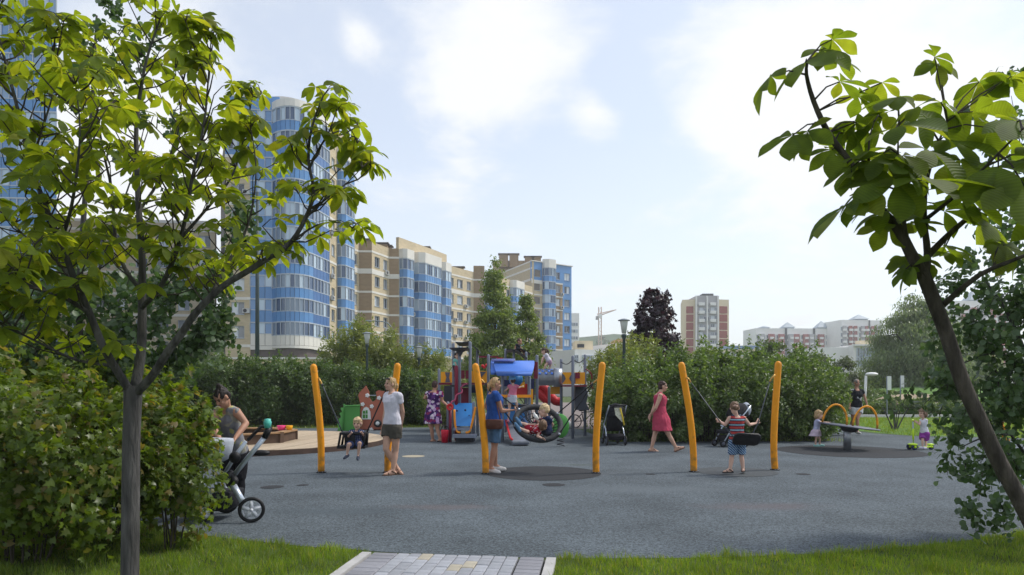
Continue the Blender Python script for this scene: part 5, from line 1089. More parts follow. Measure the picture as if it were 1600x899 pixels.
b = MB(); shape(b, q5([(40, 468), (50, 440), (36, 410), (62, 400), (48, 365), (72, 350), (58, 315), (82, 300), (66, 268), (95, 262), (92, 232), (115, 245), (108, 300), (95, 468)]), hp - .25); b.build('jagged_back', mat('hpl_green_light', srgb(88, 158, 76), .4), g_)
b = MB(); b.tube([P(520 + x / 5.617, 590 + y / 5.617, hp - .36) for x, y in ((92, 462), (95, 270), (112, 250), (240, 245))], .022, 8); b.build('rail', m_green, g_, True)
# ---- climbing frame
CF = thing('climbing_frame', (P(790, 692, 19).x, 19.5, 0), 'big coloured climbing frame with blue curved roof, tower canopies, silver tube and slide', 'climbing frame')
def pole(px, ytop, d, r=.043, m=m_grey):
    t = P(px, ytop, d); b = MB(); b.tube([(t.x, d, -.02), (t.x, d, t.z)], r, 10, round_end=True); b.build('post', m, CF, True)
for px, yt, d in ((708.5, 538, 20.6), (718, 548, 19.0), (734.5, 536, 19.0), (746, 549, 20.6), (740, 630, 18.6), (763, 556, 20.2), (785, 590, 18.4), (827, 590, 18.4), (839, 557, 19.6), (858, 606, 21.4), (877, 563, 20.6), (895, 558, 19.6), (914, 556, 20.8), (686, 578, 22.4), (803, 548, 21.4), (822, 552, 21.4), (790, 547, 22.4), (700, 630, 18.5)):
    pole(px, yt, d)
pole(713, 574, 18.9, .05, m_maroon)
def box_px(name, x0, y0, x1, y1, d, m, th=.04, par=None):
    p, q = P(x0, y0, d), P(x1, y1, d); b = MB(); b.box(((p.x + q.x) / 2, d, (p.z + q.z) / 2), (abs(q.x - p.x), th, abs(p.z - q.z))); return b.build(name, m, par or CF)
# tower canopy: a low tray with a hanging bracket and a high folded wing
def slab_px(name, pts, d, dep, m, th_px=1.6):
    up = [P(x, y, d) for x, y in pts]; lo = [P(x, y + th_px, d) for x, y in pts[::-1]]; b = MB(); b.extrude([(p.x, p.y - dep / 2, p.z) for p in up + lo], (0, dep, 0)); return b.build(name, m, CF)
slab_px('canopy', [(705.5, 545.5), (734, 545)], 19.3, 1.3, m_pdark)
b = MB(); shape(b, [(711, 547), (715, 552), (717.5, 557), (720, 557), (723, 551), (729, 547)], 18.9, .05); b.build('canopy_bracket', m_pdark, CF)
slab_px('canopy', [(715, 537), (725, 537.5), (735, 535.8), (742, 542.5), (750, 549.5)], 19.9, 1.5, m_pdark)
slab_px('canopy', [(791, 547.8), (806, 548.2), (812, 552), (823, 561)], 21.8, 1.4, m_pdark, 1.3)
slab_px('canopy', [(806, 545.5), (814, 546), (828.5, 553.5)], 22.3, 1.2, m_pdark, 1.3)
# curved barrier panels on the left bridge
y1_ = box_px('barrier_panel', 689, 581.5, 711, 598, 21.5, m_pyel)
b = MB(); shape(b, [(695, 582), (703, 582), (701.5, 590), (703.5, 597.5), (695.5, 597.5), (697.5, 590)], 21.45, .02); b.build('swoosh', m_pgr, y1_)
y2_ = box_px('barrier_panel', 737, 580, 762, 598, 21.0, m_pyel); b = MB(); shape(b, [(746, 581), (760, 581), (752, 590)], 20.95, .02); b.build('swoosh', m_pgr, y2_)
box_px('barrier_panel', 718.5, 579, 726, 592, 20.3, m_maroon); box_px('barrier_panel', 727.5, 579, 734, 592, 20.3, m_maroon)
box_px('floor_beam', 688, 598.5, 764, 601.5, 21.2, m_maroon, 1.0); box_px('floor_deck', 707, 602, 748, 605, 19.9, m_pdark, 1.6)
box_px('dark_wall', 694, 603, 710, 634, 22.5, m_pdark); box_px('dark_wall', 718, 606, 733, 640, 20.6, m_maroon); box_px('dark_wall', 737, 602, 748, 614, 20.4, m_navy)
box_px('roof_rail', 748, 556.5, 778, 559, 22.0, m_maroon); box_px('roof_rail', 776, 559, 786, 562, 22.4, m_predm)
b = MB()
for k, (x, y) in enumerate(((754, 572), (757, 574), (760, 571))): b.ell(P(x, y, 21.4), (.05, .05, .05), None, 8, 6)
b.build('climbing_holds', m_predm, CF, True)
# twisted climbing bar
b = MB(); tw = [(703, 633), (706, 628), (711, 625), (712, 619), (716, 616), (721, 614), (722, 610), (720, 607), (724, 602), (730, 600)]
b.tube(smooth_path([P(x, y, 18.6 + .05 * i) for i, (x, y) in enumerate(tw)], 4), .022, 7); b.build('twisted_bar', mat('bar_pink', srgb(150, 60, 90), .4), CF, True)
# blue climbing ramp with orange grips and steps
b = MB(); b.extrude([(P(709, 630, 18.9).x, 18.9, P(709, 630, 18.9).z), (P(738, 630, 18.9).x, 18.9, P(738, 630, 18.9).z), (P(737, 666, 18.4).x, 18.35, P(737, 666, 18.4).z), (P(711, 666, 18.4).x, 18.35, P(711, 666, 18.4).z)], (0, .05, 0)); rampo = b.build('climbing_panel', m_pblue, CF)
for x, y in ((714, 642), (727, 641), (733, 650), (718, 655)): b = MB(); b.ell(P(x, y, 18.62), (.03, .03, .03), None, 8, 6); b.build('grip_hole', m_navy, rampo, True)
for s in (0, 1):
    xs = [(710, 640), (711, 662), (714, 674), (718, 676)] if not s else [(743, 636), (741, 646), (736, 668), (733, 675), (729, 676)]
    b = MB(); b.tube(smooth_path([P(x, y, 18.25) for x, y in xs]), .03, 8, round_end=True); b.build('grip_bar', m_orange, CF, True)
box_px('step', 709, 668, 737, 672, 18.4, m_grey, .35); box_px('step', 708, 679, 745, 683.5, 18.1, m_grey, .5); box_px('step_riser', 712, 684, 740, 690.5, 18.2, m_pdark, .1)
# blue curved roof of the little shop
def roof_sheet(x0, x1, ytop, ybot, d, m, name, taper=.06, dy=.9):
    b = MB(); n = 8; rs_ = []; X0, X1 = P(x0, 0, d).x, P(x1, 0, d).x; zt, zb = P(0, ytop, d).z, P(0, ybot, d).z; w = X1 - X0
    for i in range(n + 1):
        t = i / n; z = zb + (zt - zb) * (.35 * math.sin(t * math.pi / 2) + .65 * t); y = d - .35 + dy * (.3 * t * t + .7 * t); k = taper * (1 - t) ** 2 * 1.6
        a, c = X0 + w * k, X1 - w * k; rs_.append([(a, y, z), (c, y, z), (c, y + .03, z + .02), (a, y + .03, z + .02)])
    b.rings(rs_); return b.build(name, m, CF, True)
roof_sheet(771, 836, 563.5, 588, 18.3, m_rblue, 'curved_roof'); roof_sheet(766, 780, 563, 586, 18.6, m_rblue, 'curved_roof'); roof_sheet(768, 805, 561.8, 566, 18.9, mat('roof_deep_blue', srgb(28, 52, 130), .35), 'roof_edge', .02, .3)
box_px('side_panel', 834, 566, 840, 592, 18.9, m_maroon, .3); box_px('counter', 783, 617, 831, 621.5, 18.3, m_orange, .12); 
b = MB(); shape(b, [(785, 666), (786, 645), (792, 632), (803, 626), (814, 632), (820, 645), (821, 666)], 18.75, .04); b.build('arch_panel', m_pblue, CF)
box_px('floor_deck', 785, 632, 839, 635, 19.2, m_pdark, 1.2); box_px('back_wall', 806, 600, 824, 617, 19.8, m_predm); box_px('back_wall', 786, 594, 800, 604, 19.9, m_navy); box_px('play_panel', 829, 608, 833, 632, 18.5, m_pyel); box_px('play_panel', 813, 597, 820, 606, 19.7, m_pyel); box_px('back_wall', 826, 592, 835, 625, 19.6, m_navy)
b = MB(); b.lathe(P(806, 593, 19.0), [(.02, -.2), (.17, -.1), (.2, 0), (.17, .1), (.02, .2)], 14, Matrix.Rotation(math.radians(90), 4, 'X')); b.build('bubble_window', m_pblue, CF, True)
# metal slide with red cheeks
b = MB(); sl = [(P(803, 660, 18.6), .0), (P(808, 679, 17.9), 0), (P(811, 688, 17.5), 0), (P(814, 690, 17.1), 0)]; rs_ = []
for p, _ in sl: rs_.append([(p.x - .20, p.y, p.z), (p.x + .22, p.y, p.z), (p.x + .22, p.y, p.z - .03), (p.x - .20, p.y, p.z - .03)])
b.rings(rs_); b.build('slide', m_steel, CF)
for s in (-.22, .24):
    b = MB(); b.tube([p + Vector((s, 0, .05)) for p, _ in sl], .03, 6); b.build('slide_cheek', m_predm if s < 0 else m_grey, CF, True)
box_px('slide_support', 800, 690, 826, 693.5, 17.4, m_grey, .5)
# silver tube with round holes
c0_, c1_ = P(840, 590, 20.6), P(878, 592, 20.6); L_ = (c1_ - c0_).length; Mt = Matrix.Rotation(math.radians(90), 4, 'Y')
b = MB(); b.lathe(c0_, [(.22, 0), (.245, 0), (.245, L_ * .66), (.285, L_ * .66), (.285, L_), (.26, L_), (.22, L_ * .64)], 26, Mt); tb_ = b.build('crawl_tube', m_steel, CF, True)
for i in range(5):
    for j in range(4):
        a = math.radians(-152 + j * 44 + (i % 2) * 22); n_ = Vector((0, math.cos(a), -math.sin(a)))
        if n_.y > .5: continue
        b = MB(); q = c0_ + Vector((L_ * (.07 + .125 * i), 0, 0)) + n_ * .247; b.ell(q, (.045, .012, .045), n_.to_track_quat('Y', 'Z').to_matrix().to_4x4(), 10, 4); b.build('tube_hole', m_rblue, tb_, True)
pr = box_px('barrier_panel', 879, 582, 914, 600.5, 20.2, m_pyel); 
for xs in ([(878, 583), (882, 587), (884, 592), (881, 597), (878, 599.5)], [(895, 583), (891, 588), (889.5, 592), (892, 596), (896, 599.5), (899, 599.5), (899, 583)]): b = MB(); shape(b, xs, 20.15, .02); b.build('swoosh', m_pgr, pr)
box_px('play_panel', 899, 582.5, 906, 591.5, 20.1, m_maroon, .05, pr)
box_px('floor_beam', 879, 602, 914, 604.5, 20.2, m_maroon, 1.2); box_px('play_panel', 860, 604.5, 876, 616, 20.9, m_pyel)
b = MB(); shape(b, [(899, 603), (915, 603), (919, 618), (916, 630), (921, 641), (900, 641), (898, 625)], 20.6, .5); b.build('climbing_wall', m_pgr, CF)
# red spiral slide behind
for pts in ([(843, 603), (850, 606), (856, 613), (858, 622)], [(861, 620), (868, 627), (876, 628)], [(840, 612), (846, 618), (852, 624), (860, 628)]):
    b = MB(); b.tube(smooth_path([P(x, y, 22.0) for x, y in pts]), .14, 8); b.build('spiral_slide', m_predm, CF, True)
b = MB(); rope(b, P(895, 561, 19.8), P(914, 560, 20.6), .015, .12); rope(b, P(877, 566, 20.5), P(895, 562, 19.8), .012, .1); b.build('rope_rail', m_rope, CF, True)
b = MB(); b.tube(smooth_path([P(x, y, 20.4) for x, y in ((915, 577), (922, 582), (925, 590), (923, 600), (927, 608))]), .02, 6); b.build('twisted_bar', m_maroon, CF, True)
# ---- talk tube and bucket beside the purple dress woman
g = G(703.5, 691); o = thing('talk_tube', g, 'maroon speaking tube with red horn beside the blue climbing panel', 'talk tube')
b = MB(); b.tube([(g.x, g.y, -.02), (g.x, g.y, .88)], .042, 10); b.build('pipe', m_maroon, o, True)
b = MB(); b.lathe((g.x, g.y - .02, .93), [(.03, -.1), (.05, -.02), (.085, .06), (.095, .10), (.07, .09), (.02, .0)], 16, Matrix.Rotation(math.radians(80), 4, 'X')); b.build('horn', m_predm, o, True)
g = G(695, 692); o = thing('beach_bag', g, 'tall red bag with black handle standing on the rubber by the woman in purple', 'bag')
b = MB(); b.lathe(g, [(.02, .0), (.085, .0), (.105, .33), (.10, .34), (.085, .30)], 16); b.build('body', mat('bag_red', srgb(190, 18, 48), .4, .1, 6), o, True)
b = MB(); b.tube([g + Vector((.1 * math.cos(a) * 1.05, 0, .33 + .13 * math.sin(a))) for a in [math.pi * k / 10 for k in range(11)]], .012, 6); b.build('handle', m_black, o, True)
# ---- spring rocker, balls, bicycle and far benches between the hedges
g = P(875, 640, 15.9); o = thing('spring_rocker', (g.x, 16.9, 0), 'green leaf shaped spring rocker behind the basket swing', 'spring rocker'); gx = P(876, 640, 16.9).x
b = MB(); b.lathe((gx, 16.9, .52), [(.02, -.03), (.24, -.025), (.25, 0), (.24, .025), (.02, .03)], 20, Matrix.Rotation(math.radians(90), 4, 'X') @ Matrix.Diagonal((.85, 1.2, 1, 1))); b.build('panel', m_green, o, True)
b = MB(); b.tube([(gx + .09 * math.cos(a), 16.9 + .09 * math.sin(a), .02 + .03 * a / 2) for a in [k * .5 for k in range(34)]], .014, 5); b.build('spring', m_pdark, o, True); b = MB(); b.tube([(gx - .2, 16.9, .58), (gx + .2, 16.9, .58)], .02, 6); b.build('grip', m_predm, o, True)
for (x, y, d, lb) in ((887, 640, 24.5, 'white round boulder beyond the spring rocker'), (872, 638, 24.5, 'left white round boulder half behind the spring rocker'), (867, 639, 25.5, 'small white boulder just above the basket swing rim')):
    p = P(x, y, d); b = MB(); b.ell((p.x, d, .14), (.17, .17, .16), None, 14, 8); tag(b.build('boulder', m_pwhite, None, True), lb, 'boulder')
# scooters and bicycles parked behind the basket swing
def bicycle(x, d, label, m, s=.62):
    c = P(x, 607, d); o = thing('bicycle', (c.x, d, 0), label, 'bicycle', 'small bicycles parked behind the basket swing'); R_ = .3 * s
    for k in (-.5, .5):
        b = MB(); cc = Vector((c.x + k * s * 1.0, d, R_)); b.tube([cc + Vector((R_ * math.cos(a), 0, R_ * math.sin(a))) for a in [2 * math.pi * i / 20 for i in range(20)]], .02, 6, closed=True)
        for i in range(6): a = math.pi * i / 6; b.tube([cc - Vector((R_ * math.cos(a), 0, R_ * math.sin(a))), cc + Vector((R_ * math.cos(a), 0, R_ * math.sin(a)))], .004, 4)
        b.build('wheel', m_black, o, True)
    b = MB(); q = lambda u, z: Vector((c.x + u * s, d, z * s))
    for e in ((q(-.5, .3), q(-.1, .32)), (q(-.1, .32), q(-.18, .75)), (q(-.18, .7), q(.35, .75)), (q(-.1, .32), q(.35, .7)), (q(-.5, .3), q(-.17, .65)), (q(.5, .3), q(.33, .85))): b.tube(e, .018, 6)
    b.build('frame', m, o, True); b = MB(); b.ell(q(-.2, .8), (.1, .06, .03)); b.build('saddle', m_black, o, True); b = MB(); b.tube([q(.3, .9) + Vector((0, -.18, 0)), q(.33, .88), q(.3, .9) + Vector((0, .18, 0))], .015, 6); b.build('handlebar', m_steel, o, True)
bicycle(842, 22.5, 'pink child bicycle parked behind the rim of the basket swing', m_pink); bicycle(856, 23.5, 'white child bicycle parked right of the pink one', m_pwhite); bicycle(915, 25, 'dark child bicycle half hidden by the right hedge', m_pdark, .8)
# ---- lamp posts and poles
m_lamp = mat('lamp_post_green', srgb(52, 66, 66), .5, .1, 4); m_lglass = mat('lamp_glass', srgb(215, 220, 215), .25, .03, 4, spec=.6); m_gpole = mat('pole_grey', srgb(128, 136, 142), .5, .08, 4)
def lantern(px, ytop, d, label):
    t = P(px, ytop, d); h = t.z; o = thing('street_lamp', (t.x, d, 0), label, 'street lamp', 'lantern street lamps'); k = 1.0
    b = MB(); b.lathe((t.x, d, -.02), [(.09, 0), (.09, .5), (.06, .55), (.045, h - .62), (.08, h - .52), (.08, h - .47), (.05, h - .46)], 12); b.build('pole', m_lamp, o, True)
    b = MB(); b.lathe((t.x, d, h), [(.07, -.46), (.125, -.08), (.125, -.06), (.04, -.06)], 14); b.build('lantern', m_lglass, o, True)
    b = MB(); b.lathe((t.x, d, h), [(.19, -.07), (.18, -.045), (.08, -.01), (.02, .0)], 18); b.build('lamp_shade', m_lamp if d > 30 else m_gpole, o, True)
lantern(975, 498, 21.2, 'lantern street lamp with a flat shade in front of the purple maple'); lantern(573.5, 519, 27.2, 'lantern street lamp over the left hedge beside the pale shrubs'); lantern(655, 541, 28.6, 'small far lantern lamp over the hedge below the wide blue bay')
def pole_lamp(px, ytop, d, label, arm, m=m_gpole, r=.09):
    t = P(px, ytop, d); o = thing('street_lamp', (t.x, d, 0), label, 'street lamp'); b = MB(); b.tube([(t.x, d, -.02), (t.x, d, t.z)], [r, r * .6], 10); b.build('pole', m, o, True)
    if arm: b = MB(); b.tube(smooth_path([Vector((t.x, d, t.z - .05)), Vector((t.x + arm * .3, d, t.z + .9)), Vector((t.x + arm, d, t.z + 1.1))]), .05, 6); b.build('arm', m, o, True); b = MB(); b.ell((t.x + arm * 1.15, d, t.z + 1.08), (.35, .14, .08)); b.build('lamp_head', m, o, True)
pole_lamp(616.5, 521, 60, 'slim grey pole with curved lamp arm in front of the brick block', -2.0); pole_lamp(402, 300, 45, 'tall dark pole standing before the blue glass bay, behind the chestnut branches', 0, m_lamp, .16)
for (x, y0, y1, d, lb) in ((1386, 588, 624, 34.5, 'thin grey pole left of the white banner pole'), (1407, 587, 618, 40, 'white banner pole under the willow')):
    p = P(x, y0, d); o = thing('banner_pole', (p.x, d, 0), lb, 'pole'); b = MB(); b.tube([(p.x, d, -.02), (p.x, d, p.z)], .035, 6); b.build('shaft', m_gpole, o, True)
    b = MB(); b.box((p.x + .1, d - .02, p.z - .35), (.2, .03, .7)); b.build('banner', m_pwhite, o)
p = P(1289, 572, 33); o = thing('lamp_column', (p.x, 33, 0), 'short pale blue lamp head poking over the right hedge', 'street lamp'); b = MB(); b.tube([(p.x, 33, 0), (p.x, 33, p.z - .5)], .05, 8); b.build('pole', m_gpole, o, True); b = MB(); b.box((p.x, 33, p.z - .22), (.2, .2, .5)); b.build('lamp_head', m_lglass, o)
p = P(1362, 585, 48); o = thing('globe_lamp', (p.x, 48, 0), 'white disc topped lamp beyond the meadow right of the woman in black', 'street lamp'); b = MB(); b.tube([(p.x - .5, 48, 0), (p.x - .4, 48, p.z - .1)], .09, 8); b.build('pole', m_pwhite, o, True); b = MB(); b.ell((p.x, 48, p.z), (.42, .42, .14)); b.build('lamp_head', m_pwhite, o, True)
# ---- strollers
def wheel(mb_t, mb_r, c, R_, ax, w=.035, spokes=5):
    """tyre and spoked rim about the axis ax"""
    ax = Vector(ax).normalized(); u = ax.cross(Vector((0, 0, 1))).normalized(); v = Vector((0, 0, 1))
    mb_t.tube([c + (u * math.cos(a) + v * math.sin(a)) * (R_ - w * .5) for a in [2 * math.pi * i / 28 for i in range(28)]], w * .55, 8, closed=True)
    mb_r.tube([c + (u * math.cos(a) + v * math.sin(a)) * (R_ - w * 1.25) for a in [2 * math.pi * i / 28 for i in range(28)]], w * .32, 6, closed=True)
    for i in range(spokes):
        a = 2 * math.pi * i / spokes + .3; e = c + (u * math.cos(a) + v * math.sin(a)) * (R_ - w * 1.2); mb_r.tube([c, e], [w * .8, w * .6], 6)
    mb_r.cap(c - ax * w * .7, w * .55, c + ax * w * .7, w * .55)
m_alu = mat('stroller_silver', srgb(196, 204, 214), .3, .06, 6, metal=.55); m_rimw = mat('rim_white', srgb(205, 208, 214), .35, .05, 5); m_cloth_b = mat('canvas_black', (.016, .016, .02), .9, .25, 14, .3, 60); m_cloth_w = mat('canvas_pale', srgb(170, 176, 186), .85, .1, 10, .2, 50)
dS = 7.35
o = thing('stroller', (P(375, 818, dS).x, dS + .2, 0), 'silver framed stroller with white spoked wheels beside the left bushes', 'stroller')
def W_(x, y, dd=0): return P(x, y, dS + dd)
ax = Vector((.35, -1, 0))
for nm, (x, y, dd, R_) in (('wheel', (393, 798, 0, .138)), ('wheel', (354, 799, .55, .128)), ('wheel', (318, 797, .0, .1))):
    t, r_ = MB(), MB(); c = W_(x, y, dd); c.z = R_ + .004; wheel(t, r_, c, R_, ax); w_ = t.build('wheel', m_black, o, True); r_.build('rim', m_rimw, w_, True)
def tubeS(name, pts, r_, m): b = MB(); b.tube([W_(*p) for p in pts], r_, 10); return b.build(name, m, o, True)
tubeS('handle_bar', [(414, 683, .1), (390, 712, .1), (367, 741, .1)], .026, m_alu); tubeS('handle_bar', [(384, 690, .5), (366, 715, .5), (350, 742, .5)], .022, m_alu)
tubeS('frame_leg', [(364, 757, .05), (372, 772, .03), (381, 787, .0)], .036, m_alu); tubeS('frame_leg', [(346, 758, .1), (335, 767, .08), (323, 777, .05)], .030, m_alu); tubeS('frame_leg', [(352, 755, .5), (354, 775, .52), (355, 794, .55)], .028, m_alu)
tubeS('grip', [(413, 684, .1), (418, 675, .1), (421, 668, .14)], .034, m_black); tubeS('grip', [(421, 668, .14), (408, 667, .32), (388, 687, .5)], .020, m_black)
b = MB(); b.cap(W_(358, 745, .08), .055, W_(360, 756, .08), .05); b.cap(W_(360, 742, .1), .05, W_(366, 752, .06), .045); b.build('joint', m_black, o, True)
b = MB(); b.ell(W_(367, 715, .1), (.065, .05, .065)); b.build('hinge', m_black, o, True)
b = MB(); q = W_(345, 783, .25); b.rings([[q + Vector((x * k, y * k, z)) for x, y in ((-.2, -.2), (.17, -.2), (.17, .2), (-.2, .2))] for z, k in ((-.09, .7), (-.05, .95), (.11, 1.05), (.12, 1.0))]); b.build('basket', m_cloth_b, o, True)
b = MB(); q = W_(312, 704, .25)
b.rings([[q + Vector((.02 + .34 * k * math.cos(a), .2 * k * math.sin(a), z)) for a in [2 * math.pi * i / 18 for i in range(18)]] for z, k in ((-.12, .75), (-.08, .95), (.1, 1.05), (.13, 1.02))]); b.build('carry_cot', m_cloth_w, o, True)
b = MB(); b.rings([[q + Vector((-.16 + .2 * math.sin(t) * .9, .2 * math.cos(a) * math.cos(t * .2), .12 + .25 * math.sin(a) * (1 - .25 * t))) for a in [math.pi * i / 10 for i in range(11)]] for t in (0, .5, 1.0, 1.4)]); b.build('hood', m_cloth_w, o, True)
b = MB(); b.ell(W_(407, 708, .3), (.11, .06, .035)); b.build('tray', m_black, o, True)
cup = W_(418, 662, .12); b = MB(); b.lathe(cup, [(.02, -.05), (.034, -.05), (.042, .0), (.042, .02), (.036, .028), (.034, .05), (.005, .054)], 14); tag(b.build('cup', m_teal, None, True), 'teal lidded cup standing on the stroller grip', 'cup')
# black buggy by the hedge
def buggy(x, y, label, face):
    g = G(x, y); s = 1.0; o = thing('stroller', g, label, 'stroller'); f = Vector(face).normalized(); a = Vector((f.y, -f.x, 0))       # f: forwards, a: its right
    def q(u, v, z): return g + a * u + f * v + Vector((0, 0, z))
    for (u, v, R_) in ((-.24, -.28, .12), (.24, -.28, .12), (-.2, .3, .085), (.2, .3, .085)):
        t, r_ = MB(), MB(); wheel(t, r_, q(u, v, R_ + .003), R_, a, .04, 5); w_ = t.build('wheel', m_black, o, True); r_.build('rim', m_pgr, w_, True)
    for u in (-1, 1):
        b = MB(); b.tube([q(u * .2, .3, .1), q(u * .23, .05, .5), q(u * .23, -.3, .85), q(u * .22, -.45, 1.02)], .016, 8); b.build('frame_tube', m_alu, o, True)
        b = MB(); b.tube([q(u * .24, -.28, .14), q(u * .23, -.12, .42), q(u * .22, .12, .52)], .017, 8); b.build('frame_leg', m_alu, o, True)
    b = MB(); b.tube([q(-.22, -.45, 1.02), q(0, -.47, 1.03), q(.22, -.45, 1.02)], .02, 8); b.build('grip', m_black, o, True)
    b = MB(); b.rings([[q(-.19, .28, .33), q(.19, .28, .33), q(.19, .26, .42), q(-.19, .26, .42)], [q(-.2, -.05, .36), q(.2, -.05, .36), q(.2, -.03, .44), q(-.2, -.03, .44)], [q(-.21, -.22, .62), q(.21, -.22, .62), q(.21, -.14, .64), q(-.21, -.14, .64)], [q(-.2, -.33, .96), q(.2, -.33, .96), q(.2, -.27, .97), q(-.2, -.27, .97)]]); b.build('seat', m_cloth_b, o, True)
    b = MB(); b.rings([[q(.23 * math.cos(t), -.3 + .26 * math.sin(e), .74 + .34 * math.sin(t) * (.55 + .45 * math.cos(e * .9))) for t in [math.pi * i / 10 for i in range(11)]] for e in (-.35, .1, .6, 1.1, 1.5)]); b.build('hood', m_cloth_b, o, True)
    b = MB(); b.rings([[q(-.19, -.26, .14), q(.19, -.26, .14), q(.19, .22, .14), q(-.19, .22, .14)], [q(-.22, -.28, .3), q(.22, -.28, .3), q(.22, .24, .27), q(-.22, .24, .27)]]); b.build('basket', m_cloth_b, o, True)
    return o, q
o, q = buggy(958, 695, 'black buggy parked by the right hedge beside the yellow post, back turned', (-.12, 1, 0))
b = MB(); b.extrude([q(-.08, -.42, .96), q(.1, -.43, .96), q(.16, -.40, .62), q(.12, -.40, .6), (q(-.05, -.40, .78))], (0, .03, 0)); hb = tag(b.build('scarf', mat('scarf_pale', srgb(200, 200, 180), .85, .35, 26), None), 'pale patterned scarf hanging from the black buggy handle', 'scarf')
b = MB(); b.tube([q(.06, -.45, .95), q(.12, -.42, .75), q(.17, -.42, .52)], .02, 6); tag(b.build('strap', mat('strap_yellow', srgb(215, 190, 60), .8), None, True), 'yellow strap dangling from the black buggy', 'strap')
o, q = buggy(1140, 698, 'black buggy standing behind the striped shirt boy, facing left', (-1, -.25, 0))
b = MB(); b.ell(q(.0, -.46, .92), (.13, .12, .18)); tag(b.build('plastic_bag', m_cloth_w, None, True), 'pale plastic bag hanging from the buggy behind the boy', 'bag')
# ---- three wheeled scooter
g = G(1440, 703); o = thing('scooter', g, 'lime green three wheeled child scooter with navy wheels', 'scooter'); dsx = g.y
for (x, y, dd) in ((1421, 699, .05), (1429, 701, -.12)): t, r_ = MB(), MB(); c = P(x, y, dsx + dd); c.z = .075; wheel(t, r_, c, .075, (.1, -1, 0), .05, 3); w_ = t.build('wheel', m_navy, o, True); r_.build('rim', m_lime, w_, True)
t, r_ = MB(), MB(); c = P(1455, 701, dsx); c.z = .065; wheel(t, r_, c, .065, (.1, -1, 0), .045, 3); w_ = t.build('wheel', m_navy, o, True); r_.build('rim', m_lime, w_, True)
x0, x1 = P(1424, 0, dsx).x, P(1455, 0, dsx).x; b = MB(); b.rings([[(x0 + (x1 - x0) * t, dsx - w, z - .015), (x0 + (x1 - x0) * t, dsx + w, z - .015), (x0 + (x1 - x0) * t, dsx + w, z + .012), (x0 + (x1 - x0) * t, dsx - w, z + .012)] for t, w, z in ((0, .11, .1), (.18, .05, .09), (.35, .055, .065), (.8, .055, .065), (1, .035, .09))]); b.build('deck', m_lime, o, True)
b = MB(); b.ell((x0, dsx - .05, .13), (.1, .13, .035)); b.build('mudguard', m_lime, o, True); b = MB(); b.ell((x1 - .02, dsx, .12), (.09, .04, .03)); b.build('brake', m_lime, o, True)
hb_ = P(1426.5, 657.5, dsx); b = MB(); b.tube([(x0 + .05, dsx, .1), (hb_.x, dsx, hb_.z)], .016, 8); b.build('stem', m_steel, o, True); b = MB(); b.tube([(x0 + .044, dsx, .24), (hb_.x + .004, dsx, .5)], .021, 8); b.build('stem_sleeve', m_lime, o, True)
b = MB(); b.tube([hb_ + Vector((-.07, -.12, .01)), hb_, hb_ + Vector((.07, .12, .01))], .02, 8); b.build('handlebar', m_lime, o, True)
# ================================================================ PEOPLE
m_eye = mat('eye_dark', (.02, .015, .012), .3); m_lip = mat('lip', (.35, .10, .09), .5)
def skin(n, c): return mat('skin_' + n, c, .55, .08, 9, .05, 60, spec=.35)
SK1 = skin('fair', (.52, .31, .22)); SK2 = skin('tan', (.42, .22, .145)); SK3 = skin('child', (.60, .38, .29))
def cloth(n, c, var=.08): return mat('cloth_' + n, c, .85, var, 14, .35, 22, spec=.15)
def pattern(name, kind, cols, scale=1.0):
    """woven or printed cloth: stripes, checks or a scattered floral print"""
    if name in MC: return MC[name]
    m, nt, N, L, b = _base(name); tc = N.new('ShaderNodeTexCoord'); b.inputs['Roughness'].default_value = .85; b.inputs['Specular IOR Level'].default_value = .15
    if kind == 'floral':
        v = N.new('ShaderNodeTexVoronoi'); v.inputs['Scale'].default_value = scale; L.new(tc.outputs['Object'], v.inputs['Vector']); sp = N.new('ShaderNodeSeparateColor'); L.new(v.outputs['Color'], sp.inputs[0]); src = sp.outputs[0]
    else:
        sx = N.new('ShaderNodeSeparateXYZ'); L.new(tc.outputs['Object'], sx.inputs[0]); k = N.new('ShaderNodeMath'); k.operation = 'MULTIPLY'; k.inputs[1].default_value = scale; L.new(sx.outputs[2], k.inputs[0]); f = N.new('ShaderNodeMath'); f.operation = 'FRACT'; L.new(k.outputs[0], f.inputs[0]); src = f.outputs[0]
        if kind == 'check':
            k2 = N.new('ShaderNodeMath'); k2.operation = 'MULTIPLY'; k2.inputs[1].default_value = scale; L.new(sx.outputs[0], k2.inputs[0]); f2 = N.new('ShaderNodeMath'); f2.operation = 'FRACT'; L.new(k2.outputs[0], f2.inputs[0])
            ad = N.new('ShaderNodeMath'); ad.operation = 'ADD'; L.new(f.outputs[0], ad.inputs[0]); L.new(f2.outputs[0], ad.inputs[1]); hf = N.new('ShaderNodeMath'); hf.operation = 'MULTIPLY'; hf.inputs[1].default_value = .5; L.new(ad.outputs[0], hf.inputs[0]); src = hf.outputs[0]
    cr = N.new('ShaderNodeValToRGB'); cr.color_ramp.interpolation = 'CONSTANT'; L.new(src, cr.inputs[0]); e = cr.color_ramp.elements; e[0].color = (*cols[0][1], 1); e[0].position = 0; e[1].color = (*cols[1][1], 1); e[1].position = cols[1][0]
    for p, c in cols[2:]: x = e.new(p); x.color = (*c, 1)
    L.new(cr.outputs[0], b.inputs['Base Color']); MC[name] = m; return m
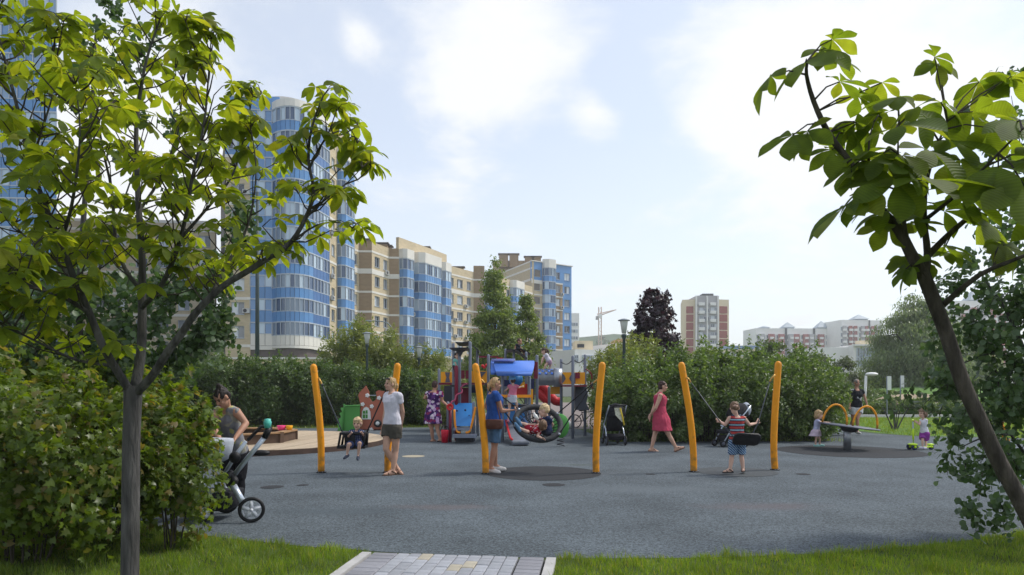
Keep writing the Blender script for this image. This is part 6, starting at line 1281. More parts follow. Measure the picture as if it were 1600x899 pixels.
def remesh(mb, voxel, it=3, fac=.5):
    me = mb.mesh('tmp', []); o = bpy.data.objects.new('tmp', me); COL.objects.link(o)
    r = o.modifiers.new('r', 'REMESH'); r.mode = 'VOXEL'; r.voxel_size = voxel; r.use_smooth_shade = True
    if it: s = o.modifiers.new('s', 'SMOOTH'); s.iterations = it; s.factor = fac
    dg = bpy.context.evaluated_depsgraph_get(); out = bpy.data.meshes.new_from_object(o.evaluated_get(dg)); bpy.data.objects.remove(o); bpy.data.meshes.remove(me); return out
from mathutils import noise as mnoise
def crease(me, amp, f, fz=1.0):
    n = len(me.vertices); co = np.empty(n * 3, np.float32); me.vertices.foreach_get('co', co); co = co.reshape(-1, 3); nr = np.empty(n * 3, np.float32); me.vertex_normals.foreach_get('vector', nr); nr = nr.reshape(-1, 3)
    k = np.array([mnoise.noise((x * f, y * f, z * f * fz)) + .5 * mnoise.noise((x * f * 2.3 + 7, y * f * 2.3, z * f * fz * 2.3)) for x, y, z in co.tolist()], np.float32); co += nr * (amp * k)[:, None]; me.vertices.foreach_set('co', co.ravel()); me.update(); return me
def put(name, me, m, parent, smooth=True):
    a = np.empty(len(me.vertices) * 3, np.float32); me.vertices.foreach_get('co', a); a = a.reshape(-1, 3); c = Vector((float(a[:, 0].mean()), float(a[:, 1].mean()), float(a[:, 2].min())))
    a -= np.array(c, np.float32); me.vertices.foreach_set('co', a.ravel()); me.materials.clear(); me.materials.append(m); me.polygons.foreach_set('use_smooth', [smooth] * len(me.polygons)); me.update(); return link(name, me, parent, c)
def person(label, d, sc, J, face, yaw_h=None, yaw_s=None, look=None, sk=SK1, hs=.225, bw=1.0, clothes=(), hair=None, vox=.011, foot=None, extra=None, hand=None, soft=1.0, foot_pitch=(0, 0), arm=1.0, leg=1.0):
    """J: joints read off the photograph as (px, py, depth offset): p pelvis, n neck base, h head centre, el/wl/er/wr elbows and wrists,
    kl/al/kr/ar knees and ankles (l, r: the person's own left and right). Flesh is one welded surface; clothing are children."""
    q = lambda k: P(J[k][0], J[k][1], d + (J[k][2] if len(J[k]) > 2 else 0))
    f = Vector((face[0], face[1], 0)).normalized(); fh = Vector((*yaw_h, 0)).normalized() if yaw_h else f; fs = Vector((*yaw_s, 0)).normalized() if yaw_s else f
    ah = Vector((fh.y, -fh.x, 0)); ash = Vector((fs.y, -fs.x, 0)); p, n, h = q('p'), q('n'), q('h'); up = (n - p); L_ = up.length; u = up.normalized()
    root = thing('person', (p.x, p.y, 0), label, 'person'); root.location.z = max(0, min(P(*J[k][:2], d).z for k in ('al', 'ar')) - .08); WL[root] = root.location.copy()
    W = sc * bw
    def sect(t, rx, ry, dz=0, fwd=0, grow=0):
        a = (ah.lerp(ash, max(0, min(1, t)))).normalized(); a = (a - u * a.dot(u)).normalized(); fw = u.cross(a); c = p + up * t + fw * fwd * sc
        return [c + a * math.cos(k) * (rx * W + grow) + fw * math.sin(k) * (ry * W + grow) for k in [2 * math.pi * i / 18 for i in range(18)]]
    TS = [(-.20, .105, .085, -.01), (-.08, .160, .118, -.01), (.05, .172, .124, -.012), (.22, .155, .112, 0), (.42, .132, .100, .005), (.58, .140, .108, .012), (.72, .152, .120, .018), (.84, .160, .108, .006), (.93, .140, .080, -.004), (1.0, .066, .062, 0)]
    if extra and 'torso' in extra: TS = extra['torso'](TS)
    def torso(mb, t0=-9, t1=9, grow=0):
        mb.rings([sect(t, rx, ry, 0, fw, grow) for t, rx, ry, fw in TS if t0 <= t <= t1])
    b = MB(); torso(b)
    l = Vector(look if look else (f.x, f.y, -.05)).normalized(); hr_ = l.cross(Vector((0, 0, 1))).normalized(); hu = hr_.cross(l).normalized(); k = hs / .225
    HM = Matrix((hr_, l, hu)).transposed().to_4x4(); hp = lambda x, y, z: h + HM @ Vector((x * k, y * k, z * k))
    b.cap(n - u * .04 * sc, .056 * sc * min(1, bw), hp(0, -.02, -.06), .050 * sc * (1 if k > .95 else .95))
    b.ell(hp(0, -.012, .025), (.074 * k, .092 * k, .088 * k), HM, 16, 10); b.ell(hp(0, .022, -.045), (.056 * k, .064 * k, .068 * k), HM, 14, 8); b.ell(hp(0, .062, -.085), (.026 * k, .022 * k, .022 * k), HM)
    b.cap(hp(0, .082, .01), .009 * k, hp(0, .100, -.022), .0145 * k)
    for s in (-1, 1):
        b.ell(hp(s * .076, -.008, -.008), (.012 * k, .022 * k, .032 * k), HM); b.ell(hp(s * .036, .062, -.03), (.022 * k, .02 * k, .018 * k), HM)
    joints = {}
    for s, e in ((-1, 'l'), (1, 'r')):
        a = ash; sh = n + a * (s * .158 * W) - u * .055 * sc; el, wr = q('e' + e), q('w' + e); joints['s' + e], joints['e' + e], joints['w' + e] = sh, el, wr
        b.cap(n + a * s * .085 * W - u * .045 * sc, .056 * sc, sh, .054 * sc * arm); b.cap(sh, .052 * sc * arm, sh.lerp(el, .5), .045 * sc * arm); b.cap(sh.lerp(el, .5), .045 * sc * arm, el, .036 * sc * arm); b.cap(el, .037 * sc * arm, el.lerp(wr, .35), .037 * sc * arm); b.cap(el.lerp(wr, .35), .037 * sc * arm, wr, .025 * sc * arm)
        # hand: palm, four bent fingers, thumb
        hd = (wr - el).normalized(); hv = (hand or {}).get(e)
        if hv: hd = Vector(hv).normalized()
        side = hd.cross(f if abs(hd.dot(f)) < .9 else Vector((0, 0, 1))).normalized(); nrm = side.cross(hd).normalized(); hl = .085 * sc * (1 if k > .9 else .95)
        Mh = Matrix((side, hd, nrm)).transposed().to_4x4(); b.ell(wr + hd * hl * .55, (.040 * sc, hl * .62, .017 * sc), Mh, 10, 6)
        curl = .35 if not (hand or {}).get('grip') else 1.5
        for i, (o_, fl) in enumerate(((-.030, .062), (-.010, .074), (.010, .070), (.029, .055))):
            f0 = wr + hd * hl * .95 + side * o_ * sc; f1 = f0 + (hd * math.cos(curl * .5) + nrm * math.sin(curl * .5)) * fl * sc * .5; f2 = f1 + (hd * math.cos(curl * 1.3) + nrm * math.sin(curl * 1.3)) * fl * sc * .5
            b.cap(f0, .0098 * sc, f1, .0095 * sc, 6); b.cap(f1, .0095 * sc, f2, .0085 * sc, 6)
        ts = -1 if e == 'r' else 1; th0 = wr + hd * hl * .3 + side * ts * .03 * sc; th1 = th0 + (hd * .7 + side * ts * .7).normalized() * .04 * sc; b.cap(th0, .013 * sc, th1, .0105 * sc, 6); b.cap(th1, .0105 * sc, th1 + (hd * .9 + side * ts * .2 + nrm * .2).normalized() * .032 * sc, .009 * sc, 6)
        hpj = p + ah * (s * .088 * W) - u * .03 * sc; kn, an = q('k' + e), q('a' + e); joints['h' + e], joints['k' + e], joints['a' + e] = hpj, kn, an
        b.cap(hpj, .090 * W * leg, hpj.lerp(kn, .5), .074 * W * leg); b.cap(hpj.lerp(kn, .5), .074 * W * leg, kn, .052 * sc * leg); b.cap(kn, .051 * sc * leg, kn.lerp(an, .32), .054 * sc * leg); b.cap(kn.lerp(an, .32), .054 * sc * leg, an, .034 * sc)
        fd = Vector(foot[e]).normalized() if foot and e in foot else fh; joints['f' + e] = fd; dn = Vector((0, 0, -1)); dn = (dn - fd * dn.dot(fd)).normalized() if abs(fd.z) < .95 else -fh
        b.cap(an - fd * .035 * sc + dn * .045 * sc, .034 * sc, an + fd * .07 * sc + dn * .045 * sc, .036 * sc); b.cap(an + fd * .07 * sc + dn * .048 * sc, .036 * sc, an + fd * .15 * sc + dn * .058 * sc, .024 * sc); b.cap(an, .036 * sc, an + fd * .09 * sc + dn * .04 * sc, .03 * sc); joints['d' + e] = dn
    if extra and 'flesh' in extra: extra['flesh'](b, joints)
    put('body', remesh(b, vox, 2, .45), sk, root)
    for s in (-1, 1):
        e_ = MB(); e_.ell(hp(s * .031, .072, .008), (.0135 * k, .010 * k, .0085 * k), HM, 8, 6); e_.build('eye', m_eye, root, True)
        e_ = MB(); e_.cap(hp(s * .018, .079, .027), .0045 * k, hp(s * .046, .068, .028), .0035 * k, 6); e_.build('eyebrow', hair['m'] if hair else m_eye, root, True)
    e_ = MB(); e_.ell(hp(0, .082, -.054), (.023 * k, .010 * k, .0075 * k), HM, 10, 6); e_.build('mouth', m_lip, root, True)
    g = .013 * soft
    for c in clothes:
        kd, m = c[0], c[1]; o_ = c[2] if len(c) > 2 else {}; b = MB(); nm = o_.get('name', kd)
        def limb(a, z, frac, r0, r1, e, gg):
            a_, z_ = joints[a + e], joints[z + e]; b.cap(a_, r0 + gg, a_.lerp(z_, .1), r0 + gg); t_ = a_.lerp(z_, frac); b.tube([a_, t_ - (t_ - a_) * .02, t_], [r0 + gg, r1 + gg * 1.5, r1 + gg * 1.5], 14)
        if kd in ('shirt', 'dress', 'tank_top', 'romper'):
            torso(b, o_.get('t0', -.08 if kd != 'dress' else -.2), .95, g)
            if kd != 'tank_top' or o_.get('straps', True):
                for s, e in ((-1, 'l'), (1, 'r')):
                    sl = o_.get('sleeve', .55 if kd == 'shirt' else .12); b.cap(n + ash * s * .08 * W - u * .045 * sc, .056 * sc + g, joints['s' + e], .05 * sc * arm + g * (1 if sl > .2 else .3))
                    if sl > .2: limb('s', 'e', sl, .052 * sc * arm, .047 * sc * arm, e, g)
        if kd in ('dress', 'skirt'):
            hz = o_['hem']; w_ = o_.get('flare', .22) * W; c1 = P(hz[0], hz[1], d + (hz[2] if len(hz) > 2 else 0)); t0 = .10 if kd == 'dress' else .2
            s0 = sect(t0, .165, .12, 0, 0, g); s1 = [c1 + ah * math.cos(k_) * w_ * (1 + .05 * math.sin(k_ * 7)) + fh * math.sin(k_) * w_ * .8 * (1 + .05 * math.sin(k_ * 6)) for k_ in [2 * math.pi * i / 18 for i in range(18)]]
            sm = [a_.lerp(z_, .35) + (a_ - p).normalized() * .02 * sc for a_, z_ in zip(s0, s1)]; b.rings([s0, sm, [a_.lerp(z_, .7) for a_, z_ in zip(s0, s1)], s1])
        if kd in ('shorts', 'trousers', 'romper'):
            torso(b, -.25, o_.get('waist', .15), g * 1.15); fr = o_.get('leg', .5)
            for e in 'lr':
                if kd == 'trousers':
                    limb('h', 'k', 1, .090 * W * leg, .056 * sc * leg, e, g); b.cap(joints['k' + e], .056 * sc * leg + g, joints['k' + e], .056 * sc * leg + g); limb('k', 'a', .95, .054 * sc * leg, .04 * sc, e, g)
                else: limb('h', 'k', fr, .090 * W * leg, (.078 if fr < .7 else .066) * W * leg, e, g * o_.get('loose', 1.2))
        if kd in ('shoe', 'sandal'):
            for e in 'lr':
                b = MB(); an, fd, dn = joints['a' + e], joints['f' + e], joints['d' + e]; sd = fd.cross(dn)
                if kd == 'shoe': ks = 1.0 if sc > .8 else 1.25; b.cap(an - fd * .04 * sc + dn * .045 * sc, .042 * sc * ks, an + fd * .07 * sc + dn * .048 * sc, .046 * sc * ks); b.cap(an + fd * .07 * sc + dn * .05 * sc, .046 * sc * ks, an + fd * .16 * sc * ks + dn * .056 * sc, .034 * sc * ks)
                else:
                    for t_, w_ in ((-.06, .034), (0, .038), (.07, .043), (.14, .042), (.18, .028)): pass
                    ring = lambda hh: [an + fd * t_ * sc + sd * s * w_ * sc + dn * (.078 + hh) * sc for s, lst in ((-1, ((-.075, .022), (-.03, .037), (.05, .043), (.13, .044), (.185, .022))), (1, ((.185, .022), (.13, .044), (.05, .043), (-.03, .037), (-.075, .022)))) for t_, w_ in lst]
                    b.rings([ring(.010), ring(-.014)]); b.cap(an - fd * .05 * sc + sd * .03 * sc + dn * .06 * sc, .012 * sc, an + fd * .03 * sc + sd * .035 * sc + dn * .01 * sc, .012 * sc, 6); b.cap(an + fd * .03 * sc + sd * .035 * sc + dn * .01 * sc, .012 * sc, an + fd * .06 * sc - sd * .035 * sc + dn * .015 * sc, .012 * sc, 6); b.cap(an + fd * .09 * sc + sd * .04 * sc + dn * .06 * sc, .012 * sc, an + fd * .10 * sc + dn * .015 * sc, .009 * sc, 6); b.cap(an + fd * .10 * sc + dn * .015 * sc, .009 * sc, an + fd * .09 * sc - sd * .04 * sc + dn * .06 * sc, .009 * sc, 6)
                if kd == 'shoe': put(kd, remesh(b, .009 if sc > .8 else .006, 2), m, root)
                else: b.build(kd, m, root)
            continue
        put(nm, crease(remesh(b, max(vox, .010) * .95, 4, .5), .011 * min(1, sc * 1.1), 13, .6), m, root)
    if hair:
        b = MB(); st = hair.get('style', 'short'); bk = hair.get('back', .022)
        b.ell(hp(0, -bk, .035), (.081 * k, .094 * k, .090 * k), HM, 16, 10)
        if st != 'crop': b.ell(hp(0, -.045, -.012), (.078 * k, .066 * k, .075 * k), HM, 14, 8)
        if st == 'crop': b.ell(hp(0, -.045, .005), (.074 * k, .060 * k, .060 * k), HM, 14, 8)
        if st == 'bob':
            b.ell(hp(0, -.05, -.05), (.085 * k, .060 * k, .075 * k), HM, 14, 8)
            for s in (-1, 1): b.cap(hp(s * .068, .01, .02), .022 * k, hp(s * .075, -.01, -.06), .020 * k)
        if st == 'ponytail': b.cap(hp(0, -.10, .02), .030 * k, hp(.01, -.135, -.03), .032 * k); b.cap(hp(.01, -.135, -.03), .032 * k, hp(.01, -.12, -.13), .018 * k)
        if st == 'bun': b.ell(hp(0, -.06, .115), (.04 * k, .04 * k, .036 * k), HM)
        if st == 'long': b.cap(hp(0, -.07, -.02), .07 * k, hp(0, -.08, -.16), .055 * k)
        if hair.get('fringe'): b.ell(hp(0, .045, .072), (.060 * k, .040 * k, .026 * k), HM)
        put('hair', crease(remesh(b, .007, 1, .4), .011, 38, .35), hair['m'], root)
    root['_'] = 0; del root['_']
    return root, joints, hp, HM
def hairm(n, c): return mat('hair_' + n, c, .5, .35, 40, .4, 90, stretch=(1, 1, .3))
H_blond = hairm('blond', (.40, .27, .13)); H_lblond = hairm('pale_blond', (.58, .43, .24)); H_dark = hairm('dark', (.018, .012, .010)); H_brown = hairm('brown', (.06, .032, .022)); H_red = hairm('auburn', (.045, .019, .016)); H_lbrown = hairm('light_brown', (.16, .095, .055)); H_grey = hairm('grey', (.22, .19, .17))
# --- woman in the white shirt
R1, j, hp, HM = person('blond woman in white shirt and olive shorts standing with crossed legs by the toddler swing', 11.4, 1.0, dict(p=(612.5, 666), n=(613.5, 613.5), h=(609.5, 600.5), er=(602.5, 643, .08), wr=(598.5, 666, .02), el=(629, 644, .02), wl=(627, 664, .16), kr=(603, 702, -.05), ar=(620, 730.5, .12), kl=(618, 705, .02), al=(614, 735, -.02)), (-.62, -.78), yaw_h=(-.55, -.84), look=(-.75, -.62, .0), sk=SK1, hs=.215, bw=.95, vox=.0095,
    clothes=[('shirt', cloth('white', (.62, .60, .66)), {'sleeve': .42, 't0': -.04}), ('shorts', cloth('olive', (.075, .068, .055)), {'leg': .42, 'loose': 1.8}), ('sandal', mat('sandal_brown', (.12, .07, .045), .7))], hair={'m': H_blond, 'style': 'ponytail', 'fringe': 0}, foot={'l': (-.8, -.6, 0), 'r': (.75, -.6, -.25)})
b = MB(); b.cap(hp(-.05, .045, .09), .016, hp(-.012, .055, .095), .014); b.cap(hp(.05, .045, .09), .016, hp(.012, .055, .095), .014); b.cap(hp(-.03, .05, .093), .008, hp(.03, .05, .093), .008); tag(b.build('sunglasses', m_eye, None, True), 'dark sunglasses pushed up on the blond woman in white', 'sunglasses')
# --- toddler in the bucket swing
person('blond toddler in checked navy shirt sitting in the bucket swing', DS - .06, .50, dict(p=(556.5, 694, .03), n=(557.5, 672.5, .0), h=(558.5, 662, -.02), er=(544.5, 682, -.06), wr=(549, 677, -.16), el=(569, 681, -.06), wl=(565, 676, -.17), kr=(544.5, 694.5, -.20), ar=(542.5, 710.5, -.18), kl=(562, 692.5, -.20), al=(559.5, 712, -.16)), (0, -1), look=(-.1, -1, -.12), sk=SK3, hs=.205, bw=1.12, vox=.008, clothes=[('shirt', pattern('navy_check', 'check', [(0, (.02, .03, .09)), (.35, (.03, .045, .13)), (.7, (.30, .33, .42))], 30), {'sleeve': .6}), ('shorts', cloth('navy_denim', (.05, .07, .16)), {'leg': .75}), ('shoe', cloth('shoe_navy', (.05, .06, .09), .6))], hair={'m': H_lblond, 'style': 'short', 'fringe': 1, 'back': .016}, foot={'l': (.15, -1, -.35), 'r': (-.35, -1, -.3)}, hand={'grip': 1}, arm=1.15, leg=1.15)
# --- woman in the purple dress
person('woman with short dark hair in purple patterned dress seen from behind', 18.5, 1.0, dict(p=(676, 648), n=(679, 611), h=(680, 602), el=(663.5, 622, .05), wl=(671, 625, .25), er=(691, 627, -.02), wr=(700.5, 635, -.1), kl=(674.5, 671), al=(676, 686.5, .05), kr=(683.5, 671, -.05), ar=(687.5, 685.5, -.1)), (.25, .97), look=(.45, .85, -.08), sk=SK2, hs=.215, bw=1.18, vox=.012, clothes=[('dress', pattern('purple_floral', 'floral', [(0, (.045, .012, .085)), (.42, (.10, .03, .16)), (.62, (.42, .26, .45)), (.78, (.20, .02, .08)), (.9, (.55, .48, .55))], 15), {'hem': (676.5, 662), 'flare': .225, 'sleeve': .5}), ('sandal', mat('sandal_dark', (.03, .02, .02), .7))], hair={'m': H_red, 'style': 'short'}, foot={'l': (.5, .6, -.1), 'r': (.9, -.3, 0)})
# --- woman in blue pushing the basket swing
R3, j, hp, HM = person('blond woman in blue shirt and denim shorts holding the rim of the basket swing', 11.75, 1.02, dict(p=(772, 664), n=(771.5, 612), h=(774.5, 600.5), el=(759, 634, .25), wl=(770, 652, .22), er=(783.5, 642.5, -.1), wr=(796, 641.5, -.1), kl=(772, 694, .08), al=(774, 727.5, .1), kr=(773, 697, -.08), ar=(766.5, 731.5, -.08)), (.92, .25), look=(.95, .3, -.12), sk=SK2, hs=.215, bw=1.1, vox=.0095, clothes=[('shirt', cloth('blue', (.022, .075, .28)), {'sleeve': .35, 't0': -.05}), ('shorts', cloth('denim', (.075, .14, .23), .25), {'leg': .82, 'loose': 1.1}), ('shoe', cloth('white_shoe', (.60, .58, .56)))], hair={'m': H_blond, 'style': 'ponytail'}, foot={'l': (1, .1, -.05), 'r': (.9, -.4, -.05)}, hand={'grip': 1})
b = MB(); b.cap(hp(-.06, .03, .09), .014, hp(-.012, .055, .088), .014); b.cap(hp(.06, .03, .09), .014, hp(.012, .055, .088), .014); tag(b.build('sunglasses', m_eye, None, True), 'dark sunglasses on the hair of the woman in blue', 'sunglasses')
b = MB(); bc = P(772.5, 663, 11.52); b.rings([[bc + Vector((x * w, y * .045, z)) for x, y in ((-.13, -1), (.13, -1), (.15, 0), (.13, 1), (-.13, 1), (-.15, 0))] for z, w in ((-.082, .82), (-.075, .9), (.0, 1), (.07, .98), (.08, .9))]); bg = thing('handbag', bc, 'brown leather handbag at the hip of the woman in blue', 'bag'); b.build('body', mat('leather_brown', (.10, .035, .022), .5, .2, 12, .2, 40), bg, True)
b = MB(); b.tube(smooth_path([bc + Vector((.1, 0, .07)), P(778, 640, 11.55), P(772, 616, 11.62), P(764, 616, 11.85), P(764, 645, 11.9)]), .011, 6); b.build('strap', mat('leather_brown', ()), bg, True)
b = MB(); b.box(bc + Vector((0, -.047, .03)), (.22, .012, .07)); b.build('flap', mat('leather_brown', ()), bg)
# --- two children in the basket
D = DS
person('blond child in navy shirt sitting in the right side of the basket swing', D + .02, .60, dict(p=(855, 674, .0), n=(855, 651, .02), h=(850, 641.5, -.02), er=(844, 662, -.1), wr=(838, 666, -.16), el=(864, 664, .06), wl=(858, 672, .05), kr=(838, 665, -.02), ar=(825.5, 664, .0), kl=(842, 668, .08), al=(828, 667, .08)), (-1, -.15), look=(-.9, .25, -.1), sk=SK3, hs=.215, bw=1.05, vox=.008, clothes=[('shirt', cloth('navy', (.016, .024, .07)), {'sleeve': .5}), ('shorts', cloth('shorts_navy', (.03, .035, .06)), {'leg': .6}), ('shoe', cloth('shoe_blue', (.05, .10, .22)))], hair={'m': H_lblond, 'style': 'crop', 'back': .014}, foot={'l': (-.4, -.1, .9), 'r': (-.4, -.1, .9)})
person('child in red shirt lying back in the basket swing with both legs raised', D - .14, .60, dict(p=(829, 671, .06), n=(843, 672.5, .0), h=(848, 664.5, -.03), er=(840, 682, -.12), wr=(847, 685, -.18), el=(842, 662, .12), wl=(839, 656.5, .06), kr=(824, 675, -.06), ar=(813.5, 670, -.05), kl=(823, 664, .08), al=(815, 661.5, .08)), (-.9, .3), look=(.0, .85, .5), sk=SK3, hs=.20, bw=1.0, vox=.008, clothes=[('shirt', pattern('red_print', 'floral', [(0, (.30, .012, .025)), (.6, (.42, .02, .04)), (.85, (.55, .40, .45))], 26), {'sleeve': .5}), ('shorts', cloth('red_shorts', (.28, .015, .03)), {'leg': .55}), ('shoe', cloth('shoe_pale_blue', (.10, .20, .33)))], hair={'m': H_lbrown, 'style': 'short'}, foot={'l': (-.5, -.1, .85), 'r': (-.5, -.1, .85)})
b = MB(); c = P(840, 656, D - .12); b.lathe(c, [(.005, .0), (.03, .0), (.032, .08), (.018, .1), (.018, .13), (.005, .135)], 12, Matrix.Rotation(-.5, 4, 'Y')); tag(b.build('bottle', m_pwhite, None, True), 'small white drinking bottle in the lying child hand', 'bottle')
# --- walking woman in pink
person('dark haired woman in pink sleeveless dress walking right with hands behind her back', 15.6, 1.0, dict(p=(1032, 650), n=(1030, 614.5), h=(1036, 604), er=(1024.5, 638, -.2), wr=(1016.5, 648, -.04), el=(1022, 636, .16), wl=(1017, 650, .04), kr=(1045.5, 680.5, -.08), ar=(1056, 699.5, -.08), kl=(1023, 679.5, .08), al=(1018, 700.5, .08)), (1, -.08), look=(1, -.12, -.12), sk=SK1, hs=.225, bw=1.18, vox=.011, clothes=[('dress', cloth('pink', (.42, .055, .10), .1), {'hem': (1035, 673), 'flare': .235, 'sleeve': .1, 't0': -.2}), ('sandal', mat('sandal_tan', (.16, .09, .06), .7))], hair={'m': H_red, 'style': 'short', 'back': .026}, foot={'l': (1, -.05, -.12), 'r': (.92, -.1, .40)})
# --- boy in the striped tank top
person('boy in striped tank top and checked blue shorts holding the flat swing, back turned', 11.5, .74, dict(p=(1152, 689), n=(1151, 650), h=(1147.7, 638), el=(1133, 664, .02), wl=(1126, 659.5, .2), er=(1171, 664, .02), wr=(1182, 661.5, .2), kl=(1143.5, 713.5, .02), al=(1141, 733), kr=(1158.5, 713, .02), ar=(1161, 732)), (-.05, 1), look=(.1, 1, -.3), sk=SK3, hs=.205, bw=1.04, vox=.009, clothes=[('tank_top', pattern('stripes', 'stripe', [(0, (.42, .055, .05)), (.30, (.015, .02, .05)), (.48, (.28, .42, .50)), (.72, (.015, .02, .05)), (.86, (.42, .055, .05))], 11.5), {'sleeve': .1}), ('shorts', pattern('blue_check', 'check', [(0, (.03, .08, .22)), (.32, (.30, .42, .52)), (.5, (.02, .04, .12)), (.72, (.22, .36, .5))], 24), {'leg': .85, 'loose': 1.1}), ('sandal', mat('sandal_black', (.02, .02, .022), .7))], hair={'m': H_lbrown, 'style': 'crop', 'back': .012}, foot={'l': (-.75, -.1, 0), 'r': (.35, .9, 0)}, hand={'l': (-.5, .5, .5), 'r': (.5, .3, .6)})
# --- girl at the spinner
person('small girl in pale dress pushing the spinner disc from the left', 16.7, .50, dict(p=(1275.5, 675), n=(1277, 656), h=(1279.5, 648), er=(1284, 661, -.1), wr=(1292, 660.5, -.12), el=(1285, 660, .12), wl=(1294, 660, .1), kl=(1281, 687, .06), al=(1280.5, 694.5, .06), kr=(1275, 687, -.06), ar=(1274, 695, -.06)), (.95, -.2), look=(.9, -.3, -.2), sk=SK3, hs=.21, bw=1.1, vox=.009, clothes=[('shirt', cloth('pale_blue', (.40, .42, .58)), {'sleeve': .4}), ('skirt', cloth('pale_pink', (.52, .42, .50)), {'hem': (1273.5, 681.5), 'flare': .33}), ('shoe', cloth('mint_shoe', (.30, .58, .55)))], hair={'m': H_blond, 'style': 'bob', 'fringe': 1})
# --- woman in the black shirt behind the spinner
person('woman in black printed shirt and white shorts behind the spinner', 21.2, 1.0, dict(p=(1338, 638), n=(1338.5, 608.5), h=(1339, 598.5), er=(1329, 620, .05), wr=(1327.5, 634, -.1), el=(1351, 620, .0), wl=(1354.5, 631.5, -.1), kr=(1333, 656, .1), ar=(1328, 668, .4), kl=(1339.5, 655, -.12), al=(1339.5, 674, -.08)), (.05, -1), look=(.05, -1, -.05), sk=SK2, hs=.22, bw=1.05, vox=.012, clothes=[('shirt', pattern('black_print', 'floral', [(0, (.015, .016, .02)), (.8, (.02, .02, .03)), (.82, (.5, .5, .5))], 9), {'sleeve': .5}), ('shorts', cloth('white_shorts', (.6, .6, .6)), {'leg': .4, 'loose': 2}), ('shoe', cloth('white_shoe', ()))], hair={'m': H_grey, 'style': 'crop'})
# --- girl with the scooter
person('toddler girl in white top and purple shorts standing on the lime scooter', 16.1, .52, dict(p=(1444.5, 677), n=(1443, 655), h=(1441.5, 646), er=(1437, 664, -.1), wr=(1429.5, 659, -.1), el=(1438, 662, .1), wl=(1430.5, 658, .08), kr=(1441.5, 689, -.06), ar=(1441.5, 698, -.06), kl=(1446.5, 689, .06), al=(1447, 698.5, -.02)), (-.95, -.25), look=(-.9, -.2, -.15), sk=SK3, hs=.215, bw=1.1, vox=.009, clothes=[('tank_top', cloth('white_top', (.64, .64, .70)), {'t0': -.3}), ('shorts', cloth('purple', (.26, .05, .30), .3), {'leg': .75, 'loose': 2}), ('shoe', cloth('lilac_shoe', (.55, .52, .62)))], hair={'m': H_lbrown, 'style': 'bob', 'fringe': 1}, foot={'l': (-.8, -.5, 0), 'r': (-.9, -.3, 0)})
# --- woman bending over the stroller
person('dark haired woman in grey tank top and black trousers bending over the silver stroller', 8.2, 1.04, dict(p=(366, 705, .25), n=(353, 637, -.05), h=(346, 621, -.2), er=(333, 668, -.25), wr=(345, 690, -.35), el=(384.5, 662, -.1), wl=(368, 684, -.3), kr=(356, 748, .1), ar=(354, 788, .15), kl=(374, 748, .2), al=(373, 790, .25)), (-.45, -.9), look=(-.35, -.7, -.75), sk=SK2, hs=.225, bw=.98, vox=.0105, clothes=[('tank_top', pattern('tank_print', 'floral', [(0, (.20, .20, .22)), (.6, (.28, .27, .22)), (.85, (.42, .40, .16))], 12), {}), ('trousers', cloth('black', (.010, .010, .013)), {'waist': .2}), ('shoe', cloth('black_shoe', (.012, .012, .015)))], hair={'m': H_dark, 'style': 'bun'}, foot={'l': (-.3, -.95, 0), 'r': (-.4, -.9, 0)})
# --- children on the climbing frame
R9, j, hp, HM = person('girl in pink shirt and white skirt climbing at the counter under the blue roof', 18.2, .66, dict(p=(800, 621), n=(802.5, 601.5), h=(801, 594.5, .05), el=(793, 608, .05), wl=(788, 612, .2), er=(810, 606, .05), wr=(816, 604, .2), kl=(796, 639, .05), al=(794, 656, .2), kr=(808, 632, .02), ar=(806, 646, .25)), (.1, 1), look=(-.3, 1, .0), sk=SK3, hs=.2, bw=1.0, vox=.010, clothes=[('shirt', cloth('rose', (.55, .16, .24)), {'sleeve': .5}), ('skirt', cloth('pale_denim', (.42, .46, .52)), {'hem': (800, 629.5), 'flare': .19}), ('shoe', cloth('rose_shoe', (.5, .2, .25)))], hair={'m': H_brown, 'style': 'short'}, foot={'l': (.1, 1, -.2), 'r': (.2, 1, -.2)})
b = MB(); b.ell(hp(0, -.012, .055), (.09, .10, .07), HM); b.ell(hp(0, .07, .04), (.07, .07, .012), HM); tag(b.build('cap', cloth('cap_blue', (.16, .36, .62)), None, True), 'light blue cap on the climbing girl', 'cap')
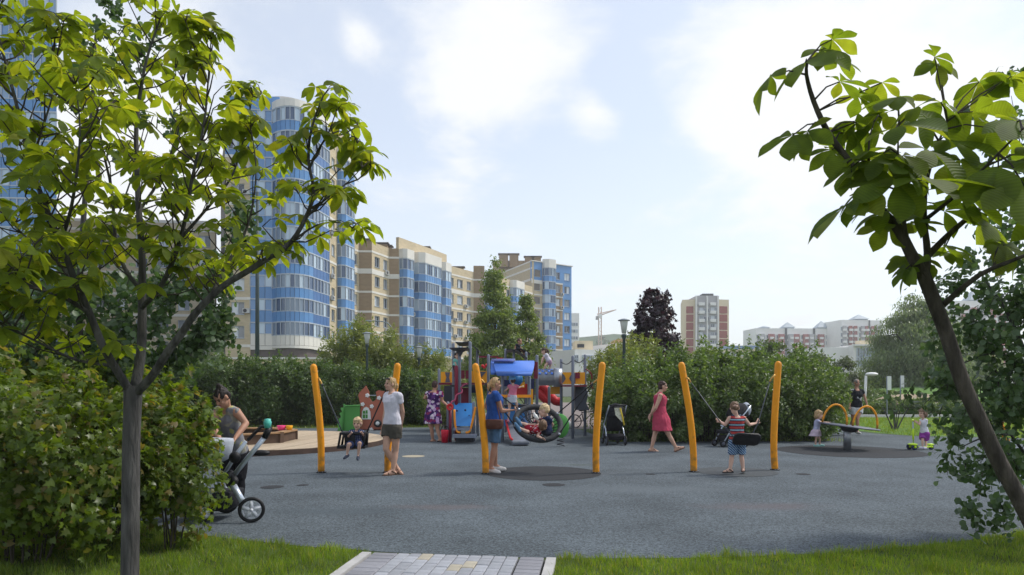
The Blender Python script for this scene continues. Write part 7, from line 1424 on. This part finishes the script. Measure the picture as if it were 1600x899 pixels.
person('girl in white shirt and pink shorts standing on the silver tube', 20.6, .64, dict(p=(858, 564), n=(852.5, 553.5), h=(850, 549), er=(847.5, 560, -.1), wr=(846, 566, -.12), el=(850, 561, .1), wl=(847, 567, .12), kr=(852, 571.5, -.06), ar=(850.5, 578, -.06), kl=(860, 571.5, .05), al=(857.5, 578, .05)), (-1, -.1), look=(-1, 0, -.3), sk=SK3, hs=.20, bw=.9, vox=.011, clothes=[('shirt', cloth('white_lilac', (.62, .60, .68)), {'sleeve': .5}), ('shorts', cloth('lilac_shorts', (.45, .30, .42)), {'leg': .5})], hair={'m': H_brown, 'style': 'ponytail'})
person('boy in dark shirt sitting on top of the far black canopy', 22.2, .64, dict(p=(808, 547.5), n=(809.5, 538), h=(812, 534, -.03), er=(805, 542, -.08), wr=(804.5, 547, -.1), el=(813, 542, .1), wl=(815, 547, .05), kr=(815, 547, -.18), ar=(818, 552.5, -.2), kl=(816, 548, .1), al=(820, 553, .08)), (1, -.4), look=(.8, -.6, -.1), sk=SK2, hs=.2, bw=.95, vox=.011, clothes=[('shirt', cloth('charcoal', (.03, .032, .045)), {'sleeve': .5}), ('shorts', cloth('grey_shorts', (.10, .10, .12)), {'leg': .8})], hair={'m': H_brown, 'style': 'crop'})
person('child in mint shirt standing in the tower under the black canopy', 20.3, .66, dict(p=(713.5, 572), n=(715, 561.5), h=(714, 556.5), er=(711, 566, -.05), wr=(713, 571, -.15), el=(718, 566, .05), wl=(719, 571, -.05), kr=(712, 581, -.03), ar=(712, 589.5), kl=(715.5, 581, .03), al=(715.5, 589.5)), (.4, -.9), look=(.6, -.8, 0), sk=SK3, hs=.2, bw=.95, vox=.011, clothes=[('shirt', cloth('mint', (.20, .52, .48)), {'sleeve': .6}), ('trousers', cloth('maroon_pants', (.05, .012, .03)))], hair={'m': H_dark, 'style': 'short'})
# ================================================================ HAZE
hz = MB(); hz.box((0, 460, 34), (2000, 1100, 70)); hm = bpy.data.materials.new('haze'); hm.use_nodes = True; hm.node_tree.nodes.clear()
_o = hm.node_tree.nodes.new('ShaderNodeOutputMaterial'); _v = hm.node_tree.nodes.new('ShaderNodeVolumePrincipled'); _v.inputs['Color'].default_value = (.93, .95, 1, 1); _v.inputs['Density'].default_value = .00065; _v.inputs['Anisotropy'].default_value = .3
hm.node_tree.links.new(_v.outputs[0], _o.inputs['Volume']); ho = hz.build('haze', hm); tag(ho, kind='stuff')
